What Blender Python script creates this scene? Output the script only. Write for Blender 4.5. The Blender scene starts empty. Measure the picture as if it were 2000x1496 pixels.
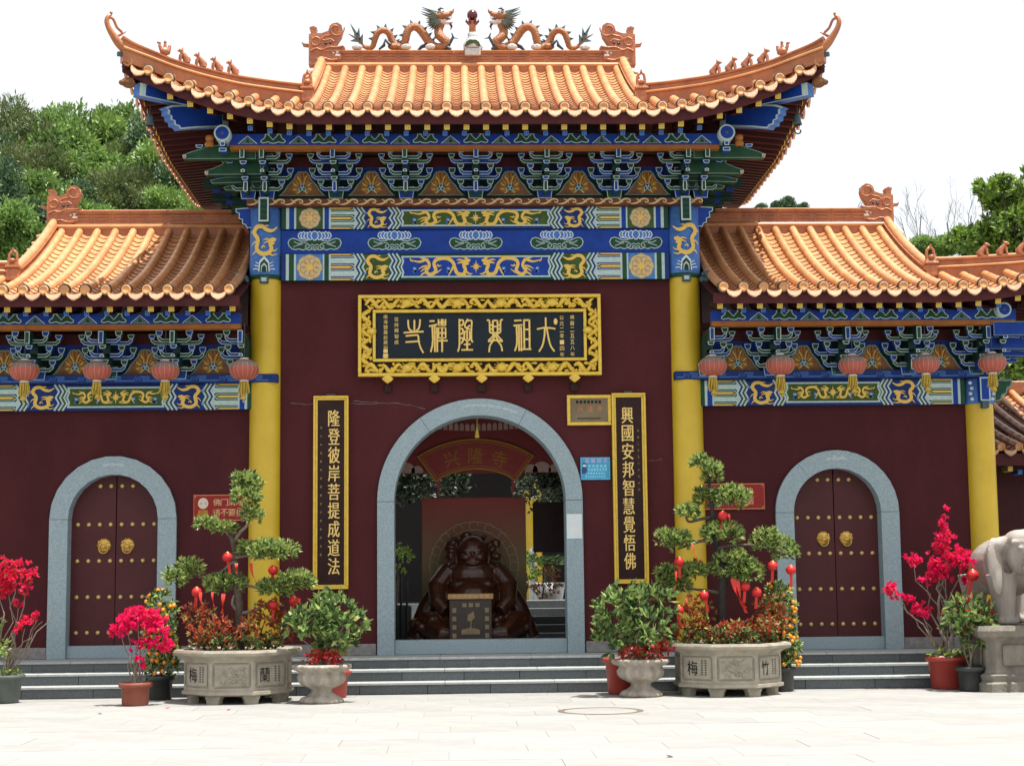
import bpy, bmesh, math, random
import numpy as np
from mathutils import Vector, Matrix
PI = math.pi
rnd = random.Random(7)
rng = np.random.default_rng(11)
sc = bpy.context.scene
col = sc.collection

# ------------------------------------------------------------------ camera
FPX = 3200.0                                    # focal length in pixels of the 2000 px wide photograph
YAW, PIT, ROL = math.radians(2.0), math.radians(6.75), math.radians(0.62)
CAM = Vector((-0.3, -22.5, 1.46))
_F = Vector((math.sin(YAW)*math.cos(PIT), math.cos(YAW)*math.cos(PIT), math.sin(PIT)))
_R0 = Vector((math.cos(YAW), -math.sin(YAW), 0)); _U0 = _R0.cross(_F)
_R = _R0*math.cos(ROL) - _U0*math.sin(ROL); _U = _R0*math.sin(ROL) + _U0*math.cos(ROL)
cd = bpy.data.cameras.new('camera'); cam = bpy.data.objects.new('camera', cd); col.objects.link(cam)
cd.sensor_width = 36; cd.sensor_fit = 'HORIZONTAL'; cd.lens = FPX*36/2000; cd.clip_end = 3000
cam.matrix_world = Matrix(((_R.x, _U.x, -_F.x, CAM.x), (_R.y, _U.y, -_F.y, CAM.y), (_R.z, _U.z, -_F.z, CAM.z), (0, 0, 0, 1)))
sc.camera = cam
def at(x, y, Y):                                # photo pixel -> point on the plane at depth Y
    d = _F*FPX + _R*(x-1000) - _U*(y-748); t = (Y-CAM.y)/d.y
    return CAM + d*t
def onground(x, y, z=0.0):
    d = _F*FPX + _R*(x-1000) - _U*(y-748); t = (z-CAM.z)/d.z
    return CAM + d*t

# ------------------------------------------------------------------ world, sun, exposure
SUN_RIGHT, SUN_BACK = math.radians(12.0), math.radians(-7.0)    # sun almost overhead, a little right and in front
sdir = Vector((math.tan(SUN_RIGHT), math.tan(SUN_BACK), 1)).normalized()
w = bpy.data.worlds.new('World'); sc.world = w; w.use_nodes = True
nt = w.node_tree; bg = nt.nodes['Background']
sky = nt.nodes.new('ShaderNodeTexSky'); sky.sky_type = 'NISHITA'; sky.sun_disc = False
sky.sun_elevation = math.asin(sdir.z); sky.sun_rotation = math.atan2(sdir.x, sdir.y)
sky.air_density = 1.0; sky.dust_density = 6.0; sky.ozone_density = 1.0; sky.altitude = 0
hz = nt.nodes.new('ShaderNodeMix'); hz.data_type = 'RGBA'; hz.inputs[0].default_value = 0.6
hz.inputs[7].default_value = (8.3, 8.4, 8.4, 1)             # thin bright overcast veil
nt.links.new(sky.outputs[0], hz.inputs[6]); nt.links.new(hz.outputs[2], bg.inputs[0])
bg.inputs[1].default_value = 0.10
sl = bpy.data.lights.new('sun', 'SUN'); sl.energy = 4.8; sl.angle = math.radians(0.6); sl.color = (1, .96, .89)
so = bpy.data.objects.new('sun', sl); col.objects.link(so); so.location = sdir*60
so.rotation_euler = sdir.to_track_quat('Z', 'Y').to_euler()
sc.view_settings.view_transform = 'Standard'; sc.view_settings.look = 'None'
sc.view_settings.exposure = 0.85; sc.view_settings.gamma = 1.0

# ------------------------------------------------------------------ materials
M = {}
def mat(name, c, rough=.6, var=.12, scale=6.0, bump=0.0, bscale=40.0, spec=.5, metal=0.0, c2=None, rand=0.0, coat=0.0, trans=0.0, streak=0.0, thr=None):
    m = bpy.data.materials.new(name); m.use_nodes = True; t = m.node_tree; b = t.nodes['Principled BSDF']
    b.inputs['Roughness'].default_value = rough; b.inputs['Metallic'].default_value = metal
    b.inputs['Specular IOR Level'].default_value = spec; b.inputs['Coat Weight'].default_value = coat
    tc = t.nodes.new('ShaderNodeTexCoord')
    n = t.nodes.new('ShaderNodeTexNoise'); n.inputs['Scale'].default_value = scale; n.inputs['Detail'].default_value = 6; n.inputs['Roughness'].default_value = .62
    src = tc.outputs['Object']
    if streak:
        mp = t.nodes.new('ShaderNodeMapping'); mp.inputs['Scale'].default_value = (1, 1, streak); t.links.new(src, mp.inputs[0]); src = mp.outputs[0]
    t.links.new(src, n.inputs['Vector'])
    r = t.nodes.new('ShaderNodeValToRGB'); r.color_ramp.elements[0].position = .3; r.color_ramp.elements[1].position = .72
    if thr: r.color_ramp.elements[0].position, r.color_ramp.elements[1].position = thr
    if c2 is None: c2 = tuple(v*(1-2.2*var) for v in c); c1 = tuple(min(1, v*(1+var)) for v in c)
    else: c1 = c
    r.color_ramp.elements[0].color = (*c2, 1); r.color_ramp.elements[1].color = (*c1, 1)
    t.links.new(n.outputs['Fac'], r.inputs['Fac']); out = r.outputs[0]
    if rand:
        oi = t.nodes.new('ShaderNodeObjectInfo'); hs = t.nodes.new('ShaderNodeHueSaturation')
        mr = t.nodes.new('ShaderNodeMapRange'); mr.inputs[3].default_value = 1-rand; mr.inputs[4].default_value = 1+rand
        t.links.new(oi.outputs['Random'], mr.inputs[0]); t.links.new(mr.outputs[0], hs.inputs['Value']); t.links.new(out, hs.inputs['Color']); out = hs.outputs[0]
    t.links.new(out, b.inputs['Base Color'])
    if bump:
        n2 = t.nodes.new('ShaderNodeTexNoise'); n2.inputs['Scale'].default_value = bscale; n2.inputs['Detail'].default_value = 4
        t.links.new(tc.outputs['Object'], n2.inputs['Vector'])
        bp = t.nodes.new('ShaderNodeBump'); bp.inputs['Strength'].default_value = bump; bp.inputs['Distance'].default_value = .02
        t.links.new(n2.outputs['Fac'], bp.inputs['Height']); t.links.new(bp.outputs[0], b.inputs['Normal'])
    if trans:
        tr = t.nodes.new('ShaderNodeBsdfTranslucent'); mx = t.nodes.new('ShaderNodeMixShader'); mx.inputs[0].default_value = trans
        t.links.new(out, tr.inputs[0]); t.links.new(b.outputs[0], mx.inputs[1]); t.links.new(tr.outputs[0], mx.inputs[2])
        t.links.new(mx.outputs[0], t.nodes['Material Output'].inputs[0])
    M[name] = m; return m
# roof
mat('tile', (.585, .305, .138), .36, c2=(.44, .19, .075), scale=3.0, bump=.15, bscale=25, rand=.10, spec=.5)
mat('tile_lap_shadow', (.20, .075, .03), .7)  # contact shadow under each pan tile's lower edge, put into the colour
mat('tile_ridge', (.42, .15, .05), .42, c2=(.26, .08, .03), scale=5, bump=.3, bscale=18, rand=.06)
mat('tile_ridge_top', (.58, .28, .11), .4, c2=(.42, .17, .06), scale=4)
mat('tile_end', (.58, .28, .095), .45, c2=(.44, .19, .06), scale=14, bump=.5, bscale=60, rand=.12)
mat('tile_drip', (.66, .47, .33), .5, c2=(.5, .27, .14), scale=14, bump=.6, bscale=70, rand=.12)
mat('tile_end_shadow', (.045, .04, .036), .9)  # shadow colour for the dark ring around each end tile
mat('beast', (.46, .17, .065), .35, c2=(.25, .075, .03), scale=9, bump=.5, bscale=30)
mat('dragon_skin', (.42, .17, .055), .38, c2=(.20, .06, .018), scale=34, bump=.8, bscale=60)
mat('dragon_fin', (.055, .10, .10), .45, c2=(.03, .055, .06), scale=20)
mat('dragon_mane', (.12, .12, .07), .6, c2=(.06, .065, .04), scale=25)
mat('dragon_dark', (.022, .028, .04), .4)
mat('dragon_pale', (.62, .52, .45), .5, scale=18)
mat('pearl', (.09, .015, .022), .15, var=.1)
mat('cloud_white', (.52, .53, .55), .5, scale=20)
# painted timber
mat('maroon_wood', (.085, .018, .02), .6, c2=(.055, .012, .014), scale=5, spec=.18)
mat('maroon_dark', (.05, .012, .014), .65, var=.1, spec=.18)
mat('wall', (.078, .0165, .0195), .82, c2=(.058, .0115, .0140), scale=1.6, bump=.22, bscale=90, streak=.5, spec=.18)
mat('wall_wing', (.068, .0145, .017), .82, c2=(.048, .0098, .0122), scale=1.6, bump=.22, bscale=90, streak=.5, spec=.18)
mat('blue', (.010, .050, .30), .55, c2=(.007, .034, .215), scale=7, spec=.18)
mat('blue_deep', (.012, .036, .17), .55, c2=(.008, .023, .11), scale=7, spec=.18)
mat('blue_light', (.085, .21, .52), .6, c2=(.05, .135, .38), scale=16, spec=.18)
mat('green', (.018, .072, .036), .55, c2=(.011, .046, .024), scale=8, spec=.18)
mat('green_dark', (.012, .045, .034), .55, c2=(.008, .03, .024), scale=8, spec=.18)
mat('olive', (.045, .085, .02), .55, var=.15, spec=.18)
mat('pale', (.46, .58, .56), .6, c2=(.33, .44, .43), scale=20, spec=.18)
mat('pale_dim', (.20, .29, .25), .6, c2=(.12, .18, .16), scale=20, spec=.18)
mat('white_paint', (.66, .72, .74), .6, c2=(.5, .57, .6), scale=15, spec=.18)
mat('gold', (.74, .52, .13), .5, c2=(.60, .38, .075), scale=30, spec=.18)
mat('gold_deep', (.42, .22, .03), .55, c2=(.28, .12, .015), scale=20, spec=.18)
mat('cream', (.62, .46, .24), .6, c2=(.5, .33, .15), scale=25, spec=.18)
mat('brown_paint', (.15, .055, .03), .6, c2=(.10, .032, .02), scale=12, spec=.18)
mat('flame_ground', (.21, .095, .042), .7, c2=(.12, .055, .028), scale=8, spec=.18)
mat('orange_strip', (.34, .13, .03), .55, c2=(.24, .085, .02), scale=6, spec=.18)
mat('yellow_end', (.62, .46, .10), .55, c2=(.5, .34, .06), scale=25, spec=.18)
mat('yellow_column', (.60, .42, .028), .36, c2=(.53, .35, .02), scale=2.5, bump=.08, bscale=70, spec=.45)
mat('gold_leaf', (.72, .51, .055), .34, c2=(.60, .38, .03), scale=14, bump=.25, bscale=60, spec=.6)
mat('gold_brass', (.70, .46, .12), .3, c2=(.5, .3, .07), scale=20, metal=.65, spec=.18)
mat('sign_black', (.010, .018, .025), .4, c2=(.007, .012, .018), scale=5, spec=.18)
mat('couplet_ground', (.028, .010, .009), .4, var=.15, spec=.18)
mat('letter_gold', (.80, .60, .22), .4, c2=(.68, .46, .13), scale=20, spec=.18)
mat('letter_dim', (.34, .26, .14), .6, spec=.18)
mat('letter_white', (.6, .6, .55), .6, spec=.18)
mat('ink', (.012, .012, .013), .6, spec=.18)
mat('ink_soft', (.09, .085, .075), .7, spec=.18)
# stone
mat('granite', (.33, .42, .45), .6, c2=(.18, .25, .28), scale=55, bump=.25, bscale=140)
mat('chip_white', (.42, .48, .51), .8, c2=(.3, .36, .39), scale=30)
mat('granite_step', (.125, .14, .145), .75, c2=(.060, .07, .074), scale=38, bump=.3, bscale=90, rand=.14)  # granite darkened so the shade on the step fronts is in its colour
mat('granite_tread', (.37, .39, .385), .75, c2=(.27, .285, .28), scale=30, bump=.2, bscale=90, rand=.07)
mat('plinth_stone', (.28, .27, .26), .8, c2=(.15, .14, .14), scale=14, bump=.3, bscale=60)
mat('carved_stone', (.40, .36, .285), .85, c2=(.24, .215, .165), scale=6, bump=.45, bscale=45)
mat('relief_line', (.14, .13, .105), .9)
mat('urn_stone', (.43, .395, .335), .85, c2=(.20, .16, .12), scale=9, bump=.6, bscale=35, streak=.35)
mat('elephant_stone', (.40, .355, .315), .8, c2=(.20, .17, .15), scale=3.5, bump=.4, bscale=50, streak=.4)
mat('pedestal_stone', (.25, .225, .18), .85, c2=(.10, .09, .075), scale=5, bump=.6, bscale=40, streak=.5)
mat('paving', (.295, .288, .268), .85, c2=(.225, .226, .222), scale=2.2, bump=.25, bscale=70, rand=.06)
mat('paving_joint', (.255, .248, .232), .9, var=.15)
mat('rust', (.15, .12, .085), .9, c2=(.07, .05, .035), scale=20)
mat('earth', (.06, .042, .028), .95, bump=.6, bscale=50)
mat('hill_ground', (.045, .07, .025), .95, c2=(.03, .04, .018), scale=.4)
# pots, fabric, metal
mat('terracotta', (.26, .065, .035), .55, c2=(.18, .04, .022), scale=7)
mat('red_pot', (.36, .045, .032), .45, c2=(.26, .03, .022), scale=6)
mat('dark_pot', (.030, .034, .032), .5, var=.15)
mat('grey_pot', (.10, .115, .10), .6, c2=(.06, .075, .065), scale=9)
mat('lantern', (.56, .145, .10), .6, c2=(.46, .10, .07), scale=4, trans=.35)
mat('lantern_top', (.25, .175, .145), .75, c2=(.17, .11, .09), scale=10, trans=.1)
mat('lantern_rib', (.68, .36, .26), .5, trans=.25)
mat('lantern_cap', (.62, .60, .56), .45)
mat('tassel', (.52, .37, .05), .75, c2=(.36, .24, .03), scale=40)
mat('lantern_red', (.62, .022, .022), .45, c2=(.5, .014, .016), scale=8, trans=.2)
mat('ribbon', (.72, .045, .025), .5, var=.1, trans=.3)
mat('iron', (.045, .05, .05), .6)
mat('verdigris', (.055, .10, .105), .6, c2=(.03, .06, .065), scale=15)
mat('door', (.075, .0155, .0175), .5, c2=(.060, .0115, .0135), scale=4, bump=.08, bscale=50, spec=.25)
mat('stud', (.62, .46, .17), .35, metal=.35)
mat('paper', (.62, .68, .68), .8, var=.04)
mat('red_sign', (.25, .018, .016), .5, var=.06, spec=.2)
mat('blue_sign', (.025, .30, .55), .4, var=.06)
mat('cyan_print', (.30, .70, .78), .5); mat('pink_print', (.65, .42, .62), .5); mat('navy_print', (.02, .05, .16), .5)
mat('brass_plate', (.20, .15, .08), .3, c2=(.12, .085, .045), scale=3, metal=.4)
mat('orange_print', (.55, .16, .04), .5)
mat('skin_print', (.62, .52, .42), .6)
mat('fabric_red', (.28, .035, .03), .7, var=.1); mat('banner_red', (.20, .02, .022), .7, var=.1); mat('banner_pale', (.46, .30, .26), .7)
mat('screen', (.22, .17, .075), .7, c2=(.17, .13, .06), scale=3)
t_ = M['screen'].node_tree; g_ = t_.nodes.new('ShaderNodeSeparateXYZ'); c_ = t_.nodes.new('ShaderNodeTexCoord'); r_ = t_.nodes.new('ShaderNodeValToRGB'); mr_ = t_.nodes.new('ShaderNodeMapRange')
mr_.inputs[2].default_value = 2.3; r_.color_ramp.elements[0].color = (.13, .10, .05, 1); r_.color_ramp.elements[1].color = (.34, .055, .045, 1)
e_ = r_.color_ramp.elements.new(.55); e_.color = (.24, .17, .075, 1); e_ = r_.color_ramp.elements.new(.85); e_.color = (.30, .085, .06, 1)
t_.links.new(c_.outputs['Object'], g_.inputs[0]); t_.links.new(g_.outputs[2], mr_.inputs[0]); t_.links.new(mr_.outputs[0], r_.inputs[0]); t_.links.new(r_.outputs[0], t_.nodes['Principled BSDF'].inputs['Base Color'])
mat('hall_dark', (.014, .011, .010), .9)  # maroon wall darkened to near black, with the shade put into the colour
mat('screen_line', (.38, .33, .2), .7)
mat('statue_wood', (.10, .03, .012), .34, c2=(.03, .011, .006), scale=14, bump=.35, bscale=26, spec=.6)
mat('box_wood', (.05, .032, .025), .5); mat('sign_board', (.55, .3, .12), .5)
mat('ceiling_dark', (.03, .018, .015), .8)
# plants
def leafmat(name, c, c2, rough=.45, trans=.35, scale=9, rand=.0, spec=.4): mat(name, c, rough, c2=c2, scale=scale, trans=trans, rand=rand, spec=spec)
leafmat('leaf_bonsai', (.48, .54, .17), (.17, .25, .06), scale=12)
leafmat('leaf_shrub', (.32, .44, .15), (.11, .20, .055), rough=.3, scale=10)
leafmat('leaf_dark', (.06, .115, .035), (.025, .058, .018), scale=10)
leafmat('leaf_red', (.60, .085, .035), (.30, .035, .02), scale=10)
leafmat('leaf_rust', (.42, .12, .045), (.17, .06, .024), scale=9)
leafmat('bract', (.88, .015, .20), (.72, .010, .10), rough=.7, trans=.5, scale=9)
leafmat('bract_red', (.82, .022, .085), (.58, .012, .045), rough=.7, trans=.5, scale=9)
leafmat('orange_fruit', (.70, .27, .02), (.6, .19, .012), rough=.35, trans=0)
leafmat('leaf_lime', (.30, .42, .06), (.12, .22, .03), scale=3)
leafmat('leaf_hill', (.19, .30, .075), (.08, .155, .04), trans=.3, scale=.5, rand=.16)
leafmat('leaf_hill_light', (.27, .41, .09), (.13, .235, .055), trans=.3, scale=.5, rand=.14)
leafmat('leaf_pine', (.19, .215, .075), (.07, .10, .04), trans=.2, scale=.5, rand=.14)
leafmat('leaf_dim', (.09, .155, .075), (.042, .085, .045), trans=.2, scale=.5, rand=.1)
leafmat('leaf_shade', (.022, .036, .016), (.012, .02, .01), trans=.1)  # courtyard foliage, with the shade it stands in put into the leaf colour
mat('bark', (.12, .095, .07), .9, c2=(.05, .04, .03), scale=18, bump=.6, bscale=30)
mat('bark_pale', (.26, .215, .165), .9, c2=(.12, .095, .07), scale=22, bump=.5, bscale=30)
mat('bark_dark', (.035, .03, .026), .9, c2=(.018, .015, .013), scale=18, bump=.6, bscale=30)
mat('twig', (.19, .185, .18), .9)
mat('distant_white', (.6, .62, .62), .8, var=.04)

# ------------------------------------------------------------------ mesh builder
class MB:
    def __init__(s): s.v = []; s.f = []; s.m = []; s.sm = []; s.names = []
    def mi(s, n):
        if n not in s.names: s.names.append(n)
        return s.names.index(n)
    def add(s, vs, fs, m, smooth=False):
        o = len(s.v); s.v += [tuple(p) for p in vs]; k = s.mi(m)
        for f in fs: s.f.append([o+i for i in f]); s.m.append(k); s.sm.append(smooth)
        return s
    def box(s, x0, x1, y0, y1, z0, z1, m):
        v = [(x0, y0, z0), (x1, y0, z0), (x1, y1, z0), (x0, y1, z0), (x0, y0, z1), (x1, y0, z1), (x1, y1, z1), (x0, y1, z1)]
        return s.add(v, [(0, 3, 2, 1), (4, 5, 6, 7), (0, 1, 5, 4), (1, 2, 6, 5), (2, 3, 7, 6), (3, 0, 4, 7)], m)
    def bbox(s, x0, x1, y0, y1, z0, z1, m, b=.006):     # box with chamfered edges
        vs = []; fs = []
        for zz, i in ((z0, b), (z0+b, 0), (z1-b, 0), (z1, b)):
            X0, X1, Y0, Y1 = x0+i, x1-i, y0+i, y1-i
            vs += [(X0+b, Y0, zz), (X1-b, Y0, zz), (X1, Y0+b, zz), (X1, Y1-b, zz), (X1-b, Y1, zz), (X0+b, Y1, zz), (X0, Y1-b, zz), (X0, Y0+b, zz)]
        for r in range(3):
            for j in range(8): a = r*8+j; c = r*8+(j+1) % 8; fs.append((a, c, c+8, a+8))
        fs.append(tuple(range(7, -1, -1))); fs.append(tuple(range(24, 32)))
        return s.add(vs, fs, m)
    def prism(s, poly, y0, y1, m, mside=None, mback=True):      # poly in x,z ; front at y0 (towards the viewer)
        poly = ccw(poly); n = len(poly)
        s.add([(x, y0, z) for x, z in poly], [tuple(range(n))], m)
        v = [(x, y0, z) for x, z in poly]+[(x, y1, z) for x, z in poly]
        s.add(v, [(i, i+n, (i+1) % n+n, (i+1) % n) for i in range(n)], mside or m)
        if mback: s.add([(x, y1, z) for x, z in poly], [tuple(range(n-1, -1, -1))], mside or m)
        return s
    def oprism(s, poly, y0, y1, b, mf, mb, ms=None):             # prism whose front has a painted border of width b
        poly = ccw(poly); n = len(poly); q = inset(poly, b)
        v = [(x, y0, z) for x, z in poly]+[(x, y0, z) for x, z in q]
        s.add(v, [(i, (i+1) % n, (i+1) % n+n, i+n) for i in range(n)], mb)
        s.add([(x, y0, z) for x, z in q], [tuple(range(n))], mf)
        v = [(x, y0, z) for x, z in poly]+[(x, y1, z) for x, z in poly]
        s.add(v, [(i, i+n, (i+1) % n+n, (i+1) % n) for i in range(n)], ms or mf)
        return s
    def flat(s, poly, y, m): poly = ccw(poly); return s.add([(x, y, z) for x, z in poly], [tuple(range(len(poly)))], m)
    def ribbon(s, pts, wd, y, m, closed=False):                  # flat strip in the x,z plane
        n = len(pts); vs = []
        if not hasattr(wd, '__len__'): wd = [wd]*n
        for i, (x, z) in enumerate(pts):
            a = pts[(i-1) % n if closed else max(i-1, 0)]; b = pts[(i+1) % n if closed else min(i+1, n-1)]
            dx, dz = b[0]-a[0], b[1]-a[1]; L = math.hypot(dx, dz) or 1; nx, nz = -dz/L*wd[i]/2, dx/L*wd[i]/2
            vs += [(x+nx, y, z+nz), (x-nx, y, z-nz)]
        fs = [(2*i, 2*i+1, 2*i+3, 2*i+2) for i in range(n-1)]
        if closed: fs.append((2*n-2, 2*n-1, 1, 0))
        return s.add(vs, fs, m)
    def tube(s, pts, rad, m, seg=8, caps=True, smooth=True, flat=1.0):
        pts = [Vector(p) for p in pts]; n = len(pts)
        if not hasattr(rad, '__len__'): rad = [rad]*n
        vs = []; up = None
        for i in range(n):
            t = (pts[min(i+1, n-1)]-pts[max(i-1, 0)])
            t = t.normalized() if t.length > 1e-9 else Vector((0, 0, 1))
            if up is None: up = Vector((0, 0, 1)) if abs(t.z) < .9 else Vector((0, 1, 0))
            a = t.cross(up)
            a = a.normalized() if a.length > 1e-6 else Vector((1, 0, 0))
            b = a.cross(t).normalized(); up = b
            for k in range(seg):
                an = 2*PI*k/seg; vs.append(pts[i]+a*(math.cos(an)*rad[i])+b*(math.sin(an)*rad[i]*flat))
        fs = [(i*seg+k, i*seg+(k+1) % seg, (i+1)*seg+(k+1) % seg, (i+1)*seg+k) for i in range(n-1) for k in range(seg)]
        s.add(vs, fs, m, smooth)
        if caps:
            s.add(vs[:seg], [tuple(range(seg-1, -1, -1))], m); s.add(vs[-seg:], [tuple(range(seg))], m)
        return s
    def lathe(s, prof, m, seg=24, c=(0, 0, 0), axis='z', smooth=True, wave=None):   # prof [(r,z)]
        vs = []
        for r, z in prof:
            for k in range(seg):
                an = 2*PI*k/seg; rr = r*(1+(wave(an, z) if wave else 0))
                p = (rr*math.cos(an), rr*math.sin(an), z)
                if axis == 'y': p = (p[0], -z, p[1])
                vs.append((c[0]+p[0], c[1]+p[1], c[2]+p[2]))
        n = len(prof); fs = []
        for i in range(n-1):
            for k in range(seg):
                a, b = i*seg+k, i*seg+(k+1) % seg
                fs.append((a, b, b+seg, a+seg))
        s.add(vs, fs, m, smooth)
        return s
    def ell(s, c, r, m, seg=12, rings=8, rot=None):
        vs = []
        for i in range(rings+1):
            ph = PI*i/rings-PI/2
            for k in range(seg):
                th = 2*PI*k/seg; p = Vector((r[0]*math.cos(ph)*math.cos(th), r[1]*math.cos(ph)*math.sin(th), r[2]*math.sin(ph)))
                if rot: p = rot @ p
                vs.append(p+Vector(c))
        fs = [(i*seg+k, i*seg+(k+1) % seg, (i+1)*seg+(k+1) % seg, (i+1)*seg+k) for i in range(rings) for k in range(seg)]
        return s.add(vs, fs, m, True)
    def mesh(s, name='mesh'):
        me = bpy.data.meshes.new(name); me.from_pydata(s.v, [], s.f)
        for n in s.names: me.materials.append(M[n])
        me.polygons.foreach_set('material_index', s.m); me.polygons.foreach_set('use_smooth', s.sm); me.update()
        return me
    def build(s, name, parent=None, loc=(0, 0, 0), rot=(0, 0, 0), scale=None): return O(name, s.mesh(name), parent, loc, rot, scale)
def O(name, me, parent=None, loc=(0, 0, 0), rot=(0, 0, 0), scale=None):
    o = bpy.data.objects.new(name, me); col.objects.link(o); o.parent = parent; o.location = loc; o.rotation_euler = rot
    if scale is not None: o.scale = scale if hasattr(scale, '__len__') else (scale,)*3
    return o
def area(p): return .5*sum(p[i][0]*p[(i+1) % len(p)][1]-p[(i+1) % len(p)][0]*p[i][1] for i in range(len(p)))
def ccw(p): return list(p) if area(p) > 0 else list(p)[::-1]
def inset(p, d):
    n = len(p); q = []
    for i in range(n):
        a, b, c = p[i-1], p[i], p[(i+1) % n]
        e1 = (b[0]-a[0], b[1]-a[1]); e2 = (c[0]-b[0], c[1]-b[1]); l1 = math.hypot(*e1) or 1; l2 = math.hypot(*e2) or 1
        n1 = (-e1[1]/l1, e1[0]/l1); n2 = (-e2[1]/l2, e2[0]/l2); bx, bz = n1[0]+n2[0], n1[1]+n2[1]
        k = d/max(.35, (1+n1[0]*n2[0]+n1[1]*n2[1])); q.append((b[0]+bx*k, b[1]+bz*k))
    return q
def spline(pts, n=6):                                   # Catmull-Rom through the points
    out = []; P = [tuple(p) for p in pts]; P = [P[0]]+P+[P[-1]]
    for i in range(1, len(P)-2):
        for j in range(n):
            t = j/n; out.append(tuple(.5*(2*b+(c-a)*t+(2*a-5*b+4*c-d)*t*t+(3*b-a-3*c+d)*t**3) for a, b, c, d in zip(P[i-1], P[i], P[i+1], P[i+2])))
    out.append(P[-2]); return out
def lerp_list(v, n): return [float(x) for x in np.interp(np.linspace(0, 1, n), np.linspace(0, 1, len(v)), v)]
def tag(o, label, cat, group=None, kind=None):
    if label: o['label'] = label
    if cat: o['category'] = cat
    if group: o['group'] = group
    if kind: o['kind'] = kind
    return o
def thing(name, label, cat, loc=(0, 0, 0), rz=0, group=None):
    o = O(name, None, None, loc, (0, 0, rz)); o.empty_display_size = .2
    return tag(o, label, cat, group)
_txt = {}
def text_mesh(body, matname, w=1.0, h=1.0, depth=.004):           # one run of characters, centred, as a mesh standing in x,z facing -Y
    key = (body, matname, round(w, 3), round(h, 3), depth)
    if key in _txt: return _txt[key]
    cu = bpy.data.curves.new('text', 'FONT'); cu.body = body; cu.size = 1; cu.align_x = 'CENTER'; cu.align_y = 'CENTER'; cu.resolution_u = 2
    ob = bpy.data.objects.new('text', cu); col.objects.link(ob)
    dg = bpy.context.evaluated_depsgraph_get(); me = bpy.data.meshes.new_from_object(ob.evaluated_get(dg))
    bpy.data.objects.remove(ob); bpy.data.curves.remove(cu)
    n = len(me.vertices); a = np.empty(n*3); me.vertices.foreach_get('co', a); a = a.reshape(-1, 3)
    if n:
        c = (a.max(0)+a.min(0))/2; s_ = np.maximum(a.max(0)-a.min(0), 1e-6)
        x = (a[:, 0]-c[0])/s_[0]*w; z = (a[:, 1]-c[1])/s_[1]*h
        a = np.stack([x, np.full(n, 0.0), z], 1); me.vertices.foreach_set('co', a.ravel())
    me.materials.clear(); me.materials.append(M[matname]); me.update(); _txt[key] = me
    return me
def remeshed(mb, name, voxel, smooth=4, noise=0.0):                # fuse overlapping volumes into one continuous skin
    me = mb.mesh(name); ob = O(name, me)
    r = ob.modifiers.new('r', 'REMESH'); r.mode = 'VOXEL'; r.voxel_size = voxel; r.use_smooth_shade = True
    if smooth: s_ = ob.modifiers.new('s', 'SMOOTH'); s_.iterations = smooth; s_.factor = .5
    dg = bpy.context.evaluated_depsgraph_get(); m2 = bpy.data.meshes.new_from_object(ob.evaluated_get(dg))
    bpy.data.objects.remove(ob); m2.name = name
    m2.materials.clear()
    for n in mb.names: m2.materials.append(M[n])
    return m2

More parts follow.
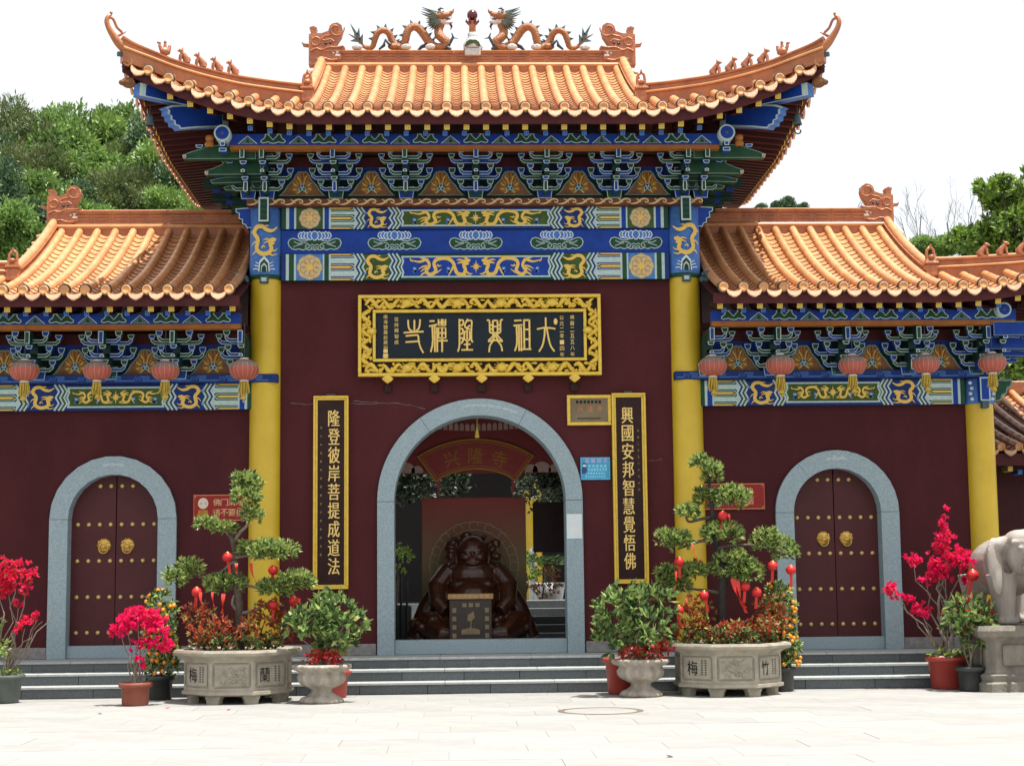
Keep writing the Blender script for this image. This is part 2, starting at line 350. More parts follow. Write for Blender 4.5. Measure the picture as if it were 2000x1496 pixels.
# characters and carved figures are made first, while the scene is still empty
for ch in '佛曆二五五八年公元二零一四住持釋智成南海曾麗説題刻': text_mesh(ch, 'letter_gold', .058, .06)
for ch in '南海曾麗説題刻': text_mesh(ch, 'letter_gold', .055, .058)
for ch in '隆登彼岸菩提成道法興國安邦智慧覺悟佛': text_mesh(ch, 'letter_gold', .155, .225)
for ch in '甲午年佛曆時節曾麗説於廣東南海書二五八冬吉日': text_mesh(ch, 'letter_dim', .026, .032)
for ch in '兴隆寺': text_mesh(ch, 'orange_print', .07, .085); text_mesh(ch, 'gold_deep', .22, .24)
for ch in '温馨提示': text_mesh(ch, 'pink_print', .062, .055)
for ch in '佛门清净请不要抽烟地勿吸': text_mesh(ch, 'cream', .10, .095)
for ch in '梅蘭竹': text_mesh(ch, 'ink', .15, .2)
def statue():
    b = MB(); E = lambda c, r, rot=None: b.ell(c, r, 'statue_wood', 16, 10, rot)
    E((0, 0, .2), (.70, .40, .22)); E((0, -.02, .62), (.43, .34, .42)); E((0, -.20, .62), (.33, .25, .31)); E((0, .03, 1.0), (.38, .25, .2)); E((0, -.05, 1.30), (.215, .20, .235)); E((0, -.09, 1.19), (.20, .14, .12))
    for e in (-1, 1):
        b.tube([(e*.33, .0, 1.06), (e*.50, -.10, .84), (e*.48, -.28, .62), (e*.36, -.38, .50)], [.13, .13, .11, .085], 'statue_wood', 10)
        E((e*.225, -.02, 1.24), (.04, .06, .15)); E((e*.095, -.215, 1.235), (.07, .05, .055)); b.tube([(e*.2, -.1, .30), (e*.62, -.28, .33), (e*.42, -.46, .20), (e*.08, -.48, .18)], [.2, .19, .13, .09], 'statue_wood', 10)
        b.tube([(e*.32, .10, 1.05), (e*.60, .08, .55), (e*.78, .02, .10)], [.13, .16, .16], 'statue_wood', 10)
        E((e*.08, -.215, 1.33), (.06, .035, .016)); E((e*.17, -.17, .86), (.17, .13, .085))
    E((0, -.245, 1.27), (.03, .03, .03)); b.tube([(-.1, -.20, 1.17), (-.05, -.225, 1.145), (0, -.23, 1.138), (.05, -.225, 1.145), (.1, -.20, 1.17)], .016, 'statue_wood', 8); E((0, -.46, .62), (.025, .02, .025))
    for k in range(190):
        if k < 110: x = rnd.uniform(-.36, .36); c = (x, rnd.uniform(.08, .15), rnd.uniform(1.0, 1.58-.35*abs(x))); q = rnd.uniform(.03, .055)
        else: a = rnd.uniform(0, 2*PI); r = rnd.uniform(.6, .84); c = (r*math.cos(a), -.1+.36*math.sin(a), rnd.uniform(.02, .42)); q = rnd.uniform(.03, .075)
        E(c, (q*1.3, q, q))
    return remeshed(b, 'carved_figure', .014, 2)
STATUE = statue()
def elephant():
    b = MB(); E = lambda c, r, rot=None: b.ell(c, r, 'elephant_stone', 18, 12, rot)
    E((0, .32, .70), (.40, .60, .38)); E((0, .05, .78), (.37, .35, .33)); E((0, -.34, .88), (.30, .30, .29)); E((-.10, -.34, 1.03), (.19, .22, .13)); E((.10, -.34, 1.03), (.19, .22, .13))
    b.tube([(0, -.55, .85), (0, -.70, .66), (0, -.74, .45), (0, -.74, .25), (.02, -.82, .12), (.03, -.92, .12)], [.19, .14, .11, .09, .075, .055], 'elephant_stone', 12)
    for e in (-1, 1):
        for i, (y, dx) in enumerate(((-.12, .25), (.66, .26))):
            b.tube([(e*dx, y, .62), (e*dx, y-.02, .35), (e*dx, y-.02, .10), (e*dx, y-.03, .0)], [.20, .15, .135, .165], 'elephant_stone', 14)
            for t in (-.9, -.3, .3, .9): E((e*dx+.13*math.sin(t), y-.03-.14*math.cos(t), .045), (.045, .045, .045))
        rot = Matrix.Rotation(e*-.55, 3, 'Z') @ Matrix.Rotation(e*.12, 3, 'Y')
        E((e*.43, -.34, .78), (.17, .05, .29), rot); E((e*.41, -.33, .58), (.11, .05, .22), rot); E((e*.34, -.34, .99), (.15, .06, .09), rot)
        b.tube([(e*.15, -.58, .70), (e*.19, -.72, .58), (e*.20, -.84, .56)], [.05, .04, .02], 'elephant_stone', 8); E((e*.2, -.56, .93), (.035, .03, .025))
    b.tube([(-.28, -.48, 1.0), (0, -.62, 1.0), (.28, -.48, 1.0)], .03, 'elephant_stone', 8); E((0, -.64, .93), (.06, .035, .07))
    b.tube([(0, .92, .85), (0, 1.0, .6), (0, .98, .3)], [.05, .035, .03], 'elephant_stone', 8)
    return remeshed(b, 'elephant', .016, 4)
ELEPHANT = elephant()
# ------------------------------------------------------------------ ground, paving, steps
g = MB(); g.add([(-600, -200, -.007), (600, -200, -.007), (600, 700, -.007), (-600, 700, -.007)], [(0, 1, 2, 3)], 'paving_joint')
ground = tag(g.build('ground'), None, None, kind='structure')
slab = {}
def slab_mesh(w, d):
    k = (round(w, 3), round(d, 3))
    if k not in slab: slab[k] = MB().bbox(0, w, 0, d, -.028, 0, 'paving', .0012).mesh('paving_slab')
    return slab[k]
SW, SD = 1.2, .6
row = 0; y = -11.4
while y < -1.42:
    d = min(SD, -1.42-y); x = -8.4-(.37, .9, .15, .66)[row % 4]
    while x < 8.4:
        O('paving_slab', slab_mesh(SW-.0025, d-.0025), ground, (x, y, rnd.uniform(-.002, .001))); x += SW
    y += SD; row += 1
PZ = .43                                              # platform height
steps = thing('stone_steps', 'three long grey granite steps running along the foot of the temple front', 'steps', (0, -1.35, 0))
for i, (yf, z0, z1, yb) in enumerate(((-1.35, 0, .145, -1.0), (-1.05, .145, .29, -.7), (-.75, .29, .43, .02))):
    x = -9.0-rnd.random()*.5
    while x < 9.2:                                    # riser blocks
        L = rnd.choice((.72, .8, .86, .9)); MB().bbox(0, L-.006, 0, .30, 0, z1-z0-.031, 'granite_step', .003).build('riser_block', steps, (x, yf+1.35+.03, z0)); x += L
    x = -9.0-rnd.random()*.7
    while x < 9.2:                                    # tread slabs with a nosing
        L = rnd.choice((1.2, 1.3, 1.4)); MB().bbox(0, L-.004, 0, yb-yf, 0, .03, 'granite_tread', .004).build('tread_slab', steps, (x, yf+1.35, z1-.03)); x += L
MB().box(-9.3, 9.3, 0, 6.9, .0, .395, 'granite_step').build('core', steps, (0, .64, 0))
for i, x in enumerate(np.arange(-9, 9, 1.2)):
    for j, y in enumerate(np.arange(.02, 4.0, .8)): MB().bbox(0, 1.195, 0, .795, 0, .03, 'granite_tread', .003).build('floor_slab', steps, (x, y+1.35, .40))

# ------------------------------------------------------------------ the three buildings
gate = thing('temple_gate', 'tall central temple gate with blue painted eaves and large upswept orange roof', 'gate', (0, 0, 0))
wingL = thing('side_gate', 'lower side gate left of the tall gate, behind the bougainvillea in the small terracotta pot', 'gate', (0, 0, 0), group='side gates')
wingR = thing('side_gate', 'lower side gate right of the tall gate, beside the stone elephant', 'gate', (0, 0, 0), group='side gates')

def arch_pts(cx, r, zs, z0, n=24, close=True):
    p = [(cx-r, z0)]+[(cx-r*math.cos(PI*i/n), zs+r*math.sin(PI*i/n)) for i in range(n+1)]+[(cx+r, z0)]
    return p
def arched_wall(x0, x1, z0, z1, cx, r, zs, y0, y1, m):
    mb = MB(); A = arch_pts(cx, r, zs, z0)
    poly = [(x0, z0)]+A+[(x1, z0), (x1, z1), (x0, z1)]
    mb.prism(poly, y0, y1, m); return mb
def stone_ring(parent, cx, ro, ri, zs, z0, y0, y1, joints, sill):
    def seg(a0, a1, n):
        o = [(cx-ro*math.cos(a), zs+ro*math.sin(a)) for a in np.linspace(a0, a1, n)]
        i = [(cx-ri*math.cos(a), zs+ri*math.sin(a)) for a in np.linspace(a1, a0, n)]
        return o+i
    for a0, a1 in zip(joints[:-1], joints[1:]):
        MB().prism(seg(a0+.002, a1-.002, 14), y0, y1, 'granite').build('arch_stone', parent)
    for s in (-1, 1):
        MB().prism([(cx+s*ro, z0), (cx+s*ri, z0), (cx+s*ri, zs-.004), (cx+s*ro, zs-.004)], y0, y1, 'granite').build('jamb_stone', parent)
    MB().bbox(cx-ri+.002, cx+ri-.002, y0+.06, y1-.02, z0, sill, 'granite', .006).build('sill_stone', parent)

WT = 5.62
arched_wall(-3.05, 3.05, PZ+.001, WT, 0.03, 1.19, 2.5, 0, .34, 'wall').build('wall', gate)
stone_ring(gate, .03, 1.405, 1.175, 2.5, PZ+.002, -.06, .42, (0, .95, 2.05, PI), .62)
for s in (-1, 1):
    MB().box(s*3.05-.15, s*3.05+.15, .35, 3.6, PZ, 7.2, 'wall').build('wall', gate)
    MB().box(min(s*1.7, s*2.9), max(s*1.7, s*2.9), 3.3, 3.6, PZ, 5.6, 'wall').build('wall', gate)
MB().box(-2.9, 2.9, 3.3, 3.6, 3.9, 7.2, 'wall').build('wall', gate)
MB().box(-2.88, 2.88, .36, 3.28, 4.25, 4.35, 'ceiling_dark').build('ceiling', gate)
MB().box(-2.9, 2.9, -.02, .3, 5.6, 7.35, 'maroon_dark').build('upper_wall', gate)
# plinth stones at the foot of the walls
def plinth(parent, x0, x1):
    n = max(1, round((x1-x0)/.62)); L = (x1-x0)/n
    for i in range(n): MB().bbox(x0+i*L+.003, x0+(i+1)*L-.003, -.035, .0, PZ+.002, PZ+.155, 'plinth_stone', .006).build('plinth_block', parent)
plinth(gate, -2.7, -1.39); plinth(gate, 1.45, 2.7)
# chipped old paint on the crowns of the three arches
def chips(parent, cx, r, zs, n, a0, a1):
    m = MB()
    for k in range(n):
        a = a0+(a1-a0)*(k+.5)/n; L = rnd.uniform(.05, .08); h = rnd.uniform(.02, .035); P = []
        for t in np.linspace(0, 2*PI, 13)[:-1]:
            da = L*math.cos(t)*rnd.uniform(.7, 1.1)/r; dr_ = h*math.sin(t)*rnd.uniform(.4, 1.2); P.append((cx+(r+dr_)*math.sin(a+da), zs+(r+dr_)*math.cos(a+da)))
        m.flat(P, -.0625-.0003*k, 'chip_white')
    m.build('chipped_paint', parent)
chips(gate, .03, 1.31, 2.5, 7, -.16, .40); chips(wingL, -4.95, .74, 2.3, 3, -.2, .18); chips(wingR, 4.95, .74, 2.3, 3, -.2, .18)
# hairline cracks in the plaster
cr = MB()
for pts in ([(568, 787), (600, 790), (640, 786)], [(684, 788), (720, 789), (765, 787), (800, 791), (838, 800)], [(690, 783), (720, 786), (742, 785)], [(1266, 900), (1300, 896)]):
    q = []
    for a, b in zip(pts[:-1], pts[1:]):
        for k in range(5): t = k/5; q.append((a[0]+(b[0]-a[0])*t, a[1]+(b[1]-a[1])*t+rnd.uniform(-1, 1)))
    P = [at(x, y, -.003) for x, y in q]; cr.ribbon([(p.x, p.z) for p in P], [.002+.004*rnd.random() for _ in P], -.003, 'plinth_stone')
cr.build('plaster_crack', gate)
for wg, s in ((wingL, -1), (wingR, 1)):
    cx = s*4.95
    a, b = sorted((s*3.06, s*7.05))
    arched_wall(a, b, PZ+.001, 3.80, cx, .62, 2.3, .0, .34, 'wall_wing').build('wall', wg)
    stone_ring(wg, cx, .855, .605, 2.3, PZ+.002, -.06, .36, (0, .9, PI) if s > 0 else (0, PI), .60)
    plinth(wg, *sorted((s*3.2, cx-s*.86))); plinth(wg, *sorted((cx+s*.86, s*6.85)))
    MB().box(s*7.05-.15, s*7.05+.15, .35, 3.6, PZ, 4.9, 'wall_wing').build('wall', wg)
    MB().box(*sorted((s*3.22, s*7.2)), 3.3, 3.6, PZ, 4.9, 'wall_wing').build('wall', wg)
    MB().box(a, b, .0, .3, 3.8, 4.95, 'maroon_dark').build('upper_wall', wg)
    # door leaves with studs and knockers
    for d in (-1, 1):
        n = 12; arc = [(cx+d*(.008+.606*t), 2.3+math.sqrt(max(0, .606**2-(.008+.606*t)**2))) for t in np.linspace(0, .98, n)]
        leaf = MB().prism([(cx+d*.004, .60)]+arc+[(cx+d*.61, .60)], .17, .23, 'door').build('door_leaf', wg)
        st = MB().lathe([(.030, 0), (.029, .008), (.022, .020), (.010, .027), (.0, .029)], 'stud', 12, axis='y').mesh('stud')
        for r, z in enumerate((2.76, 2.235, 1.74, 1.25, .77)):
            for k in range(4):
                xx = cx+d*(.075+.148*k)
                if r == 0 and k > 1: continue
                O('stud', st, leaf, (xx, .169, z))
        kx, kz = cx+d*.16, 1.95
        kn = MB()
        kn.lathe([(.0, .045), (.03, .045), (.06, .03), (.085, .022), (.094, .012), (.098, 0)], 'gold_brass', 20, axis='y', wave=lambda a, z: .04*math.cos(10*a) if z < .03 else 0)
        kn.ell((0, -.045, -.018), (.045, .03, .032), 'gold_brass')
        for e in (-1, 1): kn.ell((e*.03, -.04, .028), (.018, .014, .014), 'gold_brass'); kn.ell((e*.065, -.03, .045), (.016, .012, .02), 'gold_brass')
        kn.tube([(.062*math.sin(t), -.045, -.048-.062*math.cos(t)) for t in np.linspace(-2.5, 2.5, 16)], .0075, 'gold_brass', 6)
        kn.build('knocker', leaf, (kx, .168, kz))
    MB().box(cx-.61, cx+.61, .24, .26, .6, 2.95, 'ceiling_dark').build('door_backing', wg)

# ------------------------------------------------------------------ columns
def column(parent, x, z1, r=.215):
    c = MB(); c.lathe([(r+.01, PZ), (r, PZ+.3), (r-.004, z1)], 'yellow_column', 32, (x, .02, 0)); c.build('column', parent)
    b = MB(); b.lathe([(0, PZ+.002), (r+.09, PZ+.002), (r+.1, PZ+.05), (r+.07, PZ+.10), (r+.03, PZ+.13), (r, PZ+.14)], 'plinth_stone', 28, (x, .02, 0)); b.build('column_base', parent)
for s in (-1, 1): column(gate, s*2.915, 5.60)
column(wingL, -7.0, 3.80, .2); column(wingR, 7.0, 3.80, .2)

# ------------------------------------------------------------------ roof builder
disc_me = MB().lathe([(.0, .010), (.040, .010), (.046, .016), (.056, .016), (.064, .006), (.066, -.03), (.066, -.05)], 'tile_end', 18, axis='y').add([], [], 'tile_end').mesh('end_tile')
rim = MB(); rim.lathe([(.064, .0), (.080, -.002), (.082, -.03), (.06, -.045)], 'tile_end_shadow', 18, axis='y'); shadow_ring_me = rim.mesh('end_shadow_ring')  # dark ring put in as the shadow under the cover tile's lip
dr = [(-.098, .03), (-.094, -.01), (-.075, -.042), (-.045, -.062), (-.02, -.078), (0, -.083), (.02, -.078), (.045, -.062), (.075, -.042), (.094, -.01), (.098, .03), (.05, .005), (0, -.005), (-.05, .005)]
dm = MB(); dm.oprism([(x, z) for x, z in dr], -.016, .012, .009, 'tile_drip', 'tile_end')
drip_me = dm.mesh('drip_tile')
def cover_row(pts, r=.056):                            # half-round tiles laid end to end along the points
    mb = MB(); L = [0]
    for a, b in zip(pts[:-1], pts[1:]): L.append(L[-1]+(Vector(b)-Vector(a)).length)
    tot = L[-1]; n = max(1, round(tot/.30)); P = []; R = []
    A = np.array(pts)
    def pos(s): return Vector([float(np.interp(s, L, A[:, k])) for k in range(3)])
    for i in range(n):
        s0, s1 = tot*i/n, tot*(i+1)/n
        for t, rr in ((.0, r-.003), (.06, r+.003), (.5, r+.001), (.985, r-.002)): P.append(pos(s0+(s1-s0)*t)); R.append(rr)
    P.append(pos(tot)); R.append(r-.001)
    return mb.tube(P, R, 'tile', 10)
def pan_row(pts, wdir, w=.185, step=.175):             # overlapping concave tiles between two cover rows
    mb = MB(); A = np.array(pts); d = np.linalg.norm(np.diff(A, axis=0), axis=1); L = np.concatenate([[0], np.cumsum(d)]); tot = L[-1]
    n = max(1, round(tot/step)); wd = Vector(wdir)
    def pos(s): return Vector([float(np.interp(s, L, A[:, k])) for k in range(3)])
    for i in range(n):
        jit = rnd.uniform(-.004, .004)
        p0, p1 = pos(tot*i/n), pos(min(tot, tot*(i+1)/n+.012)); vs = []
        for p, up in ((p0, -.012), (p1, .007+jit*.5), (p1, -.013)):
            for k in range(7):
                u = (k-3)/3*w/2; vs.append(p+wd*u+Vector((0, 0, up-.058+.050*(k-3)**2/9)))
        mb.add(vs, [(k, k+1, k+8, k+7) for k in range(6)], 'tile', True)
        mb.add(vs[7:], [(k, k+1, k+8, k+7) for k in range(6)], 'tile_lap_shadow')
    return mb
class Roof: pass
def make_roof(parent, zc, Ye, Yr, R, a, xin, xg, xc, Yb, sides, sp, xse, label=None, offs=.5, back=True, y_side_end=None):
    ro = Roof(); half = Yr-Ye
    def prof(Y): t = (Y-Ye)/half; return zc+R*(a*t+(1-a)*t*t)
    xl = xg-.05; span = xc-xl
    def lift(X): d = max(0, abs(X)-xl); return .655*(d/span)**1.75
    def ye(X): d = max(0, abs(X)-xl); return Ye-.14*(d/span)**2
    Yc = ye(xc)
    def hipY(X): return Yb+(Yc-Yb)*(abs(X)-xg)/(xc-xg)
    def hipX(Y): return xg+(xc-xg)*(Y-Yb)/(Yc-Yb)
    def S(X, Y): return prof(Y)+lift(X)
    zb = S(xg, Yb)
    ro.prof, ro.lift, ro.ye, ro.S, ro.Yc, ro.zb, ro.hipY = prof, lift, ye, S, Yc, zb, hipY
    deck = MB(); off = -.115
    for s in sides:                                     # front deck, back deck, side deck
        xs = list(np.linspace(xin, xg, 7))+list(np.linspace(xg, xc, 9))[1:]
        def colpts(X, yy, top):
            return [(s*X, Yt, z) for Yt, z in yy]
        for mirror in (False, True):
            cols = []
            for X in xs:
                yt = Yr if X <= xg+1e-6 else hipY(X); Ys = np.linspace(yt, ye(X)+.05, 9)
                cols.append([(s*X, (2*Yr-y if mirror else y), S(X, y)+off) for y in Ys])
            for c0, c1 in zip(cols[:-1], cols[1:]):
                deck.add(c0+c1, [(i, i+1, i+10, i+9) for i in range(8)], 'maroon_wood')
            if mirror:
                cols2 = [[(p[0], p[1], p[2]+.07) for p in c] for c in cols]
                for c0, c1 in zip(cols2[:-1], cols2[1:]): deck.add(c0+c1, [(i, i+1, i+10, i+9) for i in range(8)], 'tile')
        cols = []
        sYs = list(np.linspace(Yc, Yb, 9))+list(np.linspace(Yb, 2*Yr-Yb, 5))[1:]+list(np.linspace(2*Yr-Yb, 2*Yr-Yc, 9))[1:]
        def side_eave(Y):
            y = min(Y, 2*Yr-Y); d = max(0, (Yc+2.27)-y); return xse+(xc-xse)*(d/2.27)**2, zc+.655*(d/2.27)**1.75
        def side_in(Y):
            y = min(Y, 2*Yr-Y)
            if y < Yb: X = hipX(y); return X, S(X, y)
            return xg+.03, zb
        ro.side_eave = side_eave
        for Y in sYs:
            (xi, zi), (xo, zo) = side_in(Y), side_eave(Y)
            cols.append([(s*(xi+(xo-.05-xi)*t), Y, zi+(zo-zi)*t+off) for t in np.linspace(0, 1, 4)])
        for c0, c1 in zip(cols[:-1], cols[1:]): deck.add(c0+c1, [(i, i+1, i+5, i+4) for i in range(3)], 'maroon_wood')
        # gable board
        gy = np.linspace(Yb, 2*Yr-Yb, 15); top = [(s*(xg+.02), y, S(xg, min(y, 2*Yr-y))+off) for y in gy]
        deck.add(top+[(s*(xg+.02), gy[-1], zb-.2), (s*(xg+.02), gy[0], zb-.2)], [tuple(range(17))], 'maroon_wood')
        # fascia boards
        fa = MB()
        for X0, X1 in zip(xs[:-1], xs[1:]):
            v = []
            for X in (X0, X1):
                zz = zc+lift(X); y = ye(X)
                v += [(s*X, y+.05, zz-.075), (s*X, y+.07, zz-.205), (s*X, y+.12, zz-.205), (s*X, y+.12, zz-.075)]
            fa.add(v, [(0, 1, 5, 4), (1, 2, 6, 5), (2, 3, 7, 6), (3, 0, 4, 7)], 'maroon_wood')
        for Y0, Y1 in zip(sYs[:-1], sYs[1:]):
            v = []
            for Y in (Y0, Y1):
                xo, zo = side_eave(Y); v += [(s*(xo-.05), Y, zo-.075), (s*(xo-.07), Y, zo-.205), (s*(xo-.12), Y, zo-.205), (s*(xo-.12), Y, zo-.075)]
            fa.add(v, [(0, 1, 5, 4), (1, 2, 6, 5), (2, 3, 7, 6), (3, 0, 4, 7)], 'maroon_wood')
        fa.build('fascia_board', parent)
    rf = deck.build('roof', parent); ro.obj = rf
    xsr = []; k = 0
    x = (offs*sp if xin == 0 else xin+.13)
    while x < xc-.05: xsr.append(x); x += sp
    for s in sides:
        for i, X in enumerate(xsr):
            top = Yr-.06 if X < xg-.02 else min(Yr, hipY(X)+.05)
            bot = ye(X)+.0
            Ys = np.linspace(top, bot, 14 if X < xg else 4)
            pts = [(s*X, y, S(X, y)) for y in Ys]
            cover_row(pts).build('cover_tile_row', rf)
            O('end_tile', disc_me, rf, pts[-1], (math.radians(-4), 0, 0)); O('end_tile_shadow_ring', shadow_ring_me, rf, Vector(pts[-1])+Vector((0, .012, .006)))
            X2 = X+sp/2
            if X2 < xc-.08:
                top = Yr-.06 if X2 < xg-.02 else min(Yr, hipY(X2)+.04)
                Ys = np.linspace(top, ye(X2)-.01, 14 if X2 < xg else 4); p2 = [(s*X2, y, S(X2, y)) for y in Ys]
                tilt = math.atan2(lift(X2+.1)-lift(X2-.1), .2)*s
                pan_row(p2, Vector((1, 0, math.tan(tilt))).normalized()).build('pan_tile_row', rf)
                O('drip_tile', drip_me, rf, Vector(p2[-1])+Vector((0, -.02, -.064)), (math.radians(-14), -tilt, 0))
            if xin == 0 and i == 0 and s > 0:
                Ys = np.linspace(Yr-.06, Ye-.01, 14); p2 = [(0, y, S(0, y)) for y in Ys]
                pan_row(p2, (1, 0, 0)).build('pan_tile_row', rf); O('drip_tile', drip_me, rf, Vector(p2[-1])+Vector((0, -.02, -.064)), (math.radians(-14), 0, 0))
        # rows on the side slope
        Y = Yc+.2
        while Y < 2*Yr-Yc-.1:
            (xi, zi), (xo, zo) = side_in(Y), side_eave(Y)
            pts = [(s*(xi+.06+(xo-xi-.06)*t), Y, zi+(zo-zi)*t) for t in (0, .33, .66, 1)]
            if xo-xi > .15:
                cover_row(pts).build('cover_tile_row', rf)
                O('end_tile', disc_me, rf, pts[-1], (0, 0, s*PI/2)); O('drip_tile', drip_me, rf, (s*(xo+.02), Y+sp/2, zo-.064), (0, 0, s*PI/2))
            Y += sp
    # rafters under the front eave and under the sides
    fr = MB(); fr.box(-.037, .037, 0, .62, -.037, .037, 'maroon_dark'); fr.bbox(-.038, .038, -.008, .0, -.038, .038, 'yellow_end', .003)
    for qx in (-1, 1):
        for qz in (-1, 1): fr.box(qx*.015-.008, qx*.015+.008, -.0105, -.008, qz*.015-.004, qz*.015+.004, 'gold_deep')
    fr_me = fr.mesh('flying_rafter')
    er = MB(); er.box(-.032, .032, 0, .8, -.032, .032, 'maroon_dark'); er.bbox(-.033, .033, -.008, 0, -.033, .033, 'blue_light', .003)
    for t in (-.012, .012): er.box(t-.003, t+.003, -.0105, -.008, -.02, .02, 'blue_deep')
    er_me = er.mesh('eave_rafter')
    for s in sides:
        x = sp*.5 if xin == 0 else xin+.1
        while x < xc-.55:
            O('flying_rafter', fr_me, rf, (s*x, ye(x)+.15, zc+lift(x)-.228), (math.radians(13), 0, 0)); x += sp
        x = sp*.6 if xin == 0 else xin+.19
        while x < xg+.95:
            O('eave_rafter', er_me, rf, (s*x, ye(x)+.40, zc+lift(x)*.8-.245), (math.radians(13), 0, 0)); x += sp
        Y = Yc+.45
        while Y < 2*Yr-Yc-.4:
            xo, zo = side_eave(Y)
            yy = min(Y, 2*Yr-Y); xi = hipX(yy)+.1 if yy < Yb else xg+.3; ln = min(2.2, max(.15, (xo-.13-xi)/.62))
            O('flying_rafter', fr_me, rf, (s*(xo-.13), Y, zo-.19), (math.radians(6), 0, s*PI/2), (1, ln, 1)); Y += sp*.62
    return ro

main = make_roof(gate, 7.58, -1.6, 1.8, 1.62, .72, 0, 2.3, 4.6, -.5, (1, -1), .258, 4.45)
wR = make_roof(wingR, 5.21, -1.4, 1.8, 1.49, .60, 3.10, 6.28, 9.3, -.35, (1,), .265, 9.15)
wLf = make_roof(wingL, 5.21, -1.4, 1.8, 1.49, .60, 3.10, 6.28, 9.3, -.35, (-1,), .265, 9.15)

# ------------------------------------------------------------------ ridges and roof ornaments
def sweep(mb, path, sect, m, wvec=None):               # sweep a cross-section (u across, v up) along a path
    n = len(sect); vs = []
    for i, p in enumerate(path):
        p = Vector(p); t = Vector(path[min(i+1, len(path)-1)])-Vector(path[max(i-1, 0)]); a = Vector(wvec) if wvec else t.cross(Vector((0, 0, 1))).normalized()
        for u, v in sect: vs.append(p+a*u+Vector((0, 0, v)))
    fs = [(i*n+k, i*n+(k+1) % n, (i+1)*n+(k+1) % n, (i+1)*n+k) for i in range(len(path)-1) for k in range(n)]
    fs += [tuple(range(n-1, -1, -1)), tuple(range(len(vs)-n, len(vs)))]
    return mb.add(vs, fs, m)
RS = [(-.07, 0), (-.075, .03), (-.055, .045), (-.055, .15), (-.075, .165), (-.075, .19), (.075, .19), (.075, .165), (.055, .15), (.055, .045), (.075, .03), (.07, 0)]
def ridge_blocks(parent, x0, x1, y, z, h, n):
    L = (x1-x0)/n
    for i in range(n):
        b = MB(); xa, xb = x0+i*L+.0015, x0+(i+1)*L-.0015
        sweep(b, [(xa, y, z-.03), (xb, y, z-.03)], [(u*1.15, v*h/.19) for u, v in RS], 'tile_ridge')
        b.box(xa+.04, xb-.04, y-.075, y-.06, z+h*.3, z+h*.42, 'tile_ridge'); b.box(xa+.04, xb-.04, y-.075, y-.06, z+h*.52, z+h*.64, 'tile_ridge')
        sweep(b, [(xa, y-.0, z+h-.03), (xb, y, z+h-.03)], [(-.095, 0), (-.095, .014), (-.05, .03), (.05, .03), (.095, .014), (.095, 0)], 'tile_ridge_top')
        b.build('ridge_block', parent)
    m = MB(); m.tube([(x0-.05, y-.1, z-.035), (x1+.05, y-.1, z-.035)], .035, 'tile_ridge_top', 8); m.build('ridge_moulding', parent)
    m = MB(); m.box(x0-.05, x1+.05, y-.11, y+.05, z-.17, z-.04, 'tile_ridge'); m.box(x0, x1, y-.045, y+.045, z-.041, z+h-.045, 'tile_ridge'); m.build('ridge_base', parent)
ridge_blocks(gate, -2.27, 2.27, 1.8, 9.235, .215, 16)
ridge_blocks(wingR, 2.95, 6.25, 1.8, 6.745, .235, 12)
ridge_blocks(wingL, -6.25, -2.95, 1.8, 6.745, .235, 12)

# dragon-headed ridge end, facing +x, origin at the foot of its back
def px(pts, ox, oy, k): return [((x-ox)*k, (oy-y)*k) for x, y in pts]
out = px([(1545, 480), (1545, 255), (1560, 245), (1556, 218), (1548, 202), (1575, 190), (1603, 202), (1598, 226), (1594, 246), (1640, 244), (1686, 226), (1694, 192), (1718, 170), (1752, 165), (1782, 184), (1790, 222), (1780, 262), (1752, 305), (1736, 332), (1762, 346), (1792, 336), (1806, 350), (1786, 372), (1775, 385), (1748, 376), (1734, 390), (1760, 402), (1788, 408), (1778, 436), (1740, 456), (1690, 470), (1650, 480)], 1650, 470, .0021)
bz = MB(); bz.oprism(out, -.085, .085, .012, 'beast', 'beast'); bz.flat([(x, z) for x, z in out], .085, 'beast')
bz.oprism(px([(1490, 302), (1512, 314), (1548, 316), (1548, 338), (1502, 332)], 1650, 470, .0021), -.03, .03, .004, 'beast', 'beast')
sp_ = [(1742+ (8+2.6*t*6)*math.cos(-t*2.2+1), 215+(8+2.6*t*6)*math.sin(-t*2.2+1)) for t in np.linspace(0, 3.4, 22)]
P = px(sp_, 1650, 470, .0021); bz.tube([(x, -.088, z) for x, z in P], lerp_list([.006, .014, .01], len(P)), 'beast', 6)
P = px(spline([(1720, 250), (1690, 262), (1660, 268), (1640, 290), (1665, 300), (1700, 290), (1730, 310)], 4), 1650, 470, .0021); bz.tube([(x, -.085, z) for x, z in P], .014, 'beast', 6)
P = px(spline([(1570, 290), (1600, 275), (1625, 295), (1615, 330), (1580, 335), (1565, 310)], 4), 1650, 470, .0021); bz.tube([(x, -.085, z) for x, z in P], .015, 'beast', 6)
P = px(spline([(1560, 380), (1600, 360), (1640, 372), (1690, 350), (1740, 352), (1790, 345)], 4), 1650, 470, .0021); bz.tube([(x, -.09, z) for x, z in P], .017, 'beast', 6)
P = px(spline([(1600, 440), (1650, 430), (1700, 446), (1750, 440)], 4), 1650, 470, .0021); bz.tube([(x, -.09, z) for x, z in P], .015, 'beast', 6)
for (x, y), r in zip(px([(1668, 322), (1700, 318)], 1650, 470, .0021), (.024, .02)): bz.ell((x, -.085, y), (r, .025, r), 'dragon_dark', 10, 6)
for tri in ([(1738, 378), (1768, 380), (1750, 402)], [(1742, 400), (1775, 402), (1770, 418), (1735, 416)], [(1715, 385), (1735, 388), (1722, 404)]):
    bz.prism(px(tri, 1650, 470, .0021), -.095, -.03, 'dragon_pale')
chiwen = bz.mesh('ridge_beast')
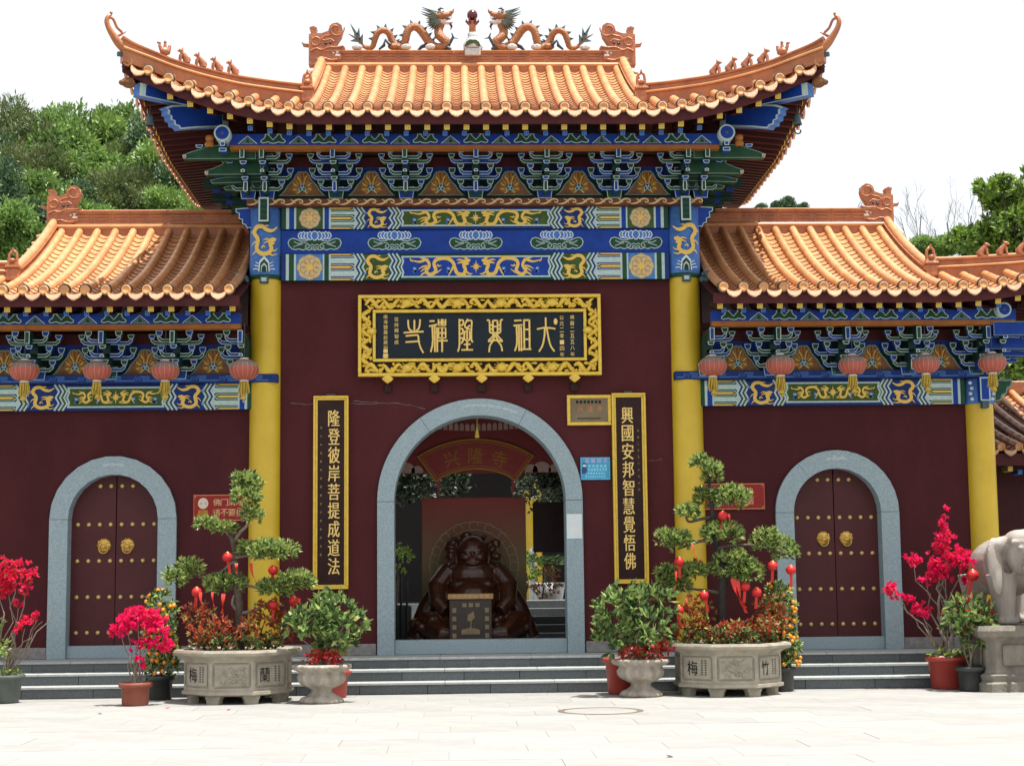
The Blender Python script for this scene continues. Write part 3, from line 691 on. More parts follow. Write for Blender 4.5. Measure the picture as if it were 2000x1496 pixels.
O('ridge_beast', chiwen, gate, (-2.27, 1.8, 9.23)); O('ridge_beast', chiwen, gate, (2.27, 1.8, 9.23), (0, 0, 0), (-1, 1, 1))
O('ridge_beast', chiwen, wingL, (-6.17, 1.8, 6.74), (0, 0, 0), .95); O('ridge_beast', chiwen, wingR, (6.17, 1.8, 6.74), (0, 0, 0), (-.95, .95, .95))

def gable_ridge(parent, ro, xg, s, Yr, Yb):
    Ys = np.linspace(Yr-.02, Yb, 14); path = [(s*xg, y, ro.S(xg, y)-.02) for y in Ys]
    m = MB(); sweep(m, path, [(-.07, 0), (-.08, .04), (-.06, .055), (-.06, .10), (-.08, .115), (-.08, .13), (.08, .13), (.08, .115), (.06, .1), (.06, .055), (.08, .04), (.07, 0)], 'tile_ridge', (1, 0, 0))
    o = m.build('gable_ridge', parent)
    cover_row([(p[0], p[1], p[2]+.14) for p in path], .062).build('ridge_cap', o)
    # short tile ends jutting out on the gable side
    for y in np.arange(Yr-.15, Yb+.15, -.26):
        mb = MB(); mb.tube([(s*(xg+.05), y, ro.S(xg, y)-.03), (s*(xg+.21), y, ro.S(xg, y)-.07)], .05, 'tile', 8); mb.build('gable_tile', o)
    # guardian post at the lower end
    z = ro.S(xg, Yb)-.04; b = MB()
    b.bbox(-.085, .085, -.10, .05, -.02, .15, 'beast', .012); b.bbox(-.10, .10, -.115, .065, .15, .19, 'beast', .01); b.bbox(-.075, .075, -.09, .04, .19, .225, 'beast', .01)
    b.tube([(-.05, -.03, .225), (-.055, -.03, .30), (-.045, -.03, .36), (0, -.03, .405), (.04, -.03, .37), (.05, -.03, .30), (.05, -.03, .225)], [.026, .022, .022, .024, .02, .02, .024], 'beast', 8)
    b.tube([(0, -.05, .40), (.0, -.06, .44)], [.018, .006], 'beast', 6); b.ell((0, -.07, .255), (.045, .05, .035), 'beast')
    b.build('guardian_beast', o, (s*xg, Yb-.03, z))
gable_ridge(gate, main, 2.3, 1, 1.8, -.5); gable_ridge(gate, main, 2.3, -1, 1.8, -.5)
gable_ridge(wingR, wR, 6.28, 1, 1.8, -.35); gable_ridge(wingL, wLf, 6.28, -1, 1.8, -.35)

def roof_animal(kind):
    b = MB()
    if kind == 4:                                      # rider on a bird
        b.ell((0, 0, .065), (.075, .05, .055), 'beast'); b.tube([(.05, 0, .08), (.075, 0, .13), (.07, 0, .165)], [.03, .022, .016], 'beast', 8)
        b.tube([(-.05, 0, .09), (-.065, 0, .15)], [.03, .02], 'beast', 8); b.tube([(.0, 0, .1), (.0, 0, .17)], [.03, .018], 'beast', 8); b.ell((0, 0, .19), (.02, .02, .024), 'beast'); b.ell((.085, 0, .17), (.03, .018, .016), 'beast')
    else:
        b.tube([(-.05, 0, .0), (-.045, 0, .05), (-.01, 0, .10), (.02, 0, .14)], [.05, .05, .038, .026], 'beast', 8)
        b.tube([(.045, .02, .0), (.03, .02, .1)], [.014, .02], 'beast', 6); b.tube([(.045, -.02, .0), (.03, -.02, .1)], [.014, .02], 'beast', 6)
        b.ell((.03, 0, .155), (.036, .026, .028), 'beast'); b.ell((.06, 0, .148), (.02, .015, .014), 'beast')
        if kind % 2: b.tube([(.01, 0, .175), (.0, 0, .205)], [.012, .004], 'beast', 6)
        else: b.tube([(.015, .015, .175), (.01, .022, .195)], [.01, .004], 'beast', 6); b.tube([(.015, -.015, .175), (.01, -.022, .195)], [.01, .004], 'beast', 6)
        b.tube([(-.07, 0, .01), (-.1, 0, .04), (-.09, 0, .08)], [.014, .012, .006], 'beast', 6)
    return b.mesh('roof_figure')
animals = [roof_animal(k) for k in range(5)]
# hip ridge: taken from the left corner of the tall roof, in the vertical plane over the hip, mirrored for the other corners
A0, C0 = Vector((-2.3, -.5, 0)), Vector((-4.6, main.Yc, 0))
def onplane(x, y, A, C):
    nrm = (C-A).cross(Vector((0, 0, 1))); d = _F*FPX+_R*(x-1000)-_U*(y-748); t = (A-CAM).dot(nrm)/d.dot(nrm); return CAM+d*t
hx = spline([(594, 186, 167), (560, 182, 164), (520, 177, 159), (461, 168, 150), (394, 152, 135), (340, 136, 120), (300, 121, 104), (262, 107, 88), (238, 99, 74)], 4)
def hip(parent, ro, s, xg, xc, Yb, zb, figs=(452, 421, 389, 357, 322)):
    m = MB(); base = []; tops = []
    for x, yb, yt in hx:
        p, q = onplane(x, yb, A0, C0), onplane(x, yt, A0, C0)
        u = (Vector((p.x, p.y))-Vector((A0.x, A0.y))).length/((C0-A0).length); base.append((u, p.z-main.zb)); tops.append((u, q.z-p.z))
    A = Vector((s*xg, Yb)); C = Vector((s*xc, ro.Yc)); path = []; hs = []
    for (u, dz), (_, h) in zip(base, tops): p = A+(C-A)*u; path.append(Vector((p.x, p.y, zb+dz))); hs.append(h)
    d = (C-A).normalized(); nv = Vector((-d.y, d.x, 0))
    vs = []; sect = [(-.06, -.16), (-.07, .0), (-.085, .12), (-.055, .22), (-.055, .72), (-.08, .82), (-.08, 1.0), (.08, 1.0), (.08, .82), (.055, .72), (.055, .22), (.085, .12), (.07, 0), (.06, -.16)]
    n = len(sect)
    for p, h in zip(path, hs):
        for u, v in sect: vs.append(p+nv*u+Vector((0, 0, v*h if v >= 0 else v)))
    m.add(vs, [(i*n+k, i*n+(k+1) % n, (i+1)*n+(k+1) % n, (i+1)*n+k) for i in range(len(path)-1) for k in range(n)]+[tuple(range(n-1, -1, -1)), tuple(range(len(vs)-n, len(vs)))], 'tile_ridge')
    o = m.build('hip_ridge', parent)
    # joint beads and cap line
    cap = MB(); cap.tube([p+Vector((0, 0, h+.006)) for p, h in zip(path, hs)], .03, 'tile_ridge_top', 8); cap.build('ridge_cap', o)
    low = MB(); low.tube([p-nv*s*.085+Vector((0, 0, h*.1)) for p, h in zip(path, hs)], .018, 'tile_ridge_top', 6); low.build('ridge_moulding', o)
    # upswept tip
    e = path[-1]; dd = Vector((d.x, d.y, 0)); T = MB()
    k = .0068
    tip = [(238-x_, y_) for x_, y_ in ((246, 92), (232, 82), (222, 70), (213, 57), (208, 44), (210, 34), (216, 28))]
    pts = [e+dd*(a*k)+Vector((0, 0, (92-b)*k+.02)) for a, b in tip]
    T.tube(spline(pts, 3), lerp_list([.075, .06, .05, .04, .034, .028, .016], 19), 'tile_ridge', 8)
    curl = [pts[2]-dd*.02, pts[2]-dd*.11+Vector((0, 0, .06)), pts[3]-dd*.10+Vector((0, 0, .04)), pts[4]-dd*.085+Vector((0, 0, .05)), pts[5]-dd*.02]
    T.tube(spline(curl, 3), [.018]*13, 'tile_ridge', 6); T.tube([pts[2]-dd*.11+Vector((0, 0, .05)), pts[2]-dd*.16+Vector((0, 0, .09))], [.014, .008], 'tile_ridge', 6)
    T.ell(pts[-1]+Vector((0, 0, .02)), (.02, .02, .026), 'beast'); T.build('ridge_tip', o)
    # row of figures
    for i, x in enumerate(figs):
        xx = [-h_[0] for h_ in hx]; p = Vector([float(np.interp(-x, xx, [q[c] for q in path])) for c in range(3)])+Vector((0, 0, float(np.interp(-x, xx, hs))+.02))
        O('roof_figure', animals[i if i < 4 else 4], o, p, (0, 0, math.atan2(d.y, d.x)), 1.0)
    # beast head under the tip
    hb = MB(); hb.ell((0, 0, 0), (.11, .075, .085), 'flame_ground', 12, 8); hb.ell((.09, 0, -.01), (.06, .05, .045), 'flame_ground'); hb.ell((.03, .05, .06), (.03, .025, .03), 'flame_ground'); hb.ell((.03, -.05, .06), (.03, .025, .03), 'flame_ground')
    hb.build('corner_beam_head', o, A.to_3d()+Vector((0, 0, 0)) if False else Vector((C.x-d.x*.10, C.y-d.y*.10, zb-.13)), (0, 0, math.atan2(d.y, d.x)), .85)
    # small iron clasp at the tile corner
    cl = MB(); cl.box(-.05, .05, -.03, .03, -.03, .02, 'verdigris'); cl.build('corner_clasp', o, (C.x, C.y, zb+.24), (0, 0, math.atan2(d.y, d.x)))
    return path, d
hip(gate, main, -1, 2.3, 4.6, -.5, main.zb); hip(gate, main, 1, 2.3, 4.6, -.5, main.zb)
hip(wingR, wR, 1, 6.28, 9.3, -.35, wR.zb, (522, 494, 466, 438, 410)); hip(wingL, wLf, -1, 6.28, 9.3, -.35, wLf.zb, (522, 494, 466, 438, 410))
# hip beams under the corners, painted blue with white edges, and the corner bells
def hip_beams(parent, s):
    A, C = Vector((-3.05, -.2, 0)), Vector((-4.55, -1.7, 0)); d = (C-A).normalized(); nv = Vector((-d.y, d.x, 0))*.07
    for name, poly in (('young_hip_beam', [(268, 164), (266, 189), (350, 207), (430, 222), (430, 196), (345, 182)]),
                       ('old_hip_beam', [(316, 212), (322, 216), (321, 225), (327, 228), (327, 236), (334, 239), (335, 247), (343, 249), (347, 255), (380, 252), (440, 250), (440, 205), (330, 208)])):
        pts = [onplane(x, y, A, C) for x, y in poly]
        if s > 0: pts = [Vector((-p.x, p.y, p.z)) for p in pts]
        n2 = Vector((nv.x*(-s), nv.y, 0))
        c = sum(pts, Vector())/len(pts); inn = [c+(p-c)*.86 for p in pts]; m = MB(); n = len(pts)
        for sg in (-1, 1):
            o_ = [p+n2*sg for p in pts]; i_ = [p+n2*sg*1.04 for p in inn]
            m.add(o_+i_, [(k, (k+1) % n, (k+1) % n+n, k+n) for k in range(n)], 'pale'); m.add(i_, [tuple(range(n))], 'blue')
        m.add([p+n2 for p in pts]+[p-n2 for p in pts], [(k, (k+1) % n, (k+1) % n+n, k+n) for k in range(n)], 'blue_light'); m.build(name, parent)
    p = onplane(280, 222, A, C); b = MB()
    b.lathe([(.0, .09), (.03, .085), (.045, .04), (.05, -.03), (.062, -.07), (.05, -.075)], 'verdigris', 14, wave=lambda a, z: .06*math.cos(5*a) if z < -.05 else 0)
    b.tube([(0, 0, .09), (0, 0, .20)], .006, 'iron', 6); b.tube([(0, 0, -.06), (0, 0, -.12)], .005, 'iron', 6); b.tube([(.04*math.sin(t), 0, -.16-.035*math.cos(t)) for t in np.linspace(-2.2, 2.2, 9)], .011, 'verdigris', 6)
    b.build('wind_bell', parent, (s*4.33, -1.15, 7.53))
hip_beams(gate, -1); hip_beams(gate, 1)
# ------------------------------------------------------------------ bracket sets under the eaves
def zb_(y, Y): return at(650, 230+y/7.143, Y).z-6.744
KX = 1/7.143/145
def arm_poly(w, t, b):
    h = t-b
    return [(-w, t), (-w+.035, t), (-w+.07, t-.42*h), (w-.07, t-.42*h), (w-.035, t), (w, t), (w-.012, t-.5*h), (w-.06, b), (-w+.06, b), (-w+.012, t-.5*h)]
def half_arm(w, t, b, e):
    h = t-b; return [(e*x, z) for x, z in ((-.02, t-.42*h), (w-.07, t-.42*h), (w-.035, t), (w, t), (w-.012, t-.5*h), (w-.06, b), (-.02, b))]
def blk_poly(w, t, b): h = t-b; return [(-w, t), (w, t), (w*.96, t-.45*h), (w*.62, b), (-w*.62, b), (-w*.96, t-.45*h)]
def set_parts(ca, cb, half=0):
    parts = []
    def arm(w, y0, y1, Y): parts.append(('bracket_arm', MB().oprism(half_arm(w*KX, zb_(y0, Y), zb_(y1, Y), half) if half else arm_poly(w*KX, zb_(y0, Y), zb_(y1, Y)), Y, Y+.09, .0095, ca, 'pale', ca).mesh('bracket_arm'), 0))
    def blk(xs, w, y0, y1, Y):
        me = MB().oprism(blk_poly(w*KX, zb_(y0, Y), zb_(y1, Y)), Y-.012, Y+.10, .0095, cb, 'pale', cb).mesh('bearing_block')
        for x in xs:
            if x*half >= 0: parts.append(('bearing_block', me, x*KX))
    hd = MB(); hd.oprism([(-35*KX, zb_(395, -.92)), (35*KX, zb_(395, -.92)), (33*KX, zb_(560, -.92)), (-33*KX, zb_(560, -.92))], -.92, 0, .010, ca, 'pale', 'green_dark'); parts.append(('beam_head', hd.mesh('beam_head'), 0))
    arm(240, 500, 580, -.72); blk((-208, 208), 49, 425, 495, -.72)
    arm(368, 562, 640, -.50); blk((-341, 341), 47, 505, 562, -.50); blk((0,), 48, 600, 650, -.78)
    nz = MB(); z = zb_(735, -.82); nz.oprism([(-28*KX, z-.018), (28*KX, z-.018), (28*KX, z+.008), (12*KX, z+.020), (-12*KX, z+.020), (-28*KX, z+.008)], -.82, -.3, .008, ca, 'white_paint', 'green_dark'); parts.append(('beam_nose', nz.mesh('beam_nose'), 0))
    arm(240, 718, 800, -.50); blk((-213, 213), 48, 650, 716, -.50)
    arm(358, 788, 865, -.27); blk((-335, 335), 48, 706, 782, -.27); blk((0,), 48, 820, 870, -.58)
    bk = MB(); bk.oprism([(-28*KX, zb_(885, -.52)), (28*KX, zb_(885, -.52)), (31*KX, zb_(1030, -.46)), (0, zb_(1045, -.46)), (-31*KX, zb_(1030, -.46))], -.52, -.1, .009, ca, 'white_paint', ca); parts.append(('beam_nose', bk.mesh('beam_nose'), 0))
    arm(236, 942, 1020, -.27); blk((-213, 213), 48, 870, 936, -.27)
    bs = MB(); t, b = zb_(962, -.24), -.068; bs.oprism([(-115*KX, t), (115*KX, t), (113*KX, t-.05), (95*KX, b), (-95*KX, b), (-113*KX, t-.05)], -.235, 0, .009, cb, 'pale', cb); parts.append(('base_block', bs.mesh('base_block'), 0))
    return parts
SETS = {'blue': set_parts('blue', 'green'), 'green': set_parts('green', 'blue'), 'half+': set_parts('blue', 'green', 1), 'half-': set_parts('blue', 'green', -1)}
def bracket_set(parent, x, z, colr, sy=1.0, sz=1.0, rz=0, y=0.0):
    core = MB().box(-.05, .05, -.5, -.02, .1, .44, 'green_dark').build('bracket_set', parent, (x, y, z), (0, 0, rz), (1, sy, sz))
    for n, me, dx in SETS[colr]: O(n, me, core, (dx, 0, 0))
    return core
ZS = 6.744
mainX = [-2.9]+[at(p, 290, -.72).x for p in (650, 792, 930, 1068, 1205)]+[2.9]
mainX = [-2.88, -1.93, -.96, 0.0, .96, 1.93, 2.88]
for i, x in enumerate(mainX): bracket_set(gate, x, ZS, 'green' if i % 2 == 0 else 'blue')
for s in (-1, 1):
    bracket_set(gate, s*3.14, ZS, 'green')
    for i, y in enumerate((.9, 1.8, 2.7)): bracket_set(gate, s*3.0, ZS, 'blue' if i % 2 else 'green', rz=s*PI/2, y=y)
wX = [3.16, 4.06, 5.0, 5.97, 6.92]
for wg, s in ((wingL, -1), (wingR, 1)):
    for i, x in enumerate(wX): bracket_set(wg, s*x, 4.252, ('half+' if s > 0 else 'half-') if i == 0 else 'blue' if i % 2 == 0 else 'green', .86, 1.03)
    bracket_set(wg, s*7.15, 4.252, 'blue', .86, 1.03)
    for i, y in enumerate((1.0, 1.9, 2.8)): bracket_set(wg, s*7.05, 4.252, 'blue' if i % 2 else 'green', .86, 1.03, rz=s*PI/2, y=y)
# corner arms running out diagonally
def corner_arms(parent, s, dx=0, dz=0, ca='green'):
    for poly, Y in (([(357, 303), (372, 297), (395, 290), (404, 284), (500, 284), (500, 311), (358, 311)], -.80), ([(400, 334), (415, 329), (432, 322), (440, 314), (510, 314), (510, 341), (402, 342)], -.56),
                    ([(410, 352), (440, 346), (510, 346), (510, 356), (414, 359)], -.38), ([(436, 366), (455, 360), (510, 362), (510, 374), (440, 372)], -.24)):
        P = [at(x, y, Y) for x, y in poly]; P = [((p.x if s < 0 else -p.x)+dx, p.z+dz) for p in P]
        MB().oprism(P, Y, Y+.12, .010, ca, 'pale_dim', ca).build('corner_arm', parent)
    for bx, by, Y in ((389, 286, -.82), (407, 284, -.82), (448, 316, -.60), (360, 306, -.83), (403, 338, -.60)):
        p = at(bx, by, Y); MB().oprism(blk_poly(.05 if by != 306 and by != 338 else .025, .022, -.022), Y, Y+.08, .009, 'blue' if by not in (306, 338) else 'gold_deep', 'pale').build('bearing_block', parent, ((p.x if s < 0 else -p.x)+dx, 0, p.z+dz))
corner_arms(gate, -1); corner_arms(gate, 1); corner_arms(wingR, 1, 4.02, -2.46, 'blue'); corner_arms(wingL, -1, -4.02, -2.46, 'blue')

# ------------------------------------------------------------------ boards behind the brackets, flaming-pearl panels
def flame_panel():
    k = KX; z = lambda y: at(650, 230+y/7.143, -.13).z-6.744
    half = [(62, 752), (100, 792), (125, 850), (175, 905), (215, 945), (255, 1010), (300, 1060), (345, 1092)]
    poly = [(-x*k, z(y)) for x, y in half]+[(x*k, z(y)) for x, y in half[::-1]]
    m = MB(); m.oprism(poly, -.13, -.09, .018, 'flame_ground', 'pale_dim')
    cx, cz = 0, z(985)
    for i, a in enumerate(np.linspace(-2.5, 2.5, 22)):
        L = (.165-.045*abs(a)/2.5+(.075 if abs(a) < .35 else .03 if abs(a) < .7 else 0))*1.1
        pts = [(cx+math.sin(a+w_)*r, cz+math.cos(a+w_)*r*(1 if abs(a) < 1.6 else .8)) for r, w_ in ((.045, 0), (L*.5, .10*(1 if i % 2 else -1)), (L*.8, -.05), (L, .08))]
        m.ribbon(pts, [.015, .019, .013, .001], -.1335-.0003*(i % 3), 'gold_deep' if i % 3 else 'gold')
    m.flat([(cx+.064*math.cos(t), cz+.002+.058*math.sin(t)) for t in np.linspace(0, 2*PI, 16)[:-1]], -.1345, 'dragon_dark')
    for dx, dz, c in ((0, .034, 'blue_deep'), (-.027, -.014, 'green'), (.027, -.014, 'green')):
        m.ell((cx+dx, -.135, cz+dz), (.029, .012, .029), 'pale', 10, 6); m.ell((cx+dx, -.139, cz+dz-.002), (.019, .012, .019), c, 10, 6)
    return m.mesh('flame_panel')
FP = flame_panel()
def backing(parent, x0, x1, z, sz):
    a, b = min(x0, x1), max(x0, x1)
    for z0, z1, c in ((-.066, .26, 'green_dark'), (.26, .41, 'blue'), (.41, .56, 'maroon_wood')): MB().box(a, b, -.085, -.01, z+z0*sz, z+z1*sz, c).build('bracket_board', parent)
backing(gate, -3.1, 3.1, ZS, 1.0); backing(wingL, -7.0, -3.13, 4.252, 1.03); backing(wingR, 3.13, 7.0, 4.252, 1.03)
for a, b in zip(mainX[:-1], mainX[1:]): O('flame_panel', FP, gate, ((a+b)/2, 0, ZS))
for wg, s in ((wingL, -1), (wingR, 1)):
    for a, b in zip(wX[:-1], wX[1:]): O('flame_panel', FP, wg, (s*(a+b)/2, 0, 4.252), (0, 0, 0), (.97, 1, 1.03))

# ------------------------------------------------------------------ purlins with cloud heads, orange strips
cloud = [(-.115, .070), (-.075, .074), (-.055, .074), (.055, .074), (.075, .074), (.115, .070), (.108, .045), (.128, .012), (.165, -.012), (.168, -.038), (.14, -.056), (.10, -.050), (.07, -.040), (.04, -.055), (0, -.062), (-.04, -.055), (-.07, -.040), (-.10, -.050), (-.14, -.056), (-.168, -.038), (-.165, -.012), (-.128, .012), (-.108, .045)]
cm = MB(); cm.oprism(cloud, -.006, .0, .011, 'green', 'pale'); cm.ribbon([(-.075, .072), (0, -.01), (.075, .072)], .011, -.008, 'pale'); cm.flat([(-.05, .072), (0, .012), (.05, .072)], -.0085, 'blue_deep')
CLOUD = cm.mesh('cloud_motif')
tm = MB(); tm.ribbon([(-.125, -.062), (0, .045), (.125, -.062)], .013, -.005, 'pale'); tm.flat([(-.095, -.062), (0, .018), (.095, -.062)], -.004, 'pale_dim'); tm.flat([(-.028, -.05), (.028, -.05), (.03, -.02), (0, .012), (-.03, -.02)], -.006, 'green')
for e in (-1, 1): tm.flat([(e*.036, -.05), (e*.07, -.05), (e*.036, -.025)], -.006, 'green')
TRI = tm.mesh('gable_motif')
def purlin(parent, x0, x1, Y, zc, h, cxs, txs, zo):
    m = MB(); n = 10; a, b = min(x0, x1), max(x0, x1)
    m.box(a, b, Y, Y+.16, zc-h/2, zc+h/2, 'blue'); p = m.build('purlin', parent)
    for x in cxs:
        if a+.1 < x < b-.1: O('cloud_motif', CLOUD, p, (x, Y-.003, zc+.0))
    for x in txs:
        if a+.1 < x < b-.1: O('gable_motif', TRI, p, (x, Y-.003, zc-.0))
    MB().box(a, b, Y+.015, Y+.15, zo, zc-h/2-.001, 'orange_strip').build('eave_strip', parent)
purlin(gate, -3.3, 3.3, -.95, 7.322, .15, [k*.68 for k in range(-5, 6)], [(k+.5)*.68 for k in range(-5, 5)], 7.19)
for wg, s in ((wingL, -1), (wingR, 1)):
    purlin(wg, s*3.16, s*7.3, -.8, 4.922, .14, [s*(4.83+k*.69) for k in range(-3, 4)], [s*(4.83+(k+.5)*.69) for k in range(-4, 4)], 4.784)
# cross purlin ends at the corners of the tall gate (round, blue) running back under the side eaves
for s in (-1, 1):
    c = MB(); c.lathe([(0, .04), (.016, .04), (.017, .036)], 'flame_ground', 20, axis='y'); c.lathe([(.017, .036), (.088, .036)], 'blue', 28, axis='y'); c.lathe([(.088, .036), (.089, .040), (.110, .040), (.112, .03), (.112, -4.9)], 'pale', 28, axis='y')
    c.build('cross_purlin', gate, (s*3.38, -1.06, 7.375))
    c = MB(); c.lathe([(0, .04), (.016, .04), (.017, .036)], 'flame_ground', 20, axis='y'); c.lathe([(.017, .036), (.075, .036)], 'blue', 28, axis='y'); c.lathe([(.075, .036), (.076, .04), (.097, .040), (.1, .03), (.1, -4.9)], 'pale', 28, axis='y')
    c.build('cross_purlin', wingR if s > 0 else wingL, (s*7.1, -.9, 4.97))
    b = MB().oprism([(-.03, -.17), (.03, -.17), (.035, -.11), (-.035, -.11)], -1.06, -.9, .01, 'blue', 'pale'); b.oprism([(-.05, -.24), (.05, -.24), (.05, -.19), (-.05, -.19)], -1.04, -.9, .01, 'blue', 'pale'); b.build('purlin_support', gate, (s*3.38, 0, 7.375))
    t = MB(); t.lathe([(.03, -.09), (.055, -.075), (.055, -.02), (.03, -.005), (.055, .01), (.055, .06), (.03, .075)], 'orange_strip', 14); t.build('turned_baluster', gate, (s*3.56, -1.0, 7.29))

# ------------------------------------------------------------------ painted beams
S_ = 1/143.5                                            # metres per photograph pixel on the facade
def dragon_long():                                      # in a box 1.0 wide x 0.26 high facing +x
    f = lambda p: ((p[0]-1600)/560, (1205-p[1])/560)
    m = MB(); body = spline([f(p) for p in ((1322, 1152), (1400, 1166), (1462, 1150), (1490, 1195), (1462, 1240), (1500, 1268), (1548, 1238), (1532, 1182), (1560, 1148), (1640, 1138), (1700, 1168), (1722, 1222), (1745, 1260), (1795, 1266), (1815, 1230), (1800, 1195), (1815, 1165))], 5)
    m.ribbon(body, lerp_list([.010, .042, .048, .05, .052, .052, .05, .054, .054, .052, .05], len(body)), 0, 'gold')
    m.flat([f(p) for p in ((1785, 1175), (1800, 1150), (1835, 1140), (1862, 1150), (1856, 1165), (1838, 1172), (1852, 1185), (1825, 1195), (1795, 1200))], -.0008, 'gold')
    for pts in ([(1470, 1245), (1430, 1262), (1405, 1282)], [(1520, 1260), (1560, 1250), (1600, 1225)], [(1705, 1205), (1680, 1250), (1660, 1280)], [(1740, 1262), (1790, 1276), (1870, 1276)], [(1815, 1240), (1850, 1262), (1880, 1262)], [(1800, 1160), (1760, 1150), (1735, 1155)], [(1800, 1175), (1765, 1172), (1740, 1182)], [(1830, 1142), (1800, 1128), (1770, 1130)], [(1480, 1150), (1440, 1140), (1400, 1132)], [(1470, 1200), (1430, 1205), (1390, 1225)], [(1640, 1138), (1670, 1126), (1700, 1132)], [(1322, 1152), (1318, 1135)], [(1322, 1152), (1340, 1165)], [(1475, 1215), (1440, 1225), (1410, 1245)], [(1560, 1190), (1575, 1200), (1600, 1195)]):
        q = spline([f(p) for p in pts], 3) if len(pts) > 2 else [f(p) for p in pts]; m.ribbon(q, lerp_list([.03, .024, .006], len(q)), -.0016, 'gold')
    return m.mesh('dragon_motif')
def dragon_coil():                                      # in a box 1 high
    f = lambda p: ((p[0]-1130)/200, (1198-p[1])/200)
    m = MB(); body = spline([f(p) for p in ((1238, 1112), (1195, 1135), (1150, 1128), (1115, 1106), (1068, 1112), (1048, 1150), (1078, 1195), (1068, 1255), (1110, 1288), (1165, 1282), (1190, 1255), (1180, 1222), (1190, 1195))], 5)
    m.ribbon(body, lerp_list([.03, .12, .14, .15, .15, .15, .15, .15, .15, .13], len(body)), 0, 'gold')
    m.flat([f(p) for p in ((1165, 1215), (1170, 1190), (1200, 1180), (1232, 1188), (1225, 1205), (1208, 1210), (1220, 1222), (1195, 1232))], -.0008, 'gold')
    for pts in ([(1170, 1195), (1145, 1190), (1120, 1200)], [(1170, 1208), (1145, 1210), (1125, 1222)], [(1075, 1265), (1050, 1280), (1035, 1300)], [(1160, 1285), (1200, 1298), (1240, 1290)], [(1190, 1262), (1215, 1270), (1240, 1255)], [(1072, 1205), (1045, 1215), (1025, 1240)], [(1130, 1112), (1150, 1100), (1170, 1106)], [(1110, 1250), (1125, 1235), (1140, 1250)], [(1055, 1135), (1035, 1140), (1022, 1155)]):
        q = spline([f(p) for p in pts], 3); m.ribbon(q, lerp_list([.07, .05, .01], len(q)), -.0016, 'gold')
    return m.mesh('dragon_motif')
DL, DC = dragon_long(), dragon_coil()
star = MB(); star.flat([(r*math.cos(a), r*math.sin(a)*1.15) for a, r in [(i*PI/8, (.11 if i % 4 == 0 else .07) if i % 2 == 0 else .035) for i in range(16)]], 0, 'gold')
STAR = star.mesh('pearl_motif')
com = MB(); com.flat([(.03*math.cos(t), .03*math.sin(t)) for t in np.linspace(.3, 2*PI-.6, 12)]+[(.02, -.05), (-.01, -.065)], 0, 'blue_light'); com.ribbon([(.012*math.cos(t), .012*math.sin(t)) for t in np.linspace(0, 5, 8)], .006, -.001, 'white_paint')
COM = com.mesh('cloud_motif')
ros = MB(); N = 64
ros.flat([((.185+.016*abs(math.cos(4*t)))*math.cos(t), (.185+.016*abs(math.cos(4*t)))*math.sin(t)) for t in np.linspace(0, 2*PI, N+1)[:-1]], 0, 'pale_dim')
ros.flat([((.170+.016*abs(math.cos(4*t)))*math.cos(t), (.170+.016*abs(math.cos(4*t)))*math.sin(t)) for t in np.linspace(0, 2*PI, N+1)[:-1]], -.0012, 'cream')
for k in range(8):
    a = k*PI/4+.39; ros.ribbon([(.10*math.cos(a)+.045*math.cos(t), .10*math.sin(a)+.045*math.sin(t)) for t in np.linspace(0, 5.5, 12)], .009, -.0024, 'pale_dim' if k % 2 else 'gold_deep')
ros.flat([(.055*(1+.3*math.cos(7*t))*math.cos(t), .055*(1+.3*math.cos(7*t))*math.sin(t)) for t in np.linspace(0, 2*PI, 43)[:-1]], -.0032, 'gold')
ROS = ros.mesh('rosette_motif')
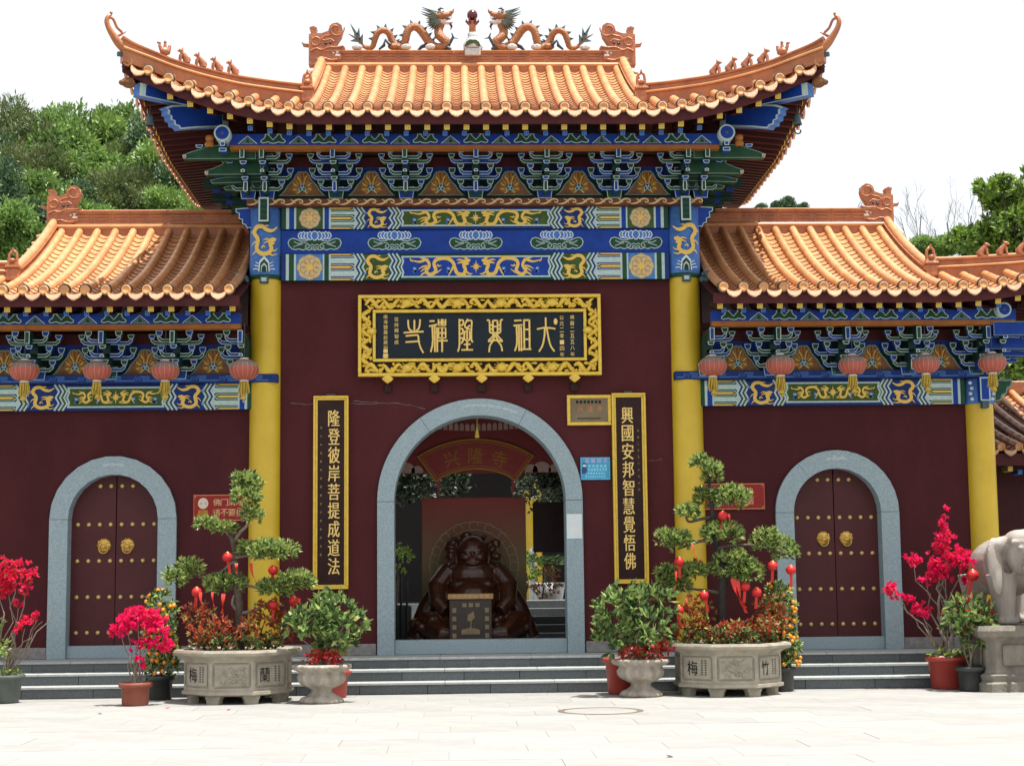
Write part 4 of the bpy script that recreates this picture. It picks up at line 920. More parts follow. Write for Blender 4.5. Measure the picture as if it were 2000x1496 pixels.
def painted_beam(parent, cx, zt, zb2, Y, spec, gc, bc):           # gc: colour of the middle panel, bc: colour of the coil panel
    h = zt-zb2; L = spec['L']*S_; zc = (zt+zb2)/2
    bm_ = MB().bbox(cx-L, cx+L, Y, Y+.2, zb2, zt, 'green_dark' if gc == 'blue' else 'blue_deep', .004).build('painted_beam', parent)
    def put(n, mb): mb.build(n, bm_, (cx, Y-.003, zc))
    P0 = spec['panel']*S_
    def zig(x, a=9): a *= S_; return [(x, h/2), (x-a, h*.23), (x-a*.3, 0), (x-a, -h*.23), (x, -h/2)]
    # middle panel with a pointed frame
    ph = h/2-.035
    fr = MB(); ps = [(P0+.03, 0), (P0, ph*.5), (P0+.02, ph), (-P0-.02, ph), (-P0, ph*.5), (-P0-.03, 0), (-P0, -ph*.5), (-P0-.02, -ph), (P0+.02, -ph), (P0, -ph*.5)]
    fr.oprism(ps, -.002, .002, .022, gc, 'pale'); put('middle_panel', fr)
    dw = P0*.90
    for e in (-1, 1):
        O('dragon_motif', DL, bm_, (cx+e*-1*dw*.5-e*.02, Y-.008, zc), (0, 0, 0), (e*dw*.94, 1, min(dw*.94*1.15, ph*2*.9/.26)))
        for q in (.42, .93): O('cloud_motif', COM, bm_, (cx+e*dw*q, Y-.0075, zc-.03), (0, 0, 0), (e*1, 1, 1))
    O('pearl_motif', STAR, bm_, (cx, Y-.008, zc), (0, 0, 0), .75)
    for e in (-1, 1):
        for x0, x1 in (spec['ch1'], spec['ch2']):
            n = 5; wd = (x1-x0)*S_/n
            z_ = MB()
            for i, c in enumerate(('pale', gc if gc != 'blue' else 'green', 'pale', 'blue_deep', 'pale')):
                xx = x0*S_+wd*(i+.5); pts = [(e*-1*(-xx-0), z) for (_, z) in zig(0)]
                pts = [(e*(xx+(-p[0] if True else 0)*-1+.03), p[1]) for p in zig(0)]
                z_.ribbon(pts, wd*.98, -.001-.0002*i, c)
            put('chevron_band', z_)
        a, b = spec['coil']; mb = MB(); mb.flat([(e*a*S_, -h/2+.008), (e*b*S_, -h/2+.008), (e*b*S_, h/2-.008), (e*a*S_, h/2-.008)], .001, bc); put('coil_panel', mb)
        O('dragon_motif', DC, bm_, (cx+e*(a+b)/2*S_, Y-.009, zc), (0, 0, 0), (-e*min(h*.86, (b-a)*S_*.82), 1, h*.86))
        for q in (-.36, .36): O('cloud_motif', COM, bm_, (cx+e*((a+b)/2*S_+(b-a)*S_*.42), Y-.0075, zc+h*q*.7), (0, 0, 0), .6)
        a, b = spec['bars']; mb = MB(); mb.flat([(e*a*S_, -h/2+.004), (e*b*S_, -h/2+.004), (e*b*S_, h/2-.004), (e*a*S_, h/2-.004)], .0012, 'pale')
        for zc_, cut in ((h*.48, -1), (0, 0), (-h*.48, 1)):
            for i, (hh, c, ins) in enumerate(((.052, 'blue_deep' if gc == 'blue' else 'green', 0), (.038, 'pale', .02), (.030, 'brown_paint' if gc == 'blue' else 'olive', .035), (.014, 'gold', .06))):
                z0, z1 = max(-h/2+.004, zc_-hh), min(h/2-.004, zc_+hh); zm = min(max(zc_, -h/2+.004), h/2-.004)
                mb.flat([(e*b*S_, z0), (e*(a*S_+ins+.05), z0), (e*(a*S_+ins), zm), (e*(a*S_+ins+.05), z1), (e*b*S_, z1)], -.0006*(i+1), c)
        put('bar_band', mb)
        mb = MB()
        for i, (x0, x1, c) in enumerate(spec['end']): mb.flat([(e*x0*S_, -h/2+.004), (e*x1*S_, -h/2+.004), (e*x1*S_, h/2-.004), (e*x0*S_, h/2-.004)], .0005, c)
        put('end_band', mb)
        if 'ros' in spec:
            x = spec['ros']*S_; O('rosette_motif', ROS, bm_, (cx+e*x, Y-.006, zc), (0, 0, 0), min(1.0, h*.47/.19))
SPM = dict(L=386, panel=146, ch1=(152, 172), coil=(170, 224), ch2=(222, 242), bars=(236, 288), ros=330)
def ends(a, b, f): return [(288, 292, 'pale'), (292, 301, a), (301, 304, 'pale'), (304, 357, f), (357, 361, 'pale'), (361, 371, a), (371, 377, 'pale'), (377, 386, b)]
painted_beam(gate, 0, 6.578, 6.272, -.12, dict(SPM, end=ends('blue', 'green', 'olive')), 'olive', 'blue_deep')
painted_beam(gate, 0, 5.925, 5.550, -.12, dict(SPM, end=ends('green', 'blue_deep', 'blue_light')), 'blue', 'olive')
for wg, s in ((wingL, -1), (wingR, 1)):
    painted_beam(wg, s*4.93, 4.130, 3.775, -.10, dict(L=265, panel=92, ch1=(97, 117), coil=(112, 174), ch2=(172, 192), bars=(187, 238), end=[(238, 241, 'pale'), (241, 251, 'blue'), (251, 256, 'pale'), (256, 265, 'green')]), 'olive', 'blue_deep')
    # blue board over the beam with a key pattern
    b = MB().bbox(*sorted((s*2.72, s*7.2)), -.20, -.0, 4.135, 4.25, 'blue_deep', .006).build('cap_board', wg)
    key = MB(); u = .0225
    pts = [(0, -1), (4, -1), (4.8, 1), (5.6, -1), (6.4, 1), (7.2, -1), (8, 1), (13, 1), (13, 0), (9, 0), (9.2, -1), (17, -1)]
    for i in range(11): key.ribbon([((x+i*17)*u, z*.028) for x, z in pts], .013, 0, 'blue_light')
    key.build('key_pattern', b, (2.75 if s > 0 else -7.05, -.2035, 4.192))
# lotus board
lb = MB().bbox(-2.70, 2.70, -.075, .12, 5.927, 6.270, 'blue', .004).build('lotus_board', gate)
def lotus():
    f = lambda p: ((p[0]-1275)/4*S_, (1000-p[1])/4*S_); m = MB()
    halfleaf = [(0, 975), (40, 985), (80, 1000), (110, 1000), (140, 985), (170, 976), (200, 985), (215, 1015), (205, 1045), (180, 1068), (150, 1075), (125, 1068), (95, 1078), (70, 1070), (40, 1078), (20, 1070), (0, 1080)]
    leaf = [f((1275+x, y)) for x, y in halfleaf]+[f((1275-x, y)) for x, y in halfleaf[::-1][1:-1]]
    m.oprism(leaf, -.004, 0, .012, 'green', 'pale')
    for e in (-1, 1):
        for pts in ([(e*60, 1030), (e*75, 1050), (e*55, 1060), (e*42, 1042), (e*60, 1020), (e*90, 1018)], [(e*95, 1015), (e*130, 1022), (e*165, 1005)], [(e*95, 1025), (e*130, 1035), (e*170, 1050)], [(0, 1065), (e*14, 1050), (e*30, 1055), (e*22, 1070)], [(0, 1040), (e*20, 1030), (e*36, 1040)]):
            q = spline([f((1275+x, y)) for x, y in pts], 3); m.ribbon(q, .010, -.006, 'pale')
    for i, (dx, w, t) in enumerate(((-112, 24, 926), (112, 24, 926), (-88, 26, 922), (88, 26, 922), (-62, 28, 928), (62, 28, 928), (-36, 28, 922), (36, 28, 922), (0, 34, 918))):
        b = 1000-abs(dx)*.10
        P = [(dx-w*.3, b), (dx-w, (b+t)/2+6), (dx-w*.7, t+14), (dx, t), (dx+w*.7, t+14), (dx+w, (b+t)/2+6), (dx+w*.3, b)]
        m.oprism([f((1275+x, y)) for x, y in P], -.007-.0012*i, -.004, .011, 'blue_light', 'white_paint')
    return m.mesh('lotus_motif')
LOT = lotus()
for x in (-2.235, -1.13, 0, 1.13, 2.235): O('lotus_motif', LOT, lb, (x, -.076, 6.118))
# scroll board
sb = MB().bbox(-3.16, 3.16, -.245, .0, 6.582, 6.676, 'brown_paint', .006).build('scroll_board', gate)
wv = MB()
wv.ribbon(spline([(0, -.032), (.05, -.036), (.11, -.02), (.16, .02), (.205, .034), (.25, .022), (.255, -.008), (.225, -.016), (.212, .004)], 4), lerp_list([.004, .018, .026, .026, .022, .02, .016, .014, .006], 33), 0, 'cream')
wv.ribbon(spline([(.09, .036), (.12, .018), (.16, -.02)], 3), [.004, .01, .014, .014, .012, .01, .006], -.001, 'cream')
WV = wv.mesh('wave_motif')
for i in range(25): O('wave_motif', WV, sb, (-3.15+i*.252, -.248, 6.629))
# column heads of the tall gate
for s in (-1, 1):
    h = MB(); h.lathe([(.222, 5.575), (.226, 5.60), (.222, 6.63), (.1, 6.64)], 'blue_light', 32, (s*2.915, .02, 0)); h.lathe([(.224, 5.57), (.236, 5.575), (.236, 5.625), (.224, 5.63)], 'green', 32, (s*2.915, .02, 0))
    ch = h.build('column_head', gate); x = s*2.915; Y = -.212
    O('dragon_motif', DC, ch, (x, Y-.012, 6.10), (0, 0, 0), (-s*.33, 1, .42))
    m = MB()
    m.oprism([(-.07, 6.34), (.07, 6.34), (.07, 6.68), (-.07, 6.68)], Y-.11, Y+.1, .022, 'green', 'pale'); m.build('beam_tongue', ch, (x, 0, 0))
    for k in range(4): MB().box(-.045, .045, Y-.115, Y-.11, 6.375+k*.075, 6.42+k*.075, 'green_dark').build('tongue_step', ch, (x, 0, 0))
    m = MB()
    for r, c in ((.105, 'white_paint'), (.085, 'green'), (.06, 'pale'), (.045, 'green_dark')): m.flat([(-r*.75, 5.66), (r*.75, 5.66), (r*.62, 5.66+r*1.4), (0, 5.66+r*2.1), (-r*.62, 5.66+r*1.4)], Y-.012-.002*(.11-r)*20, c)
    for e in (-1, 1):
        for k in range(3): m.ribbon(spline([(e*.07, 5.69+k*.04), (e*.11, 5.70+k*.045), (e*.15-e*.02*k, 5.695+k*.05)], 3), [.012]*7, Y-.008, 'white_paint')
    m.build('mountain_motif', ch, (x, 0, 0))
    m = MB(); m.bbox(-.06, .06, Y-.02, Y+.06, 5.50, 5.60, 'verdigris', .01); m.box(-.035, .035, Y-.026, Y-.02, 5.525, 5.575, 'pale'); m.build('clasp', ch, (x, 0, 0))
    q = [(460, 408), (492, 406), (492, 445), (483, 447), (479, 440), (473, 438), (473, 430), (466, 428), (467, 418), (461, 416)]
    P = [at(a, b, -.06) for a, b in q]; m = MB(); m.oprism([(p.x if s < 0 else -p.x, p.z) for p in P], -.07, .07, .012, 'blue', 'pale'); m.build('side_bracket', ch)
    # weathered spout lump where the side roofs meet the columns
    m = MB()
    for _ in range(7): m.ell((rnd.uniform(-.07, .07), rnd.uniform(-.05, .05), rnd.uniform(-.05, .05)), (rnd.uniform(.03, .06),)*3, 'verdigris', 8, 5)
    m.build('rainwater_spout', ch, (s*3.2, -.32, 5.55))
for wg, s in ((wingL, -1), (wingR, 1)):
    h = MB(); h.lathe([(.207, 3.775), (.21, 3.79), (.207, 4.128), (.1, 4.13)], 'blue_light', 32, (s*7.0, .02, 0)); ch = h.build('column_head', wg)
    m = MB(); m.oprism([(-.07, 3.80), (.07, 3.80), (.07, 4.128), (-.07, 4.128)], -.30, -.1, .018, 'blue', 'pale'); m.build('beam_tongue', ch, (s*7.0, 0, 0))
    m = MB(); m.bbox(-.05, .05, -.30, -.2, 3.70, 3.80, 'verdigris', .01); m.build('clasp', ch, (s*7.0, 0, 0))
    m = MB()
    for e in (-1, 1):
        for k in range(4): m.ell((e*(.14+.02*(k % 2)), -.16, 3.84+k*.075), (.03, .012, .025), 'white_paint', 8, 5)
    m.build('cloud_motif', ch, (s*7.0, 0, 0))
    m = MB(); m.oprism([(s*7.2, 3.80), (s*7.2, 4.12), (s*7.47, 4.12), (s*7.45, 4.02), (s*7.40, 4.0), (s*7.38, 3.92), (s*7.32, 3.9), (s*7.30, 3.83)], -.06, .06, .02, 'green', 'pale_dim'); m.build('side_bracket', ch)
# ------------------------------------------------------------------ ridge dragons and pearl (fixed on the tall gate's ridge)
def ridge_dragon():
    K = .00190; f = lambda p, y=0: Vector(((p[0]-1000)*K, y, (385-p[1])*K))
    m = MB(); B = [(62, 240), (100, 300), (155, 348), (205, 346), (226, 290), (250, 236), (295, 214), (338, 235), (364, 290), (400, 338), (450, 348), (470, 300), (490, 222), (532, 184), (580, 196), (625, 250), (668, 312), (722, 350), (785, 346), (800, 312), (758, 272), (738, 232), (742, 190), (760, 150)]
    P = [Vector(q) for q in spline([f(p, .03*math.sin(i*.9)) for i, p in enumerate(B)], 4)]; R = lerp_list([.012, .034, .045, .05, .056, .058, .06, .064, .066, .068, .068, .06], len(P)); R = [r*(1+.06*(i % 2)) for i, r in enumerate(R)]
    m.tube(P, R, 'dragon_skin', 10)
    body = m
    fins = MB()
    for i in range(10, len(P)-8, 3):                     # dorsal fins where the back shows
        t = (P[i+1]-P[i-1]).normalized(); nrm = Vector((-t.z, 0, t.x))
        if nrm.z < .05 and abs(nrm.x) < .7: continue
        if P[i].z < .10: continue
        b = P[i]+nrm*R[i]*.8; fins.add([b-t*.03+Vector((0, -.008, 0)), b+t*.03+Vector((0, -.008, 0)), b+nrm*.075-t*.015, b-t*.03+Vector((0, .008, 0)), b+t*.03+Vector((0, .008, 0))], [(0, 1, 2), (4, 3, 2), (0, 2, 3), (1, 4, 2)], 'dragon_fin')
    for a, b, c in (((62, 245), (25, 150), (95, 250)), ((60, 260), (10, 240), (80, 290)), ((75, 255), (100, 185), (110, 300)), ((95, 290), (130, 240), (130, 320)), ((70, 280), (28, 300), (100, 310))):
        fins.prism([(f(q).x, f(q).z) for q in (a, b, c)], -.012, .012, 'dragon_fin')
    head = MB(); hf = lambda p, y=0.0: f((755+(p[0]-755)*1.12, 110+(p[1]-110)*1.12), y)
    head.tube([hf(p) for p in ((690, 96), (735, 92), (775, 90), (805, 84), (832, 74))], [.05, .078, .066, .048, .036], 'dragon_skin', 12, flat=.9)
    head.tube([hf(p) for p in ((720, 128), (770, 138), (815, 142), (842, 136))], [.045, .042, .03, .016], 'dragon_pale', 9)
    head.tube([hf(p) for p in ((825, 72), (842, 58), (850, 38))], [.034, .024, .005], 'dragon_skin', 8)
    head.tube([hf(p) for p in ((790, 112), (825, 116))], [.022, .010], 'pearl', 7)
    for e in (-1, 1):
        head.tube([hf(p, e*.04) for p in ((725, 70), (675, 55), (620, 34))], [.022, .017, .003], 'dragon_fin', 6); head.tube([hf(p, e*.05) for p in ((705, 95), (660, 84), (612, 66))], [.02, .015, .003], 'dragon_fin', 6)
        head.ell(hf((765, 72), e*.055), (.024, .022, .024), 'cloud_white', 8, 6); head.ell(hf((772, 70), e*.07), (.012, .012, .012), 'dragon_dark', 8, 6); head.ell(hf((828, 66), e*.024), (.022, .018, .02), 'dragon_skin', 8, 6)
        head.tube([hf(p, e*.06) for p in ((738, 60), (756, 44), (778, 50))], [.02, .017, .006], 'dragon_dark', 6)
        for x in (800, 815, 830): head.tube([hf((x, 98), e*.025), hf((x, 116), e*.025)], [.009, .002], 'cloud_white', 5)
    mane = MB()
    for a in np.linspace(2.35, 4.75, 12):
        for e in (-.06, 0, .06):
            c = Vector(((742-1000)*K, e, (385-116)*K)); d = Vector((math.cos(a), e*2, math.sin(a))); mane.tube([c+d*.04, c+d*.10, c+d*rnd.uniform(.14, .20)+Vector((-.015, 0, -.01))], [.024, .02, .002], 'dragon_mane' if rnd.random() < .6 else 'dragon_fin', 6)
    head.tube([hf(p) for p in ((822, 146), (834, 172), (826, 198))], [.022, .017, .003], 'dragon_dark', 6)
    legs = []
    lg = MB(); lg.ell(f((755, 352)), (.10, .07, .065), 'dragon_skin', 10, 8); lg.tube([f(p, -.05) for p in ((800, 360), (835, 310), (855, 275), (843, 240))], [.035, .026, .02, .006], 'dragon_dark', 7); lg.tube([f(p, -.05) for p in ((852, 280), (895, 288))], [.015, .004], 'dragon_dark', 6); lg.tube([f((800, 360), -.05), f((835, 380), -.06)], [.04, .03], 'dragon_dark', 7); legs.append(('leg', lg.mesh('leg')))
    lg = MB(); lg.ell(f((375, 345)), (.09, .06, .055), 'dragon_skin', 10, 8); lg.tube([f(p, -.05) for p in ((350, 340), (310, 300), (300, 345), (260, 378))], [.03, .026, .026, .015], 'dragon_dark', 7); legs.append(('leg', lg.mesh('leg')))
    lg = MB(); lg.tube([f(p, .02) for p in ((640, 330), (600, 345), (570, 378))], [.035, .028, .018], 'dragon_dark', 7); legs.append(('leg', lg.mesh('leg')))
    for c in ((475, 352), (672, 352), (85, 355)): cl = MB(); cl.ell(f(c, -.02), (.085, .06, .05), 'dragon_pale' if c[0] > 100 else 'cloud_white', 12, 8); cl.tube([f((c[0]+20*math.cos(t)*(1-t/9), c[1]+14*math.sin(t)*(1-t/9)), -.075) for t in np.linspace(0, 7, 16)], .008, 'cloud_white', 5); legs.append(('cloud_scroll', cl.mesh('cloud_scroll')))
    return body.mesh('ridge_dragon'), [('head', head.mesh('head')), ('mane', mane.mesh('mane')), ('dorsal_fins', fins.mesh('dorsal_fins'))]+legs
RD, RDP = ridge_dragon()
for s in (1, -1):
    o = O('ridge_dragon', RD, gate, (-.02, 1.8, 9.445), (0, 0, 0), (s, 1, 1))
    for n, me in RDP: O(n, me, o)
pl = MB(); pl.bbox(-.12, .12, -.12, .12, -.10, .02, 'cloud_white', .01); pl.lathe([(.14, .02), (.15, .06), (.13, .12), (.10, .16), (.07, .22), (.08, .26), (.05, .29)], 'cloud_white', 14, wave=lambda a, z: .08*math.sin(5*a+z*30)); base = pl.build('pearl_stand', gate, (0, 1.78, 9.445))
g2 = MB(); g2.prism([(-.12, .03), (-.1, .09), (-.05, .13), (.05, .13), (.1, .09), (.12, .03), (.07, .05), (0, .085), (-.07, .05)], -.16, -.11, 'olive'); g2.build('stand_hood', base)
g2 = MB(); g2.lathe([(.045, .28), (.055, .33), (.05, .38), (.07, .44), (.08, .46)], 'beast', 10)
for k in range(6): a = k*PI/3; g2.tube([(.05*math.cos(a), .05*math.sin(a), .42), (.095*math.cos(a), .095*math.sin(a), .47), (.09*math.cos(a), .09*math.sin(a), .50)], [.02, .018, .004], 'pearl', 6)
g2.build('flame_cup', base); MB().ell((0, 0, .565), (.082, .082, .085), 'pearl', 18, 12).build('red_pearl', base)

# ------------------------------------------------------------------ name plaque over the arch
pq = thing('name_plaque', 'wide dark name plaque in a carved gold frame above the main arch', 'plaque', (.045, -.02, 4.775))
PW, PH = 1.675, .565; IW, IH = 1.44, .325
b = MB(); b.box(-PW+.02, PW-.02, -.05, 0, -PH+.02, PH-.02, 'couplet_ground'); b.build('backing_board', pq)
b = MB(); b.box(-IW, IW, -.075, -.05, -IH, IH, 'sign_black'); b.build('panel', pq)
fr = MB()
def frame(mb, w, h, t, y0, y1, m):
    for x0, x1, z0, z1 in ((-w, w, h-t, h), (-w, w, -h, -h+t), (-w, -w+t, -h+t, h-t), (w-t, w, -h+t, h-t)): mb.bbox(x0, x1, y0, y1, z0, z1, m, .006)
frame(fr, PW, PH, .045, -.15, -.05, 'gold_leaf'); frame(fr, IW+.035, IH+.035, .04, -.13, -.05, 'gold_leaf'); fr.build('frame', pq)
cv = MB()                                               # open carving of dragons and clouds between the two frames
def squiggle(x, z, L, ang, r):
    c, s = math.cos(ang), math.sin(ang); pts = []
    for t in np.linspace(0, 1, 12): u = (t-.5)*L; v = .055*math.sin(t*2*PI*1.2+x*9); pts.append((x+u*c-v*s, -.10-.02*math.sin(t*7), z+u*s+v*c))
    cv.tube(pts, lerp_list([r*.5, r, r, r*.9, r*.3], 12), 'gold_leaf', 6)
for s in (-1, 1):
    for k in range(13): squiggle(-1.44+k*.24, s*(IH+.125), .27, 0, .034)
    for k in range(4): squiggle(s*(IW+.125), -.30+k*.2, .24, PI/2, .034)
    for k in range(120):
        x = rnd.uniform(-PW+.07, PW-.07); cv.ell((x, -.095, s*(IH+.06+rnd.random()*.13)), (rnd.uniform(.02, .045), .03, rnd.uniform(.012, .026)), 'gold_leaf', 8, 5)
    for k in range(40): cv.ell((s*(IW+.06+rnd.random()*.13), -.095, rnd.uniform(-.36, .36)), (rnd.uniform(.015, .03), .03, rnd.uniform(.02, .035)), 'gold_leaf', 8, 5)
    for x in (-1.0, -.3, .3, 1.0):                      # dragon heads
        cv.ell((x, -.12, s*(IH+.125)), (.075, .05, .06), 'gold_leaf', 10, 7); cv.ell((x+.06, -.14, s*(IH+.105)), (.04, .03, .025), 'gold_leaf', 8, 6)
        for e in range(5): a = 2.2+e*.45; cv.tube([(x, -.12, s*(IH+.125)), (x+.12*math.cos(a), -.13, s*(IH+.125)+.09*math.sin(a))], [.014, .003], 'gold_leaf', 5)
    cv.ell((s*(IW+.05), -.14, .06), (.07, .05, .05), 'gold_leaf', 10, 7)
cv.build('carved_border', pq)
for x in (-1.27, -.63, .02, .66, 1.30):
    b = MB(); b.prism([(-.078, 0), (-.03, -.045), (.0, -.062), (.05, -.03), (.078, 0), (.02, .05), (-.02, .05)], -.16, -.06, 'gold_leaf'); b.build('frame_foot', pq, (x, 0, -PH-.035))
    MB().bbox(-.05, .05, -.02, .02, -.21, -.10, 'couplet_ground', .005).build('support_block', pq, (x, 0, -PH))
# the six large seal-script characters, drawn stroke by stroke (right to left on the board)
GL = {
 'great': [[(1520, 215), (1520, 300)], [(1455, 302), (1500, 293), (1545, 293), (1592, 300)], [(1512, 298), (1508, 360), (1492, 435), (1466, 480)], [(1528, 298), (1538, 360), (1556, 435), (1584, 480)]],
 'ancestor': [[(1272, 233), (1318, 231)], [(1266, 272), (1325, 269)], [(1284, 278), (1287, 380), (1284, 430), (1270, 474)], [(1303, 272), (1303, 474)], [(1321, 290), (1322, 474)], [(1345, 460), (1345, 240), (1352, 230), (1382, 230), (1388, 240), (1388, 460)], [(1345, 305), (1388, 305)], [(1345, 385), (1388, 385)], [(1318, 466), (1395, 466)]],
 'flourish': [[(1052, 228), (1066, 236), (1068, 325)], [(1168, 225), (1156, 236), (1154, 325)], [(1068, 268), (1084, 268)], [(1068, 300), (1084, 300)], [(1154, 268), (1140, 268)], [(1154, 300), (1140, 300)], [(1094, 330), (1094, 240), (1100, 232), (1126, 232), (1131, 240), (1131, 330)], [(1094, 280), (1131, 280)], [(1068, 325), (1098, 348), (1060, 392)], [(1154, 325), (1128, 348), (1164, 392)], [(1104, 330), (1104, 365), (1088, 395)], [(1120, 330), (1120, 365), (1136, 395)], [(1060, 400), (1112, 392), (1166, 400)], [(1092, 398), (1068, 435), (1062, 482)], [(1132, 398), (1158, 435), (1166, 474)]],
 'thriving': [[(824, 222), (824, 400), (822, 440), (812, 476)], [(824, 230), (850, 226), (856, 245), (848, 266), (824, 272)], [(824, 298), (846, 296), (852, 315), (846, 336), (824, 340)], [(824, 372), (846, 372), (852, 392), (840, 412)], [(890, 222), (868, 262), (878, 290), (905, 272)], [(884, 232), (916, 230), (924, 245), (920, 300), (920, 385), (928, 402)], [(872, 285), (905, 300)], [(885, 300), (885, 465)], [(868, 318), (862, 350), (866, 385), (905, 385), (906, 320)], [(864, 425), (906, 422)], [(845, 468), (926, 468)]],
 'zen': [[(590, 233), (618, 232)], [(586, 273), (640, 262)], [(606, 272), (610, 380), (606, 430), (594, 478)], [(625, 268), (626, 478)], [(643, 290), (645, 478)], [(656, 224), (657, 268), (680, 268), (680, 224)], [(690, 268), (690, 224)], [(690, 268), (712, 268), (712, 224)], [(656, 246), (680, 246)], [(690, 246), (712, 246)], [(655, 370), (655, 288), (713, 288), (713, 370), (655, 370)], [(655, 330), (713, 330)], [(684, 288), (684, 478)], [(645, 394), (722, 392)]],
 'temple': [[(412, 228), (414, 270), (424, 300), (452, 318)], [(462, 228), (462, 320)], [(508, 224), (504, 268), (494, 296), (470, 318)], [(382, 326), (440, 322), (530, 318)], [(398, 352), (470, 346), (492, 352), (496, 390), (508, 440), (530, 486)], [(396, 402), (500, 396)]]}
for nm, st in GL.items():
    m = MB()
    for p in st:
        q = spline(p, 4) if len(p) > 2 and nm not in ('zen',) else p
        P = [((x/4+690-937)*S_*.985+.0, -.082, (658-(y/4+570))*S_*.985) for x, y in q]
        m.tube(P, .0140, 'letter_gold', 6)
        for e in (P[0], P[-1]): m.ell(e, (.0148, .013, .0148), 'letter_gold', 8, 5)
    m.build('gilded_character', pq)
def vtext(parent, s, x, z0, dz, w, h, m, y, name='inscription'):
    for i, ch in enumerate(s): O(name, text_mesh(ch, m, w, h), parent, (x, y, z0-i*dz))
vtext(pq, '佛曆二五五八年', 1.28, .25, .086, .058, .06, 'letter_gold', -.078); vtext(pq, '公元二零一四年', 1.135, .245, .086, .058, .06, 'letter_gold', -.078)
vtext(pq, '住持釋智成', -1.15, .235, .08, .058, .06, 'letter_gold', -.078); vtext(pq, '南海曾麗説題刻', -1.30, .27, .072, .055, .058, 'letter_gold', -.078)
b = MB(); b.ell((1.05, -.078, .19), (.028, .006, .045), 'letter_gold', 12, 6); b.bbox(-1.335, -1.265, -.082, -.07, -.31, -.245, 'letter_gold', .004); b.bbox(-1.33, -1.27, -.082, -.07, -.235, -.18, 'letter_gold', .004); b.build('seal_mark', pq)

# ------------------------------------------------------------------ couplet boards
def couplet(label, cx, z0, z1, W, chars, small, sx, lean=0):
    t = thing('couplet_board', label, 'couplet', (cx, -.012, (z0+z1)/2), 0, 'couplet boards beside the arch'); t.rotation_euler = (0, lean, 0); H = (z1-z0)/2
    MB().box(-W+.02, W-.02, -.04, 0, -H+.02, H-.02, 'couplet_ground').build('panel', t)
    f = MB(); frame(f, W, H, .03, -.085, 0, 'gold_leaf'); frame(f, W-.028, H-.028, .03, -.065, -.0, 'gold_leaf'); f.build('frame', t)
    n = len(chars); p = (2*H-.36)/n
    for i, ch in enumerate(chars): 
        for k, dx in enumerate((-.003, .003)): O('gilded_character', text_mesh(ch, 'letter_gold', .155, .225), t, (sx+dx, -.0435-.001*k, H-.18-p*(i+.5)))
    vtext(t, small[0], small[1], H-small[2], small[3], .026, .032, 'letter_dim', -.0425)
    MB().bbox(-.06, .06, -.05, -.0, H-.005, H+.03, 'iron', .004).build('hanger', t)
    return t
couplet('black couplet board with gold characters left of the main arch', -2.005, 1.325, 3.955, .24, '隆登彼岸菩提成道法', ('甲午年佛曆時節曾麗説於廣東南海書', -.135, .44, .115), .04)
couplet('black couplet board with gold characters right of the main arch, touching the small brass plate', 2.09, 1.355, 3.965, .235, '興國安邦智慧覺悟佛', ('佛曆二五五八年冬吉日', .125, .52, .09), -.02)

# ------------------------------------------------------------------ small signs on the walls
t = thing('brass_plate', 'small framed brass plate beside the top of the right couplet board', 'plaque', (1.545, -.012, 3.735))
f = MB(); frame(f, .305, .21, .045, -.05, 0, 'gold_leaf'); f.build('frame', t); MB().box(-.27, .27, -.03, 0, -.175, .175, 'brass_plate').build('plate', t)
vtext(t, '兴', -.12, .02, .1, .07, .085, 'orange_print', -.032); vtext(t, '隆', .02, .02, .1, .07, .085, 'orange_print', -.032); vtext(t, '寺', .15, .02, .1, .07, .085, 'orange_print', -.032)
m = MB()
for i in range(7): m.flat([(-.18+i*.052, .095), (-.145+i*.052, .095), (-.145+i*.052, .135), (-.18+i*.052, .135)], -.032, 'ink')
for i in range(12): m.flat([(-.16+i*.027, -.125), (-.142+i*.027, -.125), (-.142+i*.027, -.105), (-.16+i*.027, -.105)], -.032, 'ink')
m.build('engraved_lines', t)
t = thing('blue_notice', 'bright blue printed notice between the arch and the right couplet board', 'sign', (1.62, -.012, 2.93))
MB().bbox(-.205, .205, -.012, 0, -.155, .155, 'blue_sign', .004).build('panel', t)
m = MB(); m.ribbon([(-.197, -.147), (.197, -.147), (.197, .147), (-.197, .147)], .006, -.0135, 'cyan_print', True); m.build('border', t)
for i, ch in enumerate('温馨提示'): O('print', text_mesh(ch, 'pink_print', .062, .055), t, (-.115+i*.085, -.0135, .108))
m = MB()
for r, (z, n, hgt) in enumerate(((.035, 5, .034), (-.015, 7, .034), (-.066, 8, .026), (-.11, 9, .024))):
    for i in range(n):
        x = -.10+i*(.27/n)*(1 if r < 2 else 1.05)-(.04 if r > 1 else 0); wd = .27/n*.75
        for q in range(3): m.flat([(x, z-hgt/2+q*hgt*.4), (x+wd, z-hgt/2+q*hgt*.4), (x+wd, z-hgt/2+q*hgt*.4+hgt*.2), (x, z-hgt/2+q*hgt*.4+hgt*.2)], -.0135, 'cyan_print')
        m.flat([(x+wd*.4, z-hgt/2), (x+wd*.6, z-hgt/2), (x+wd*.6, z+hgt/2), (x+wd*.4, z+hgt/2)], -.0137, 'cyan_print')
m.build('print', t)
m = MB(); m.flat([(-.185, -.07), (-.12, -.07), (-.115, 0), (-.14, .03), (-.165, .03), (-.19, 0)], -.0135, 'navy_print'); m.flat([(-.15+.022*math.cos(a), .045+.022*math.sin(a)) for a in np.linspace(0, 6, 12)], -.0137, 'white_paint'); m.flat([(-.18, .055), (-.12, .055), (-.13, .078), (-.17, .078)], -.014, 'navy_print'); m.build('printed_figure', t)
